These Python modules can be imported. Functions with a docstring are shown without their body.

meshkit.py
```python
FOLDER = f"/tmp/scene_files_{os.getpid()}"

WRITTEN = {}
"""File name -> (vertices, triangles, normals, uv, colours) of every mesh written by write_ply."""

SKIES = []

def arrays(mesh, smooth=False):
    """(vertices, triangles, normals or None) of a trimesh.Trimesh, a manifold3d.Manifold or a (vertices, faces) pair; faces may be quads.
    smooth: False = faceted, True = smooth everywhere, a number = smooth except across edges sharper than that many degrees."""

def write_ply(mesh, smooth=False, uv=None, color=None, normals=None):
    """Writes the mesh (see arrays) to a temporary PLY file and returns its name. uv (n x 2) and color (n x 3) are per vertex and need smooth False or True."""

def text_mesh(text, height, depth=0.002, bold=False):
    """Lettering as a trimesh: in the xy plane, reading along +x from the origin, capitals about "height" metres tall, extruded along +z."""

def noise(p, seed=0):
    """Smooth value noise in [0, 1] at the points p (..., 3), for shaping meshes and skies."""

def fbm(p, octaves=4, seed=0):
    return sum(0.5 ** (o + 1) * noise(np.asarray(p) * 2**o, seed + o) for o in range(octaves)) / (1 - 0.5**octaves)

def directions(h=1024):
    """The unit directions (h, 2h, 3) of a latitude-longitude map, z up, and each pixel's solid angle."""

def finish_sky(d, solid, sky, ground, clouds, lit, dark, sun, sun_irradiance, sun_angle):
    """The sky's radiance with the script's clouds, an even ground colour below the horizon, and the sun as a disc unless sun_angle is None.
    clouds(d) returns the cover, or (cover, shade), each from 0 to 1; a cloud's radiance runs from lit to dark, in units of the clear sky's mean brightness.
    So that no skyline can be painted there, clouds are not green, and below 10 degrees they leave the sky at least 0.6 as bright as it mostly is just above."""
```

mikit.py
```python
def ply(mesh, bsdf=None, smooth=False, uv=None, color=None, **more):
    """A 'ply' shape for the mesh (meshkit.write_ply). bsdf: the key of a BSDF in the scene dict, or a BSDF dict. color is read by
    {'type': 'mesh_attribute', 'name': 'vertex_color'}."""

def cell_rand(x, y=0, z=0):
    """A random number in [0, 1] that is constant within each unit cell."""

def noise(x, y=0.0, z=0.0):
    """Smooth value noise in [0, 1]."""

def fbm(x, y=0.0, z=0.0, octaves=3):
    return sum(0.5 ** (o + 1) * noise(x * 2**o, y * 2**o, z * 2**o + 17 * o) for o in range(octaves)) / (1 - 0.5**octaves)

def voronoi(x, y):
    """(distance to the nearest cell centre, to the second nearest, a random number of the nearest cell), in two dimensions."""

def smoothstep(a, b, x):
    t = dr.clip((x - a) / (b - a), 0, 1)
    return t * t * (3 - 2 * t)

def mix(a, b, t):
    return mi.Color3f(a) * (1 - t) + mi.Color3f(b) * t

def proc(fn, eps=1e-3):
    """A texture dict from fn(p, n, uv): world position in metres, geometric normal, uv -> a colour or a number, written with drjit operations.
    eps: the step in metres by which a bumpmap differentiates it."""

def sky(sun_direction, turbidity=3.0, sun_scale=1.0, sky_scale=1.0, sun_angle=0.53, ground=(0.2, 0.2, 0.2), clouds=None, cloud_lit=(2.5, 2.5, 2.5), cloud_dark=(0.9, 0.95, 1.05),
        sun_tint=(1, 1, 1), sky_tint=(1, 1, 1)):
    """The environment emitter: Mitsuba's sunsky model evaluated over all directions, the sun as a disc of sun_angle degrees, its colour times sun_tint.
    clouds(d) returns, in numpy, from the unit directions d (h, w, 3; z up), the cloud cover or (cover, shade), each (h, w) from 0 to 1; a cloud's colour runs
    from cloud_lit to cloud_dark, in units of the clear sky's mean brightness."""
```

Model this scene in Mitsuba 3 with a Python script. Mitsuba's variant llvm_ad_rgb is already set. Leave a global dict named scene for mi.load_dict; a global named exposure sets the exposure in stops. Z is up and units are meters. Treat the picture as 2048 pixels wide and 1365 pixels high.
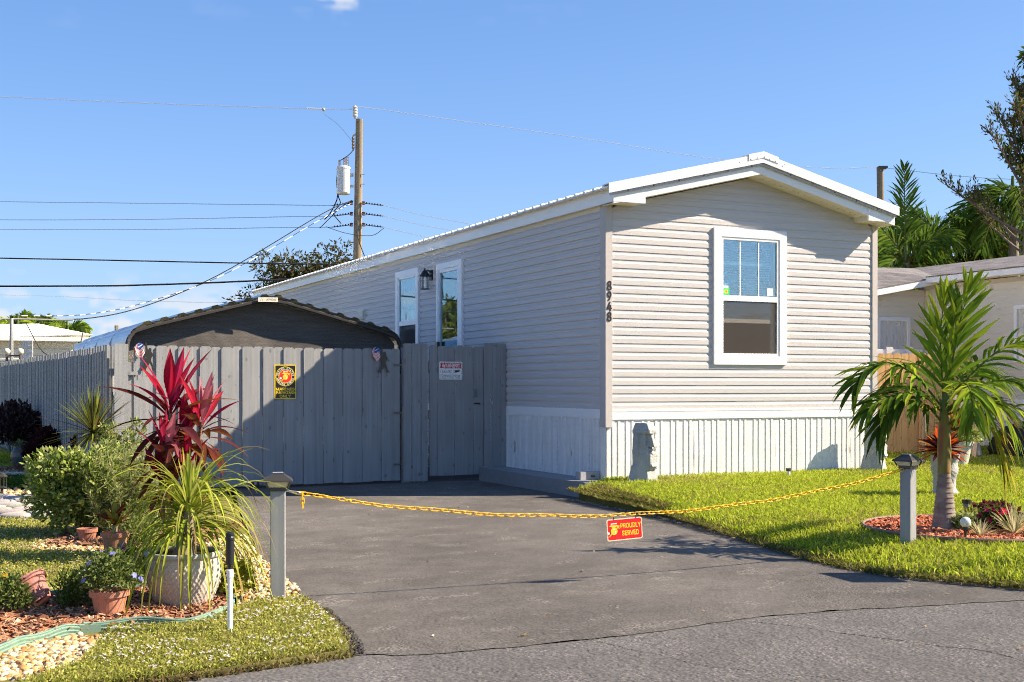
import math, random
import numpy as np, trimesh
import drjit as dr
import mitsuba as mi
import mikit, meshkit
from shapely.geometry import Polygon, Point, LineString
from mikit import noise, fbm, voronoi, cell_rand, smoothstep, mix

rng = np.random.default_rng(8948)
random.seed(8948)
T = mi.ScalarTransform4f
scene, labels = {}, {}

# ------------------------------------------------------------------ camera, sky, exposure
EYE = 1.32
scene['camera'] = {'type': 'perspective', 'fov': 45.67, 'fov_axis': 'x', 'near_clip': 0.05, 'far_clip': 2000.0,
                   'principal_point_offset_y': -0.0663,
                   'to_world': T().look_at(origin=[0, 0, EYE], target=[0, 10, EYE], up=[0, 0, 1])}
exposure = 2.95
SUN = (0.8118, 0.0162, 0.5837)


def cloud_cover(d):
    az = np.degrees(np.arctan2(d[..., 0], d[..., 1])); el = np.degrees(np.arcsin(np.clip(d[..., 2], -1, 1)))
    n = meshkit.fbm(np.stack([az * 0.35, el * 0.9, 0 * az], -1), 5, 3)
    n2 = meshkit.fbm(np.stack([az * 0.9 + 40, el * 2.2, 0 * az + 7], -1), 5, 9)
    low = np.clip((n2 - 0.44) * 5.5, 0, 1) * np.clip(1.2 - np.abs(el - 2.8) / 2.4, 0, 1) * 0.95
    wisp = np.clip((n2 - 0.44) * 5, 0, 1) * np.exp(-((az + 8.1) / 1.5) ** 2 - ((el - 17.7) / 0.75) ** 2)
    thin = np.clip((n - 0.62) * 2, 0, 1) * 0.25 * np.clip((el - 12) / 8, 0, 1)
    veil = 0.45 * np.exp(-np.clip(el, 0, 90) / 6.0)      # pale haze low in the sky
    return np.clip(np.maximum(np.maximum(low, wisp), np.maximum(thin, veil)), 0, 1)


scene['sky'] = mikit.sky(SUN, turbidity=3.0, ground=(0.14, 0.14, 0.12), clouds=cloud_cover, cloud_lit=(1.95, 2.05, 2.2),
                        sun_scale=1.15, sky_scale=0.66, sun_tint=(0.96, 1.0, 1.10), sky_tint=(0.76, 0.93, 1.20))

# ------------------------------------------------------------------ helpers
def key_for(name, parent=None):
    base = f'{parent}__{name}' if parent else name
    k, i = base, 0
    while k in scene or k in labels or k in _things:
        i += 1
        k = f'{base}_{i:03d}'
    return k


_things = set()


def thing(name, label, cat, group=None):
    k = key_for(name)
    _things.add(k)
    labels[k] = {'label': label, 'category': cat}
    if group:
        labels[k]['group'] = group
    return k


class MB:
    """collects vertices, faces and one colour per vertex"""
    def __init__(self):
        self.v, self.f, self.c, self.n = [], [], [], 0

    def add(self, v, f, c=(0.5, 0.5, 0.5)):
        v = np.asarray(v, float); f = np.asarray(f, int)
        if f.shape[1] == 4:
            f = np.vstack([f[:, [0, 1, 2]], f[:, [0, 2, 3]]])
        c = np.asarray(c, float)
        if c.ndim == 1:
            c = np.tile(c, (len(v), 1))
        self.v.append(v); self.f.append(f + self.n); self.c.append(c); self.n += len(v)
        return self

    def tm(self, m, c, M=None):
        v = np.asarray(m.vertices)
        if M is not None:
            v = v @ M[:3, :3].T + M[:3, 3]
        return self.add(v, m.faces, c)

    def box(self, x0, x1, y0, y1, z0, z1, c=(0.5, 0.5, 0.5), X=None):
        v = np.array([[x, y, z] for x in (x0, x1) for y in (y0, y1) for z in (z0, z1)], float)
        if X is not None:
            v = X(v)
        return self.add(v, BOXF, c)

    def tube(self, pts, r, c, n=6, cap=True):
        v, f = tube(pts, r, n, cap)
        return self.add(v, f, c)

    def lathe(self, prof, center, c, n=24, X=None):
        v, f = lathe(prof, n)
        v = v + np.asarray(center) if X is None else X(v)
        return self.add(v, f, c)

    def poly(self, pts2, depth, M, c):
        """polygon extruded along +z of its frame, placed by the 4x4 M"""
        g = pts2 if not isinstance(pts2, (list, np.ndarray)) else Polygon(pts2)
        if not g.is_valid:
            g = g.buffer(0)
        for p in getattr(g, 'geoms', [g]):
            if p.is_empty or p.geom_type != 'Polygon' or p.area < 1e-9:
                continue
            m = trimesh.creation.extrude_polygon(p, depth, engine='earcut')
            self.tm(m, c, M)
        return self

    def arrays(self):
        return np.vstack(self.v), np.vstack(self.f), np.vstack(self.c)


_plain = {}


def plain(kind, col):
    q = (kind, *(int(round(math.log(max(x, 0.004)) * 4.5)) for x in col))
    if q not in _plain:
        rgb = {'type': 'rgb', 'value': [float(x) for x in col]}
        _plain[q] = f'{kind}_{len(_plain):03d}'
        m = scene[kind]
        scene[_plain[q]] = {**m, 'base_color': rgb} if 'base_color' in m else {**m, 'b': {**m['b'], 'base_color': rgb}}
    return _plain[q]


BOXF = [[0, 1, 3, 2], [4, 6, 7, 5], [0, 4, 5, 1], [2, 3, 7, 6], [0, 2, 6, 4], [1, 5, 7, 3]]


def put(name, mb, bsdf, parent=None, smooth=False, label=None, cat=None, group=None, kind=None, nocol=False):
    k = key_for(name, parent)
    v, f, c = mb.arrays()
    if not nocol and np.ptp(c, axis=0).max() < 1e-6:      # one colour: a plain material shared by all pieces of that colour
        bsdf, nocol = plain(bsdf, c[0]), True
    scene[k] = mikit.ply((v, f), bsdf, smooth=smooth, color=None if nocol else c)
    if label or cat or group or kind:
        labels[k] = {a: b for a, b in (('label', label), ('category', cat), ('group', group), ('kind', kind)) if b}
    return k


def tube(pts, r, n=6, cap=True):
    pts = np.asarray(pts, float); k = len(pts)
    r = np.broadcast_to(np.asarray(r, float), (k,))
    t = np.gradient(pts, axis=0); t /= np.linalg.norm(t, axis=1, keepdims=True) + 1e-12
    up = np.array([0, 0, 1.0]) if abs(t[0, 2]) < 0.9 else np.array([1.0, 0, 0])
    a = np.cross(t[0], up); a /= np.linalg.norm(a)
    ang = np.arange(n) * 2 * np.pi / n
    V = []
    for i in range(k):
        a = a - t[i] * (a @ t[i]); a /= np.linalg.norm(a) + 1e-12
        b = np.cross(t[i], a)
        V.append(pts[i] + r[i] * (np.cos(ang)[:, None] * a + np.sin(ang)[:, None] * b))
    V = np.vstack(V); F = []
    for i in range(k - 1):
        for j in range(n):
            j2 = (j + 1) % n
            F.append([i * n + j, i * n + j2, (i + 1) * n + j2, (i + 1) * n + j])
    F = np.array(F); F = np.vstack([F[:, [0, 2, 1]], F[:, [0, 3, 2]]])
    if cap:
        V = np.vstack([V, pts[:1], pts[-1:]])
        F = np.vstack([F, [[k * n, j, (j + 1) % n] for j in range(n)], [[k * n + 1, (k - 1) * n + (j + 1) % n, (k - 1) * n + j] for j in range(n)]])
    return V, F


def lathe(prof, n=24):
    prof = np.asarray(prof, float); k = len(prof)
    a = np.arange(n) * 2 * np.pi / n
    V = np.concatenate([np.stack([p[0] * np.cos(a), p[0] * np.sin(a), np.full(n, p[1])], 1) for p in prof])
    F = [[i * n + j, i * n + (j + 1) % n, (i + 1) * n + (j + 1) % n, (i + 1) * n + j] for i in range(k - 1) for j in range(n)]
    return V, np.vstack([np.array(F)[:, [0, 1, 2]], np.array(F)[:, [0, 2, 3]]])


def frame(o, x, y):
    x = np.asarray(x, float); y = np.asarray(y, float)
    x = x / np.linalg.norm(x); y = y - x * (x @ y); y = y / np.linalg.norm(y)
    M = np.eye(4); M[:3, 0], M[:3, 1], M[:3, 2], M[:3, 3] = x, y, np.cross(x, y), o
    return M


def bez(p, n):
    """Catmull-Rom curve through the points p"""
    p = np.asarray(p, float)
    q = np.vstack([2 * p[0] - p[1], p, 2 * p[-1] - p[-2]])
    out = []
    for s in np.linspace(0, len(p) - 1, n):
        i = min(int(s), len(p) - 2); t = s - i
        a, b, c, d = q[i:i + 4]
        out.append(0.5 * (2 * b + (c - a) * t + (2 * a - 5 * b + 4 * c - d) * t * t + (3 * b - a - 3 * c + d) * t ** 3))
    return np.array(out)


def strip(mb, pts, w, side, col, fold=0.0):
    """a leaf: a strip along pts with half-widths w, across the direction side; fold lifts both edges"""
    pts = np.asarray(pts, float); k = len(pts)
    t = np.gradient(pts, axis=0); t /= np.linalg.norm(t, axis=1, keepdims=True) + 1e-12
    s = np.asarray(side, float) - t * (t @ np.asarray(side, float))[:, None]
    s /= np.linalg.norm(s, axis=1, keepdims=True) + 1e-12
    w = np.asarray(w, float)[:, None]
    if fold:
        nrm = np.cross(s, t)
        V = np.vstack([pts - s * w + nrm * w * fold, pts, pts + s * w + nrm * w * fold])
        F = [[a + i, a + i + 1, a + k + i + 1, a + k + i] for a in (0, k) for i in range(k - 1)]
    else:
        V = np.vstack([pts - s * w, pts + s * w])
        F = [[i, i + 1, k + i + 1, k + i] for i in range(k - 1)]
    col = np.asarray(col, float)
    if col.ndim == 2 and len(col) == k:
        col = np.vstack([col] * (3 if fold else 2))
    mb.add(V, F, col)


def tri_leaves(mb, P, D, L, Wd, col, S=None):
    """many two-triangle leaves: centres P, directions D, lengths L, half-widths Wd"""
    n = len(P)
    D = D / (np.linalg.norm(D, axis=1, keepdims=True) + 1e-9)
    if S is None:
        S = rng.normal(size=(n, 3))
    S = S - D * (S * D).sum(1, keepdims=True); S /= np.linalg.norm(S, axis=1, keepdims=True) + 1e-9
    L = np.broadcast_to(L, (n,))[:, None]; Wd = np.broadcast_to(Wd, (n,))[:, None]
    V = np.stack([P, P + D * L * 0.5 - S * Wd, P + D * L, P + D * L * 0.5 + S * Wd], 1).reshape(-1, 3)
    i = np.arange(n)[:, None] * 4
    F = np.vstack([i + [0, 1, 2], i + [0, 2, 3]])
    mb.add(V, F, np.repeat(np.broadcast_to(col, (n, 3)), 4, 0))


def jit(c, s=0.12, n=None):
    c = np.asarray(c, float)
    if n is None:
        return np.clip(c * (1 + rng.normal(0, s)) * (1 + rng.normal(0, s * 0.35, 3)), 0.002, 0.95)
    return np.clip(c * (1 + rng.normal(0, s, (n, 1))) * (1 + rng.normal(0, s * 0.35, (n, 3))), 0.002, 0.95)


def pick(cols, n, s=0.15):
    cols = np.asarray(cols, float)
    return np.clip(cols[rng.integers(0, len(cols), n)] * (1 + rng.normal(0, s, (n, 1))), 0.002, 0.95)


def in_poly(poly, n):
    """n random points in a polygon"""
    g = Polygon(poly) if not hasattr(poly, 'contains') else poly
    import shapely
    x0, y0, x1, y1 = g.bounds
    out = np.zeros((0, 2))
    while len(out) < n:
        p = np.stack([rng.uniform(x0, x1, n * 2), rng.uniform(y0, y1, n * 2)], 1)
        out = np.vstack([out, p[shapely.contains_xy(g, p[:, 0], p[:, 1])]])
    return out[:n]


def text_shape(mb, text, height, M, c, width=1.0, depth=0.002, bold=True, center=True, fit=None):
    m = meshkit.text_mesh(text, height, depth, bold)
    v = np.array(m.vertices); v[:, 0] *= fit / np.ptp(v[:, 0]) if fit else width
    if center:
        v[:, 0] -= (v[:, 0].min() + v[:, 0].max()) / 2
    mb.add(v @ M[:3, :3].T + M[:3, 3], m.faces, c)
    return v[:, 0].min(), v[:, 0].max()


# ------------------------------------------------------------------ materials
VC = {'type': 'mesh_attribute', 'name': 'vertex_color'}


def principled(base, rough=0.7, spec=0.4, metal=0.0, **k):
    return {'type': 'twosided', 'b': {'type': 'principled', 'base_color': base, 'roughness': rough, 'specular': spec, 'metallic': metal, **k}}


scene['paint'] = principled(VC, 0.7, 0.35)
scene['gloss'] = principled(VC, 0.3, 0.5)
scene['metal'] = principled(VC, 0.35, 0.5, 0.9)
scene['leaf'] = {'type': 'principledthin', 'base_color': VC, 'roughness': 0.42, 'diff_trans': 0.75, 'spec_trans': 0.0, 'eta': 1.4}
scene['grass_leaf'] = {'type': 'principledthin', 'base_color': VC, 'roughness': 0.6, 'diff_trans': 0.8, 'spec_trans': 0.0, 'eta': 1.3}
scene['glass'] = {'type': 'thindielectric', 'int_ior': 1.6}
scene['glass_tint'] = {'type': 'thindielectric', 'int_ior': 2.7, 'specular_transmittance': {'type': 'rgb', 'value': [0.32, 0.48, 0.58]},
                       'specular_reflectance': {'type': 'rgb', 'value': [0.75, 0.95, 1.0]}}
scene['insect_mesh'] = {'type': 'mask', 'opacity': 0.55, 'b': principled({'type': 'rgb', 'value': [0.09, 0.08, 0.075]}, 0.8, 0.2)}


def bumped(inner, fn, scale=1.0, eps=1e-3):
    return {'type': 'twosided', 'b': {'type': 'bumpmap', 'scale': scale, 'tex': mikit.proc(fn, eps), 'b': inner['b']}}


def c_drive(p, n, uv):
    qx, qy = 0.8 * p.x + 0.6 * p.y, 0.8 * p.y - 0.6 * p.x
    big = fbm(qx * 0.9 + 3, qy * 1.3, 0, 3)
    fine = noise(p.x * 90, p.y * 90, 1)
    mid = fbm(qx * 5, qy * 6, 5, 2)
    scuff = smoothstep(0.68, 0.80, fbm(qx * 4.1, qy * 6.3, 12, 2)) * smoothstep(0.45, 0.7, fine)
    v = 0.092 * (0.70 + 0.55 * big) * (0.76 + 0.48 * fine) * (0.80 + 0.40 * mid) + 0.05 * scuff
    return mi.Color3f(v * 1.06, v * 0.985, v * 0.90)


def h_drive(p, n, uv):
    return 0.004 * noise(p.x * 110, p.y * 110, 0) + 0.004 * noise(p.x * 34, p.y * 34, 4)


CRACKS = [(0.3, 6.26, 1.05, 6.75, 0.004), (1.0, 6.72, 2.3, 7.26, 0.004), (2.3, 7.24, 3.4, 6.85, 0.003), (0.42, 6.28, 0.95, 5.72, 0.005),
          (0.95, 5.72, 1.5, 5.45, 0.004), (1.35, 6.85, 2.35, 6.05, 0.007), (2.35, 6.05, 2.75, 5.3, 0.008), (2.35, 6.05, 3.3, 5.75, 0.005)]


def c_street(p, n, uv):
    fine = noise(p.x * 75, p.y * 75, 1)
    stones = smoothstep(0.64, 0.84, noise(p.x * 120, p.y * 120, 7))
    big = fbm(p.x * 0.9, p.y * 0.9, 3, 2)
    wx = 0.13 * (fbm(p.x * 3, p.y * 3, 21, 3) - 0.5) + 0.016 * (fine - 0.5)
    wy = 0.13 * (fbm(p.x * 3, p.y * 3, 44, 3) - 0.5) + 0.016 * (fine - 0.5)
    th = 0.25 + 1.3 * noise(p.x * 6, p.y * 6, 9)
    c = mi.Float(0)
    for ax, ay, bx, by, w in CRACKS:                     # wandering cracks in the worn surface
        L = math.hypot(bx - ax, by - ay); ux, uy = (bx - ax) / L, (by - ay) / L
        qx, qy = p.x + wx - ax, p.y + wy - ay
        along = dr.clip(qx * ux + qy * uy, 0, L)
        d = dr.sqrt(dr.square(qx - along * ux) + dr.square(qy - along * uy))
        c = dr.maximum(c, 1 - smoothstep(w * 0.5 * th, w * 1.2 * th, d))
    v = 0.094 * (0.8 + 0.4 * big) * (0.70 + 0.55 * fine) + 0.07 * stones * smoothstep(0.42, 0.65, noise(p.x * 5, p.y * 5, 11))
    v = v * (1 - 0.85 * c)
    return mi.Color3f(v * 1.02, v * 0.98, v * 0.945)


def h_street(p, n, uv):
    return 0.004 * noise(p.x * 80, p.y * 80, 0) + 0.003 * noise(p.x * 37, p.y * 37, 4)


def grain(p, fz=1.2, fx=55.0):
    return fbm(p.x * fx, p.y * fx, p.z * fz, 2)


def c_grey_wood(p, n, uv):
    g = grain(p)
    k = smoothstep(0.88, 0.93, noise(p.x * 22, p.y * 22, p.z * 9 + 2))
    wear = noise(p.x * 7, p.y * 7, p.z * 3)
    v = 0.285 * (0.80 + 0.32 * g) * (1 - 0.35 * k) * (0.92 + 0.16 * wear)
    return mi.Color3f(v * 0.985, v * 1.015, v * 1.03)


def c_cedar(p, n, uv):
    g = grain(p, 1.6, 40)
    k = smoothstep(0.88, 0.93, noise(p.x * 20, p.y * 20, p.z * 9))
    return mix([0.56, 0.30, 0.11], [0.74, 0.47, 0.21], g) * (1 - 0.5 * k)


def c_pole(p, n, uv):
    return mix([0.16, 0.125, 0.085], [0.36, 0.30, 0.21], fbm(p.x * 16, p.y * 16, p.z * 0.7, 2))


def c_siding(p, n, uv):
    g = noise(p.x * 1.3, p.y * 1.3, p.z * 60)
    d = fbm(p.x * 2, p.y * 2, p.z * 2 + 8, 2)
    return mi.Color3f(0.505, 0.485, 0.475) * (0.95 + 0.06 * g + 0.04 * d)


def c_cloth(p, n, uv):
    w = fbm(p.x * 5, p.y * 5, p.z * 40, 2)
    th = noise(p.x * 70, p.y * 70, p.z * 220)
    v = 0.135 * (0.62 + 0.4 * w) * (0.6 + 0.8 * th)
    return mi.Color3f(v * 1.06, v * 0.98, v * 0.90)


def h_cloth(p, n, uv):
    return 0.05 * noise(p.x * 2.2, p.y * 2.2, p.z * 1.8) + 0.02 * noise(p.x * 7, p.y * 7, p.z * 5)


def c_stone(p, n, uv):
    g = fbm(p.x * 60, p.y * 60, p.z * 60, 2)
    b = noise(p.x * 8, p.y * 8, p.z * 8)
    v = 0.37 * (0.72 + 0.35 * g + 0.22 * b)
    return mi.Color3f(v * 0.98, v * 1.0, v * 0.985)


def h_stone(p, n, uv):
    return 0.006 * noise(p.x * 60, p.y * 60, p.z * 60)


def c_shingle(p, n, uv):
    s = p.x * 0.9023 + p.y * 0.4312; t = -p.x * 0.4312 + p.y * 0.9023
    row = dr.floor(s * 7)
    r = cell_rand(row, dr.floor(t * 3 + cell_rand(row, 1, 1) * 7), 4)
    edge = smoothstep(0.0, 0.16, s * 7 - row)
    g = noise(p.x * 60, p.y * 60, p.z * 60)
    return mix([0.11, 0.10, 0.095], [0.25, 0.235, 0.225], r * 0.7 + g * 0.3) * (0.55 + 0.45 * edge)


def c_soil(p, n, uv):
    g = fbm(p.x * 4, p.y * 4, 0, 2)
    f = noise(p.x * 60, p.y * 60, 3)
    return mix([0.07, 0.072, 0.022], [0.19, 0.165, 0.06], g * 0.7 + f * 0.3)


def c_crib(p, n, uv):
    g = noise(p.x * 5, p.y * 5, p.z * 30)
    return mi.Color3f(0.70, 0.70, 0.69) * (0.93 + 0.1 * g)


def c_step(p, n, uv):
    g = fbm(p.x * 14, p.y * 14, p.z * 14, 2)
    f = noise(p.x * 80, p.y * 80, p.z * 80)
    v = 0.215 * (0.82 + 0.22 * g + 0.12 * f)
    return mi.Color3f(v, v * 1.02, v * 1.06)


def c_roof(p, n, uv):
    g = noise(p.x * 3, p.y * 3, p.z * 3)
    return mi.Color3f(0.62, 0.64, 0.67) * (0.8 + 0.3 * g)


scene['driveway_asphalt'] = bumped(principled(mikit.proc(c_drive), 0.82, 0.3), h_drive)
scene['street_asphalt'] = bumped(principled(mikit.proc(c_street), 0.8, 0.3), h_street)
scene['grey_wood'] = principled(mikit.proc(c_grey_wood), 0.7, 0.3)
scene['cedar_wood'] = principled(mikit.proc(c_cedar), 0.75, 0.25)
scene['pole_wood'] = principled(mikit.proc(c_pole), 0.85, 0.2)
scene['vinyl'] = principled(mikit.proc(c_siding), 0.5, 0.4)
scene['shade_cloth'] = bumped(principled(mikit.proc(c_cloth), 0.9, 0.1), h_cloth, 1.0, 4e-3)
scene['stone'] = bumped(principled(mikit.proc(c_stone), 0.85, 0.2), h_stone)
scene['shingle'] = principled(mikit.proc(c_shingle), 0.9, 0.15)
scene['soil'] = principled(mikit.proc(c_soil), 0.95, 0.1)
scene['white_panel'] = principled(mikit.proc(c_crib), 0.5, 0.4)
scene['painted_concrete'] = principled(mikit.proc(c_step), 0.6, 0.35)
scene['galvanized'] = principled(mikit.proc(c_roof), 0.32, 0.5, 0.92)

WHITE = (0.78, 0.78, 0.77)
CREAM = (0.66, 0.61, 0.50)
BLACK = (0.012, 0.012, 0.013)

# ------------------------------------------------------------------ house axes: u along the front, v to the back
C0 = np.array([1.1424, 14.7, 0.0])
A = np.array([0.9023, 0.4312, 0.0])
D = np.array([-0.4312, 0.9023, 0.0])
Z = np.array([0, 0, 1.0])


def HW(v):
    v = np.asarray(v, float)
    return C0 + v[..., :1] * A + v[..., 1:2] * D + v[..., 2:3] * Z


def hb(mb, u0, u1, v0, v1, z0, z1, c=WHITE):
    return mb.box(u0, u1, v0, v1, z0, z1, c, HW)


def lap(pr, a, b, axis):
    """one course: planks overlap at a random joint where the run is long"""
    if b - a < 2.2:
        return [hprofile(MB(), pr, a, b, axis, WHITE)]
    out, x = [], a
    while x < b - 0.01:
        e = min(b, x + (rng.uniform(0.8, 3.6) if x == a else 3.66))
        if b - e < 0.5:
            e = b
        o = 0.0015 * (len(out) % 2)
        out.append(hprofile(MB(), [(q + (o if q > 0 else 0), h) for q, h in pr], x - 0.025 * (x > a), e, axis, WHITE))
        x = e
    return out


def hprofile(mb, prof, a, b, axis, c):
    """closed profile [(out, z)] run along the front (axis 'u', out towards the street) or the left side (axis 'v', out to the left)"""
    prof = np.asarray(prof, float); k = len(prof)
    def at(s):
        if axis == 'u':
            return np.stack([np.broadcast_to(s, k), -prof[:, 0], prof[:, 1]], 1)
        return np.stack([-prof[:, 0], np.broadcast_to(s, k), prof[:, 1]], 1)
    V = HW(np.vstack([at(a), at(b)]))
    F = [[i, (i + 1) % k, k + (i + 1) % k, k + i] for i in range(k)]
    mb.add(V, F, c)
    mb.add(HW(at(a)), [[0, i, i + 1] for i in range(1, k - 1)], c)
    mb.add(HW(at(b)), [[0, i + 1, i] for i in range(1, k - 1)], c)
    return mb


# ================================================================== GROUND
def flat(poly, z, bsdf, name, kind='structure', hole=None):
    g = Polygon(poly)
    v, f = trimesh.creation.triangulate_polygon(g, engine='earcut')
    v = np.column_stack([v, np.full(len(v), z)])
    n = np.cross(v[f[:, 1]] - v[f[:, 0]], v[f[:, 2]] - v[f[:, 0]])[:, 2]
    f = np.where((n < 0)[:, None], f[:, ::-1], f)
    return put(name, MB().add(v, f), bsdf, kind=kind, nocol=True)


flat([(-900, -900), (900, -900), (900, 900), (-900, 900)], -0.05, 'soil', 'ground')
JOINT = [(-40, 3.2), (-6, 3.9), (-2.6, 5.0), (-1.61, 5.42), (-1.27, 5.66), (-0.767, 5.978), (-0.308, 6.034), (0.235, 6.27), (0.571, 6.433), (1.36, 6.949), (2.0, 7.2), (2.525, 7.346), (3.17, 7.52), (4.6, 7.9), (9, 9.4), (40, 20)]
flat(JOINT[::-1] + [(-40, -12), (40, -12)], -0.004, 'street_asphalt', 'street')
DRV_L = [(-0.774, 6.034), (-0.887, 6.459), (-1.107, 7.102), (-1.349, 7.736), (-1.625, 8.515), (-1.962, 9.47), (-2.29, 10.63), (-2.907, 12.997), (-3.449, 15.143)]
_lr = [(0.80, 14.1), (0.867, 13.958), (1.027, 13.432), (1.542, 12.253), (1.834, 11.264), (2.033, 10.389), (2.224, 9.728), (2.347, 9.12), (2.554, 8.676), (2.703, 8.47), (2.965, 8.231), (3.337, 7.927), (3.9, 7.75)]
_p = np.array(LineString(_lr).segmentize(0.08).coords)
_p[:, 0] += 0.11 * (meshkit.fbm(np.column_stack([_p * 3.1, 0 * _p[:, :1]]), 4, 19) - 0.5)
LAWN_R = [tuple(q) for q in _p]
front = np.array(LineString([(-0.78, 5.96), (-0.308, 6.02), (0.235, 6.26), (0.571, 6.42), (1.36, 6.94), (2.0, 7.19), (2.525, 7.336), (3.17, 7.51), (4.4, 7.85)]).segmentize(0.02).coords)
front[:, 1] += 0.09 * (meshkit.fbm(np.column_stack([front * 7, 0 * front[:, :1]]), 4, 13) - 0.5)   # worn, ragged lip where the drive meets the street
flat([tuple(q) for q in front] + [(3.9, 9), (3, 12), (1.6, 14.3), (0.6, 15.2), (-1.5, 22), (-7, 21), (-5.3, 15.1), (-3.7, 15.3)] + DRV_L[::-1],
     0.0, 'driveway_asphalt', 'driveway')


_edge = LineString(LAWN_R)


def lawn_z(x, y):
    import shapely
    x, y = np.asarray(x, float), np.asarray(y, float)
    v = (x - C0[0]) * D[0] + (y - C0[1]) * D[1]
    d = shapely.distance(_edge, shapely.points(x, y))
    e = np.clip(d / 0.9, 0, 1); t = np.clip((v + 3.2) / 3.1, 0, 1)
    bank = np.clip((y - 10.5) / 2.5, 0, 1)
    return 0.018 + 0.045 * bank + (0.115 - 0.045 * bank) * e * (2 - e) + 0.05 * t * t * (3 - 2 * t) + 0.025 * (meshkit.noise(np.stack([x * 0.9, y * 0.9, 0 * x], -1)) - 0.5)


LAWN_R_POLY = LAWN_R + [(9, 9.6), (16, 12), (16, 30), (5, 30), (5.1, 17.2), (4.95, 16.55), (1.15, 14.75)]


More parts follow.
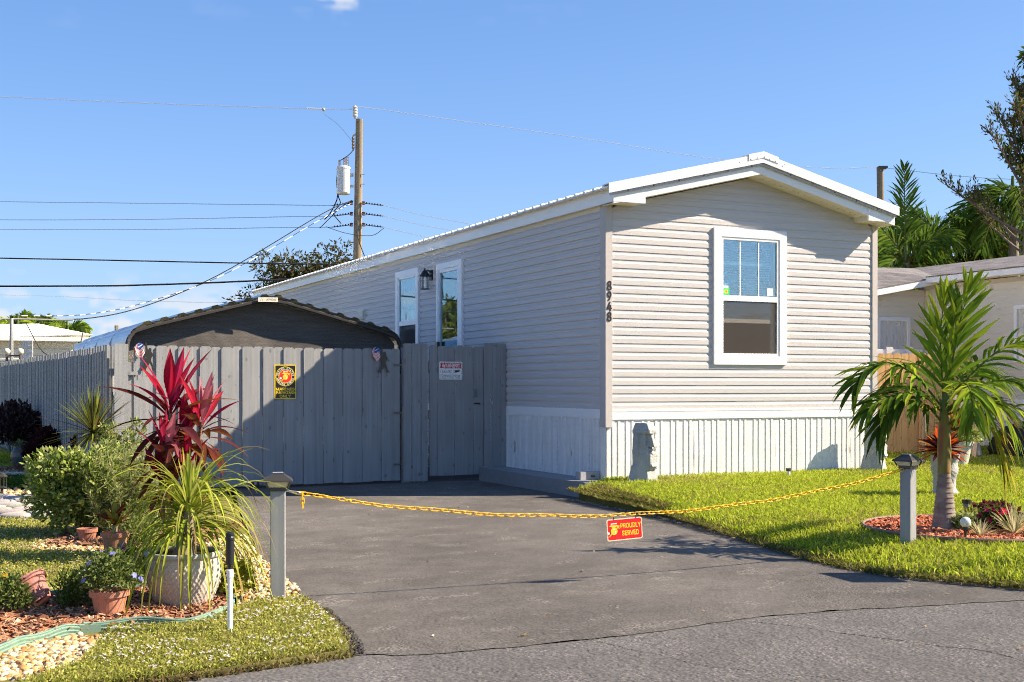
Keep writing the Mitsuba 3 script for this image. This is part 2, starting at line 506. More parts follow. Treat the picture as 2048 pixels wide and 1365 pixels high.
def terrain(poly, zf, bsdf, name, step=0.25):
    import shapely
    g = Polygon(poly)
    x0, y0, x1, y1 = g.bounds
    gx, gy = np.meshgrid(np.arange(x0, x1 + step, step), np.arange(y0, y1 + step, step), indexing='ij')
    p = np.stack([gx.ravel(), gy.ravel()], 1)
    p = p[shapely.contains_xy(g.buffer(-step * 0.4), p[:, 0], p[:, 1])]
    ring = g.exterior.segmentize(step)
    b = np.array(ring.coords)[:-1]
    pts = np.vstack([b, p])
    from scipy.spatial import Delaunay
    tri = Delaunay(pts).simplices
    cen = pts[tri].mean(1)
    tri = tri[shapely.contains_xy(g, cen[:, 0], cen[:, 1])]
    z = zf(pts[:, 0], pts[:, 1])
    V = np.column_stack([pts, z])
    n = np.cross(V[tri[:, 1]] - V[tri[:, 0]], V[tri[:, 2]] - V[tri[:, 0]])[:, 2]
    tri = np.where((n < 0)[:, None], tri[:, ::-1], tri)
    nb = len(b)                                      # skirt down at the border
    low = np.column_stack([b, np.full(nb, -0.06)])
    V2 = np.vstack([V, low]); k = len(V)
    i = np.arange(nb); j = (i + 1) % nb
    sk = np.vstack([np.stack([i, k + i, k + j], 1), np.stack([i, k + j, j], 1)])
    return put(name, MB().add(V2, np.vstack([tri, sk])), bsdf, kind='structure', nocol=True, smooth=40)


terrain(LAWN_R_POLY, lawn_z, 'soil', 'lawn', 0.3)


def garden_z(x, y):
    return 0.025 + 0.03 * (meshkit.noise(np.stack([x * 1.3, y * 1.3, 0 * x], -1)) - 0.5)


DRV_LI = [(x - 0.03, y) for x, y in DRV_L]
GARDEN = [(-1.5, 5.46), (-1.25, 5.64), (-0.82, 5.95)] + DRV_LI[:-1] + [(-3.5, 14.9), (-4.7, 14.95), (-11.3, 27.0), (-30, 40), (-30, 8), (-6, 4.1), (-2.6, 5.05)]
terrain(GARDEN, garden_z, 'soil', 'garden_ground', 0.3)

# ================================================================== MOBILE HOME
HOME = thing('mobile_home', 'long beige mobile home with lap siding, white corrugated skirting and white metal roof', 'mobile home')
UW, VL = 4.2, 17.5
P = 0.238


def roof_z(u, top):
    return top - P * np.abs(u - 2.07)


# wall carcass with real openings; everything else hangs on it
wm = MB()
WIN = (1.66, 2.55, 1.70, 3.21)
for (u0, u1, z0, z1) in ((0.02, WIN[0], 0.2, 3.47), (WIN[1], 4.18, 0.2, 3.47), (WIN[0], WIN[1], 0.2, WIN[2]), (WIN[0], WIN[1], WIN[3], 3.47)):
    hb(wm, u0, u1, 0.004, 0.10, z0, z1, (0.4, 0.37, 0.35))
SW = (6.32, 7.17, 1.70, 3.20); SD = (4.46, 5.33, 1.10, 3.20)
for (v0, v1, z0, z1) in ((0.10, SD[0], 0.2, 3.45), (SD[1], SW[0], 0.2, 3.45), (SW[1], VL, 0.2, 3.45), (SD[0], SD[1], 0.2, SD[2]), (SD[0], SD[1], SD[3], 3.45), (SW[0], SW[1], 0.2, SW[2]), (SW[0], SW[1], SW[3], 3.45)):
    hb(wm, 0.004, 0.10, v0, v1, z0, z1, (0.4, 0.37, 0.35))
hb(wm, 4.10, 4.196, 0.10, VL, 0.2, 3.45, (0.45, 0.42, 0.40))
hb(wm, 0.1, 4.1, VL - 0.1, VL, 0.2, 3.45, (0.45, 0.42, 0.40))
hb(wm, 0.1, 4.1, 0.1, VL - 0.1, 0.60, 0.9, (0.25, 0.2, 0.16))
hb(wm, 0.1, 4.1, 0.1, VL - 0.1, 3.44, 3.47, (0.6, 0.6, 0.58))
hb(wm, 0.1, 4.1, 3.2, 3.25, 0.9, 3.44, (0.55, 0.52, 0.48))
hb(wm, 1.6, 1.65, 3.25, 9, 0.9, 3.44, (0.45, 0.42, 0.40))
M = frame(HW([0, 0.10, 0]), A, Z)
wm.poly([(0.02, 3.472), (4.18, 3.472), (2.09, 3.965)], 0.09, M, (0.4, 0.37, 0.35))
WALL = put('wall', wm, 'paint', HOME)

# siding: courses of 4 inches, cove at the top of each
ST = 0.1016
PROF = [(0.0, 0.0), (0.014, 0.0), (0.014, 0.056), (0.005, 0.074), (0.004, 0.104), (0.0, 0.104)]
WT = (1.545, 2.667)
z = 1.031
for k in range(24):
    pr = [(o, z + h) for o, h in PROF]
    if z + ST * 0.5 > 1.60 and z + ST < 3.33:
        for a, b in ((0.068, WT[0] + 0.02), (WT[1] - 0.02, 4.128)):
            put('siding_plank', hprofile(MB(), pr, a, b, 'u', WHITE), 'vinyl', WALL, nocol=True)
    else:
        for m_ in lap(pr, 0.068, 4.128, 'u'):
            put('siding_plank', m_, 'vinyl', WALL, nocol=True)
    z += ST
for k in range(5):                                       # gable courses, cut to the slope
    hw0 = (3.985 - z) / P; hw1 = max((3.985 - z - ST) / P, 0.02)
    mb = MB(); uc = 2.09
    pr = np.array([(o, z + h) for o, h in PROF]); n = len(pr)
    hws = hw0 + (hw1 - hw0) * np.clip((pr[:, 1] - z) / ST, 0, 1)
    hws = np.clip(hws, 0.01, 2.03)
    V = HW(np.vstack([np.stack([uc - hws, -pr[:, 0], np.minimum(pr[:, 1], 3.98)], 1), np.stack([uc + hws, -pr[:, 0], np.minimum(pr[:, 1], 3.98)], 1)]))
    mb.add(V, [[i, (i + 1) % n, n + (i + 1) % n, n + i] for i in range(n)])
    put('siding_plank', mb, 'vinyl', WALL, nocol=True)
    z += ST
z = 1.031
for k in range(24):                                      # left side
    pr = [(o * 1.5 if o > 0.01 else o, z + h) for o, h in PROF]
    if k == 23:
        pr = [(o, min(zz, 3.475)) for o, zz in pr]
    cuts = [0.11]
    if z + ST < 3.28:
        cuts += [4.36, 5.35]
    if z + ST * 0.5 > 1.62 and z + ST < 3.31:
        cuts += [6.21, 7.28]
    cuts.append(VL)
    for a, b in zip(cuts[::2], cuts[1::2]):
        for m_ in lap(pr, a, b, 'v'):
            put('siding_plank', m_, 'vinyl', WALL, nocol=True)
    z += ST
TAUPE = (0.47, 0.44, 0.42)
put('corner_post', hb(hb(MB(), -0.028, 0.066, -0.030, 0.0, 0.824, 3.515, TAUPE), -0.028, 0.0, 0.0, 0.115, 0.824, 3.50, TAUPE), 'paint', HOME)
put('corner_post', hb(MB(), 4.128, 4.215, -0.030, 0.06, 0.824, 3.515, TAUPE), 'paint', HOME)
put('base_trim', hb(hb(MB(), 0.066, 4.128, -0.024, 0.0, 0.914, 1.036, WHITE), 0.066, 4.128, -0.030, -0.024, 1.012, 1.03, WHITE), 'gloss', HOME)
put('base_trim', hb(MB(), -0.024, 0.0, 0.115, VL, 0.925, 1.040, WHITE), 'gloss', HOME)

# skirting panels with standing ribs
SKIRT = put('skirting', hb(hb(MB(), 0.0, 4.2, -0.024, -0.004, 0.135, 0.175, WHITE), -0.024, 0.0, 0.0, 5, 0.13, 0.165, WHITE), 'white_panel', HOME, nocol=True)


def ribbed(a, b, axis, z0, z1, seed):
    r = np.random.default_rng(seed)
    prof = [(a, 0.004)]; s = a; i = 0
    while s < b - 0.05:
        w = (0.070, 0.042)[i % 2]
        hr = 0.0105 if axis == 'u' else 0.024
        prof += [(min(s + w, b), 0.002), (min(s + w + 0.004, b), hr), (min(s + w + 0.034, b), hr), (min(s + w + 0.040, b), 0.002)]
        s += w + 0.04; i += 1
    prof.append((b, 0.004))
    prof = np.array(prof); n = len(prof)
    wob = 0.003 * r.normal(size=2)
    rows = []
    for zz, bow in ((z0, 0), (z0 + 0.4 * (z1 - z0), 1), (z1, 0)):
        o = prof[:, 1] + bow * (0.003 * np.sin(prof[:, 0] * 9 + seed) + wob[0])
        rows.append(np.stack([prof[:, 0], -o, np.full(n, zz)], 1) if axis == 'u' else np.stack([-o, prof[:, 0], np.full(n, zz)], 1))
    F = [[q * n + i, q * n + i + 1, (q + 1) * n + i + 1, (q + 1) * n + i] for q in (0, 1) for i in range(n - 1)]
    return MB().add(HW(np.vstack(rows)), F)


for i in range(10):
    put('skirting_panel', ribbed(0.0 + i * 0.42, min(0.42 * (i + 1), 4.2), 'u', 0.15, 0.92, i), 'white_panel', SKIRT, nocol=True)
for i in range(12):
    put('skirting_panel', ribbed(i * 0.42, 0.42 * (i + 1), 'v', 0.14, 0.93, 20 + i), 'white_panel', SKIRT, nocol=True)
hb_ = MB(); hb(hb_, 0.0, 0.1, 5.0, VL, 0.0, 0.93, WHITE); hb(hb_, 4.19, 4.2, 0.0, VL, 0.1, 0.93, WHITE)
put('skirting_panel', hb_, 'white_panel', SKIRT, nocol=True)

# roof: ribbed metal panels running from ridge to eave
rb = MB()
for s in (-1, 1):
    u0, u1 = 2.06, (-0.15 if s < 0 else 4.27)
    V = [[u, v, 4.205 - P * abs(u - 2.06) + dz] for dz in (-0.02, 0.0) for v in (-0.34, VL + 0.1) for u in (u0, u1)]
    rb.add(HW(V), [[0, 1, 3, 2], [4, 6, 7, 5], [0, 4, 5, 1], [2, 3, 7, 6], [0, 2, 6, 4], [1, 5, 7, 3]], WHITE)
ROOF = put('roof', rb, 'paint', HOME)


def roof_panel(s, v0, v1):
    prof = []; v = v0
    while v < v1 - 0.01:
        prof += [(v, 0.0), (v + 0.09, 0.0), (v + 0.105, 0.022), (v + 0.14, 0.022), (v + 0.155, 0.0)]
        v += 0.233
    prof.append((v1, 0.0)); prof = np.array(prof); n = len(prof)
    u0, u1 = 2.06, (-0.17 if s < 0 else 4.29)
    rows = [np.stack([np.full(n, u), prof[:, 0], 4.212 - P * abs(u - 2.06) + prof[:, 1] + dz], 1) for u in (u0, u1) for dz in (0.0,)]
    rows.append(np.stack([np.full(n, u1), prof[:, 0], 4.194 - P * abs(u1 - 2.06) + prof[:, 1] * 0.3], 1))
    return MB().add(HW(np.vstack(rows)), [[q * n + i, q * n + i + 1, (q + 1) * n + i + 1, (q + 1) * n + i] for q in (0, 1) for i in range(n - 1)], (0.74, 0.75, 0.76))


for s in (-1, 1):
    for i in range(19):
        put('roof_panel', roof_panel(s, -0.33 + i * 0.932, -0.33 + (i + 1) * 0.932), 'gloss', ROOF)


def slope_bar(mb, u0, u1, v0, v1, zt, h, c=WHITE):
    """bar following the roof slope between u0 and u1 (same side of the ridge)"""
    V = [[u, v, zt - P * abs(u - 2.06) + dz] for dz in (-h, 0.0) for v in (v0, v1) for u in (u0, u1)]
    return mb.add(HW(V), [[0, 1, 3, 2], [4, 6, 7, 5], [0, 4, 5, 1], [2, 3, 7, 6], [0, 2, 6, 4], [1, 5, 7, 3]], c)


rk = MB()
for u1 in (-0.172, 4.29):
    slope_bar(rk, 2.06, u1, -0.362, -0.345, 4.245, 0.118)
    slope_bar(rk, 2.06, u1, -0.345, -0.20, 4.245, 0.012)
put('rake_trim', rk, 'gloss', HOME)
dp = MB()
for u1 in (-0.14, 4.262):
    slope_bar(dp, 2.06, u1, -0.335, -0.31, 4.128, 0.03, (0.42, 0.43, 0.46))
put('drip_edge', dp, 'paint', HOME)
fa = MB()
for u1 in (-0.076, 4.265):
    slope_bar(fa, 2.07, u1, -0.30, -0.28, 4.108, 0.112)
hb(fa, -0.078, 0.364, -0.304, -0.276, 3.512, 3.60)
hb(fa, 3.815, 4.266, -0.304, -0.276, 3.512, 3.60)
fa.poly([(-0.078, 3.59), (0.364, 3.59), (0.364, 3.69), (-0.078, 3.587)], 0.026, frame(HW([0, -0.277, 0]), A, Z), WHITE)
fa.poly([(3.815, 3.59), (4.266, 3.59), (4.266, 3.575), (3.815, 3.69)], 0.026, frame(HW([0, -0.277, 0]), A, Z), WHITE)
put('fascia', fa, 'gloss', HOME)
put('fascia', hb(MB(), -0.078, -0.06, -0.276, VL, 3.512, 3.685, WHITE), 'gloss', HOME)
put('fascia', hb(MB(), 4.245, 4.265, -0.276, VL, 3.512, 3.685, WHITE), 'gloss', HOME)
so = MB()
for u1 in (-0.06, 4.245):
    slope_bar(so, 2.07, u1, -0.28, 0.0, 4.006, 0.012, CREAM)
hb(so, -0.06, 0.36, -0.276, 0.0, 3.515, 3.522, CREAM); hb(so, 3.82, 4.245, -0.276, 0.0, 3.515, 3.522, CREAM)
hb(so, 0.354, 0.362, -0.276, 0.0, 3.522, 3.61, CREAM); hb(so, 3.817, 3.825, -0.276, 0.0, 3.522, 3.62, CREAM)
for u in np.linspace(2.2, 3.8, 18):                       # vent holes row
    hb(so, u, u + 0.03, -0.165, -0.155, 4.006 - P * abs(u - 2.06) - 0.016, 4.006 - P * abs(u - 2.06) - 0.008, (0.10, 0.09, 0.07))
put('soffit', so, 'paint', HOME)
frz = MB(); hb(frz, -0.06, 0.0, 0.0, VL, 3.512, 3.518, CREAM); hb(frz, -0.016, 0.004, 0.115, VL, 3.455, 3.512, CREAM)
put('frieze', frz, 'paint', HOME)
rc = MB()
for u1 in (1.83, 2.29):
    slope_bar(rc, 2.06, u1, -0.372, VL + 0.1, 4.266, 0.012)
    slope_bar(rc, 2.06, u1, -0.372, -0.362, 4.262, 0.075)
put('ridge_cap', rc, 'gloss', HOME)
sc = MB()
for u in (1.72, 1.86, 1.96, 2.07, 2.15, 2.24, 2.38):
    sc.tube([HW([u, -0.372, 4.20 - P * abs(u - 2.06)]), HW([u, -0.378, 4.20 - P * abs(u - 2.06)])], 0.007, (0.25, 0.25, 0.26), 6)
for u in list(np.arange(0.1, 2.0, 0.36)) + list(np.arange(2.5, 4.2, 0.36)):
    sc.tube([HW([u, -0.335, 4.112 - P * abs(u - 2.06)]), HW([u, -0.342, 4.112 - P * abs(u - 2.06)])], 0.009, (0.08, 0.08, 0.09), 6)
put('screw', sc, 'metal', HOME, kind='stuff')

# front window
TR = 0.11
wf = MB()
u0, u1, z0, z1 = 1.539, 2.673, 1.595, 3.327
for args in ((u0, u1, z1 - TR, z1), (u0, u1, z0, z0 + TR), (u0, u0 + TR, z0 + TR, z1 - TR), (u1 - TR, u1, z0 + TR, z1 - TR)):
    hb(wf, args[0], args[1], -0.045, 0.0, args[2], args[3])
fr = []
for args in ((u0 + 0.10, u1 - 0.10, z1 - 0.145, z1 - 0.10), (u0 + 0.10, u1 - 0.10, z0 + 0.10, z0 + 0.145), (u0 + 0.10, u0 + 0.145, z0 + 0.145, z1 - 0.145), (u1 - 0.145, u1 - 0.10, z0 + 0.145, z1 - 0.145), (u0 + 0.145, u1 - 0.145, 2.405, 2.475)):
    hb(wf, args[0], args[1], -0.034, 0.02, args[2], args[3])
FW = put('window', wf, 'gloss', HOME, label='white framed double-hung front window with upper muntins and half drawn blind')


def hquad(u0, u1, v, z0, z1):
    return MB().add(HW([[u0, v, z0], [u1, v, z0], [u1, v, z1], [u0, v, z1]]), [[0, 1, 2, 3]])


def vquad(u, v0, v1, z0, z1):
    return MB().add(HW([[u, v1, z0], [u, v0, z0], [u, v0, z1], [u, v1, z1]]), [[0, 1, 2, 3]])


put('pane', hquad(1.684, 2.528, -0.012, 2.475, 3.182), 'glass_tint', FW, nocol=True)
put('muntin', hb(hb(MB(), 1.945, 1.962, -0.020, -0.014, 2.475, 3.182), 2.232, 2.249, -0.020, -0.014, 2.475, 3.182), 'gloss', FW)
put('insect_screen', hquad(1.684, 2.528, -0.020, 1.74, 2.405), 'insect_mesh', FW, nocol=True)
put('sash_rail', hb(hb(MB(), 1.684, 2.50, 0.008, 0.035, 2.13, 2.18, (0.72, 0.68, 0.58)), 2.46, 2.50, 0.008, 0.035, 1.75, 2.4, (0.5, 0.48, 0.42)), 'gloss', FW)
put('pane', hquad(1.70, 2.46, 0.015, 2.18, 2.42), 'glass_tint', FW, nocol=True)
bl = MB()
for i in range(23):
    zz = 3.17 - i * 0.031
    V = HW([[1.70, 0.052, zz], [2.47, 0.052, zz], [2.47, 0.068, zz - 0.016], [1.70, 0.068, zz - 0.016]])
    bl.add(V, [[0, 1, 2, 3]], (0.75, 0.76, 0.76))
hb(bl, 1.69, 2.48, 0.045, 0.072, 2.87, 2.90, (0.8, 0.8, 0.78))
put('venetian_blind', bl, 'paint', FW, kind='stuff')
put('sticker', hb(hb(hb(MB(), 1.69, 1.79, -0.016, -0.0125, 2.482, 2.562, (0.03, 0.62, 0.12)), 1.715, 1.765, -0.0175, -0.016, 2.50, 2.545, (0.75, 0.62, 0.05)), 1.728, 1.752, -0.019, -0.0175, 2.51, 2.535, (0.75, 0.2, 0.03)), 'paint', FW, label='small green and yellow sticker in the window corner')
put('sticker', hb(hb(MB(), 1.70, 1.775, -0.016, -0.0125, 2.565, 2.60, (0.55, 0.6, 0.62)), 1.71, 1.76, -0.016, -0.0125, 2.602, 2.63, (0.10, 0.35, 0.6)), 'paint', FW)
put('sticker', hb(MB(), 2.38, 2.475, -0.016, -0.0125, 2.49, 2.585, (0.72, 0.75, 0.72)), 'paint', FW)

# side window and door
sw = MB()
v0, v1, z0, z1 = 6.20, 7.29, 1.585, 3.305
for a in ((v0, v1, z1 - TR, z1), (v0, v1, z0, z0 + TR), (v0, v0 + TR, z0 + TR, z1 - TR), (v1 - TR, v1, z0 + TR, z1 - TR)):
    hb(sw, -0.045, 0.0, a[0], a[1], a[2], a[3])
for a in ((v0 + 0.10, v1 - 0.10, z1 - 0.14, z1 - 0.10), (v0 + 0.10, v1 - 0.10, z0 + 0.10, z0 + 0.14), (v0 + 0.10, v0 + 0.15, z0 + 0.14, z1 - 0.14), (v1 - 0.15, v1 - 0.10, z0 + 0.14, z1 - 0.14), (v0 + 0.15, v1 - 0.15, 2.36, 2.44)):
    hb(sw, -0.030, 0.02, a[0], a[1], a[2], a[3])
SWK = put('window', sw, 'gloss', HOME, label='white framed side window beside the wall lantern')
put('pane', vquad(-0.010, 6.35, 7.14, 2.44, 3.165), 'glass_tint', SWK, nocol=True)
put('insect_screen', vquad(-0.016, 6.35, 7.14, 1.725, 2.36), 'insect_mesh', SWK, nocol=True)
put('sash_rail', hb(MB(), 0.008, 0.03, 6.35, 7.14, 1.99, 2.05, (0.5, 0.47, 0.42)), 'gloss', SWK)
bl = MB()
for i in range(9):
    hb(bl, 0.06, 0.064, 6.34 + i * 0.09, 6.42 + i * 0.09, 2.3, 3.19, (0.62, 0.7, 0.72))
put('vertical_blind', bl, 'paint', SWK, kind='stuff')
goose = MB()
v_, f_ = lathe([(0.002, 0), (0.05, 0.01), (0.06, 0.09), (0.05, 0.16), (0.02, 0.20), (0.014, 0.27), (0.02, 0.30), (0.02, 0.34), (0.002, 0.36)], 14)
goose.add(HW(v_ * [1, 1, 1] + [0.035, 6.85, 2.44]), f_, (0.66, 0.62, 0.5))
put('vase', goose, 'gloss', smooth=True, label='slim cream ornament standing inside the side window', cat='ornament')
dm = MB()
v0, v1, z1 = 4.336, 5.371, 3.271
for a in ((v0, v1, z1 - 0.09, z1), (v0, v0 + 0.09, 1.03, z1 - 0.09), (v1 - 0.06, v1, 1.03, z1 - 0.09)):
    hb(dm, -0.05, 0.0, a[0], a[1], a[2], a[3])
for a in ((v0 + 0.09, v1 - 0.06, 3.125, 3.18), (v0 + 0.09, 4.55, 1.1, 3.125), (5.286, v1 - 0.06, 1.1, 3.125), (4.55, 5.286, 1.1, 1.35)):
    hb(dm, -0.030, 0.02, a[0], a[1], a[2], a[3])
DR = put('door', dm, 'gloss', HOME, label='white storm door with full length reflecting glass')
put('pane', vquad(-0.008, 4.55, 5.286, 1.35, 3.125), 'glass_tint', DR, nocol=True)
put('door_panel', hb(MB(), 0.04, 0.07, 4.46, 5.33, 1.1, 3.2, (0.10, 0.10, 0.11)), 'paint', DR)
put('handle', hb(MB(), -0.075, -0.03, 5.26, 5.34, 1.96, 2.03, BLACK).tube([HW([-0.06, 5.30, 1.96]), HW([-0.08, 5.28, 1.82]), HW([-0.06, 5.30, 1.72])], 0.012, BLACK, 6), 'gloss', DR)
# house number on the corner post
dg = {}
NUM = put('house_number', hb(MB(), 0.0, 0.04, -0.0312, -0.030, 2.09, 2.60, TAUPE), 'paint', HOME, label='dark house number 8948 reading down the corner post')
for i, ch in enumerate('8948'):
    mb = MB()
    text_shape(mb, ch, 0.108, frame(HW([0.022, -0.0312, 2.535 - 0.054 - i * 0.1245]), A, Z), (0.035, 0.025, 0.02), 0.72, 0.008)
    put('digit', mb, 'gloss', NUM)
# meter box on the side wall
put('junction_box', hb(hb(MB(), -0.06, 0.0, 9.0, 9.38, 2.58, 2.75, CREAM), -0.07, -0.06, 9.02, 9.36, 2.60, 2.73, (0.60, 0.57, 0.48)), 'paint', HOME)

# wall lantern
LA = thing('wall_lantern', 'black coach lantern on the side wall between the window and the door', 'wall lantern')
put('mounting_plate', hb(MB(), -0.022, 0.0, 5.52, 5.74, 3.02, 3.24, (0.62, 0.58, 0.53)), 'paint', LA)
mb = MB(); hb(mb, -0.045, -0.022, 5.57, 5.68, 3.04, 3.21, BLACK)
mb.tube(HW(bez([[-0.04, 5.62, 3.16], [-0.08, 5.64, 3.20], [-0.125, 5.66, 3.18], [-0.13, 5.66, 3.23]], 9)), 0.014, BLACK, 7)
put('arm', mb, 'gloss', LA)
mb = MB(); c = HW(np.array([-0.13, 5.66, 0.0]))
mb.lathe([(0.001, 3.245), (0.010, 3.235), (0.012, 3.21), (0.035, 3.19), (0.085, 3.115), (0.088, 3.105), (0.06, 3.10), (0.0, 3.10)], c, BLACK, 12)
mb.lathe([(0.0, 2.905), (0.075, 2.905), (0.078, 2.89), (0.0, 2.885)], c, BLACK, 12)
for k in range(6):
    a = k * math.pi / 3 + 0.2
    p = c + np.array([0.066 * math.cos(a), 0.066 * math.sin(a), 0])
    mb.tube([p + [0, 0, 2.9], p + [0, 0, 3.105]], 0.006, BLACK, 5)
put('cage', mb, 'gloss', LA)
put('glass_chimney', MB().lathe([(0.025, 2.91), (0.03, 2.98), (0.022, 3.07)], c, WHITE, 14), 'glass', LA, nocol=True, smooth=True)

# step along the side and the concrete block lying on it
put('concrete_step', hb(MB(), -0.44, -0.026, -0.27, 2.80, -0.02, 0.185), 'painted_concrete', label='long low grey painted concrete step beside the mobile home', cat='step', nocol=True)
put('concrete_block', hb(hb(MB(), -0.30, -0.04, 0.10, 0.22, 0.187, 0.285, (0.33, 0.33, 0.34)), -0.16, -0.11, 0.08, 0.10, 0.22, 0.24, (0.05, 0.05, 0.05)), 'paint', label='short grey block lying on the concrete step by the corner', cat='block')

# ================================================================== GREY TIMBER FENCE AND GATES
def board(u0, u1, z0, z1, v, th, ear=0.022):
    """upright board facing the street with clipped corners"""
    r = rng.uniform(-0.003, 0.003, 2)
    M = frame(HW([0, v, 0]), A, Z)
    mb = MB()
    mb.poly([(u0, z0 + r[0]), (u1, z0 + r[0]), (u1, z1 - ear + r[1]), (u1 - ear, z1 + r[1]), (u0 + ear, z1 + r[1]), (u0, z1 - ear + r[1])], th, M, (0.2, 0.2, 0.2))
    return mb


VF = 2.83
GATE = thing('driveway_gate', 'wide grey painted board gate across the end of the driveway', 'gate')
n = 26; us = np.linspace(-5.10, -1.60, n + 1)
for i in range(n):
    prd = 0.0 if i % 2 else -0.020
    w = 0.006 if i % 2 else -0.004
    put('board', board(us[i] + w, us[i + 1] - w, 0.03 + 0.012 * rng.random(), 1.825 + rng.uniform(-0.006, 0.006), VF + 0.019 + prd, 0.017), 'grey_wood', GATE, nocol=True)
mb = MB()
for zz in (0.35, 1.0, 1.55):
    hb(mb, -5.08, -1.62, VF + 0.021, VF + 0.06, zz, zz + 0.09)
put('rail', mb, 'grey_wood', GATE, nocol=True)
mb = MB()
mb.lathe([(0.0, -0.012), (0.045, -0.012), (0.055, -0.006), (0.055, 0.006), (0.045, 0.012), (0.0, 0.012)], (0, 0, 0), (0.02, 0.02, 0.02), 18, lambda v: HW(np.stack([v[:, 0] - 3.60, v[:, 2] + VF - 0.03, v[:, 1] + 0.058], 1)))
hb(mb, -3.615, -3.585, VF - 0.055, VF - 0.042, 0.05, 0.12, (0.3, 0.3, 0.31))
put('gate_wheel', mb, 'gloss', GATE, label='small black wheel under the gate')
for zz in (1.60, 0.95, 0.25):
    put('hinge', hb(hb(MB(), -1.70, -1.585, VF - 0.028, VF - 0.020, zz, zz + 0.02, (0.10, 0.10, 0.105)), -1.585, -1.545, VF - 0.035, VF - 0.02, zz - 0.05, zz + 0.09, (0.16, 0.165, 0.17)), 'metal', GATE)
FP = thing('board_fence', 'narrow grey board fence panel between the wide gate and the small gate', 'fence')
for a, b in ((-1.565, -1.455), (-1.452, -1.315), (-1.312, -1.215)):
    put('board', board(a, b, 0.02, 1.905, VF - 0.02, 0.02, 0.012), 'grey_wood', FP, nocol=True)
put('post', hb(MB(), -1.56, -1.22, VF, VF + 0.09, 0.0, 1.85), 'grey_wood', FP, nocol=True)
put('batten', board(-1.44, -1.325, 0.10, 1.88, VF - 0.036, 0.014, 0.002), 'grey_wood', FP, nocol=True)
PG = thing('walk_gate', 'small grey board gate with the white warning sign beside the step', 'gate')
us = [-1.175, -1.06, -0.93, -0.80, -0.66, -0.52, -0.375]
for i in range(6):
    put('board', board(us[i] + 0.002, us[i + 1] - 0.002, 0.085, 1.875 + 0.012 * (i % 3 == 0), VF + (0.0, -0.012)[i % 2] + 0.01, 0.018), 'grey_wood', PG, nocol=True)
put('rail', hb(hb(MB(), -1.17, -0.38, VF + 0.012, VF + 0.05, 0.4, 0.49), -1.17, -0.38, VF + 0.012, VF + 0.05, 1.5, 1.59), 'grey_wood', PG, nocol=True)
for zz in (1.60, 0.93, 0.28):
    put('hinge', hb(hb(MB(), -1.225, -1.172, VF - 0.030, VF - 0.018, zz - 0.05, zz + 0.05, (0.22, 0.22, 0.23)), -1.20, -1.19, VF - 0.038, VF - 0.018, zz - 0.06, zz + 0.06, (0.12, 0.12, 0.125)), 'metal', PG)
put('handle', hb(MB(), -0.505, -0.475, VF - 0.05, VF - 0.02, 1.17, 1.28, (0.16, 0.165, 0.175)), 'paint', PG)
put('latch', MB().tube(HW([[-0.52, VF - 0.04, 1.08], [-0.44, VF - 0.04, 1.08], [-0.43, VF - 0.05, 1.06]]), 0.008, (0.05, 0.05, 0.05), 6), 'metal', PG)
FP2 = thing('board_fence', 'narrow grey board fence panel against the side of the mobile home', 'fence')
for a, b in ((-0.365, -0.245), (-0.242, -0.120), (-0.117, -0.030)):
    put('board', board(a, b, 0.19, 1.925, VF - 0.02, 0.02, 0.008), 'grey_wood', FP2, nocol=True)
put('post', hb(MB(), -0.36, -0.04, VF, VF + 0.08, 0.19, 1.88), 'grey_wood', FP2, nocol=True)
put('pull_ring', MB().lathe([(0.0, 0.0), (0.034, 0.0), (0.036, 0.008), (0.02, 0.014), (0.0, 0.01)], (0, 0, 0), (0.035, 0.035, 0.035), 14, lambda v: HW(np.stack([v[:, 0] - 0.225, VF - 0.021 - v[:, 2], v[:, 1] + 1.66], 1))), 'gloss', FP2)
mb = MB()
for i in range(26):
    c = np.array([-0.262 + 0.004 * math.sin(i), VF - 0.034, 1.19 - i * 0.026])
    th = np.linspace(0, 2 * math.pi, 9)
    flat_ = i % 2
    q = np.stack([c[0] + (0.010 if flat_ else 0.003) * np.cos(th), c[1] + (0.003 if flat_ else 0.010) * np.cos(th), c[2] + 0.017 * np.sin(th)], 1)
    mb.tube(HW(q), 0.0032, (0.5, 0.5, 0.5), 4, False)
put('hanging_chain', mb, 'metal', label='thin steel chain hanging with a padlock beside the small gate', cat='chain')
put('padlock', hb(MB(), -0.278, -0.238, VF - 0.058, VF - 0.038, 1.06, 1.11, (0.45, 0.45, 0.47)).tube(HW(bez([[-0.270, VF - 0.048, 1.105], [-0.268, VF - 0.048, 1.14], [-0.258, VF - 0.048, 1.152], [-0.248, VF - 0.048, 1.14], [-0.246, VF - 0.048, 1.105]], 9)), 0.004, (0.5, 0.5, 0.52), 5), 'metal', label='small steel padlock hooked in the hanging chain', cat='padlock')

# long fence running back along the garden, pickets on both faces of its rails
LF = thing('picket_fence', 'long weathered grey picket fence receding along the left garden', 'fence')
f0 = np.array([-4.90, 14.97, 0.0]); fd = np.array([-0.539, 1.0, 0.0]); fd /= np.linalg.norm(fd)
fn = np.array([fd[1], -fd[0], 0.0])


def FWD(v):
    v = np.asarray(v, float)
    return f0 + v[..., :1] * fd + v[..., 1:2] * fn + v[..., 2:3] * Z


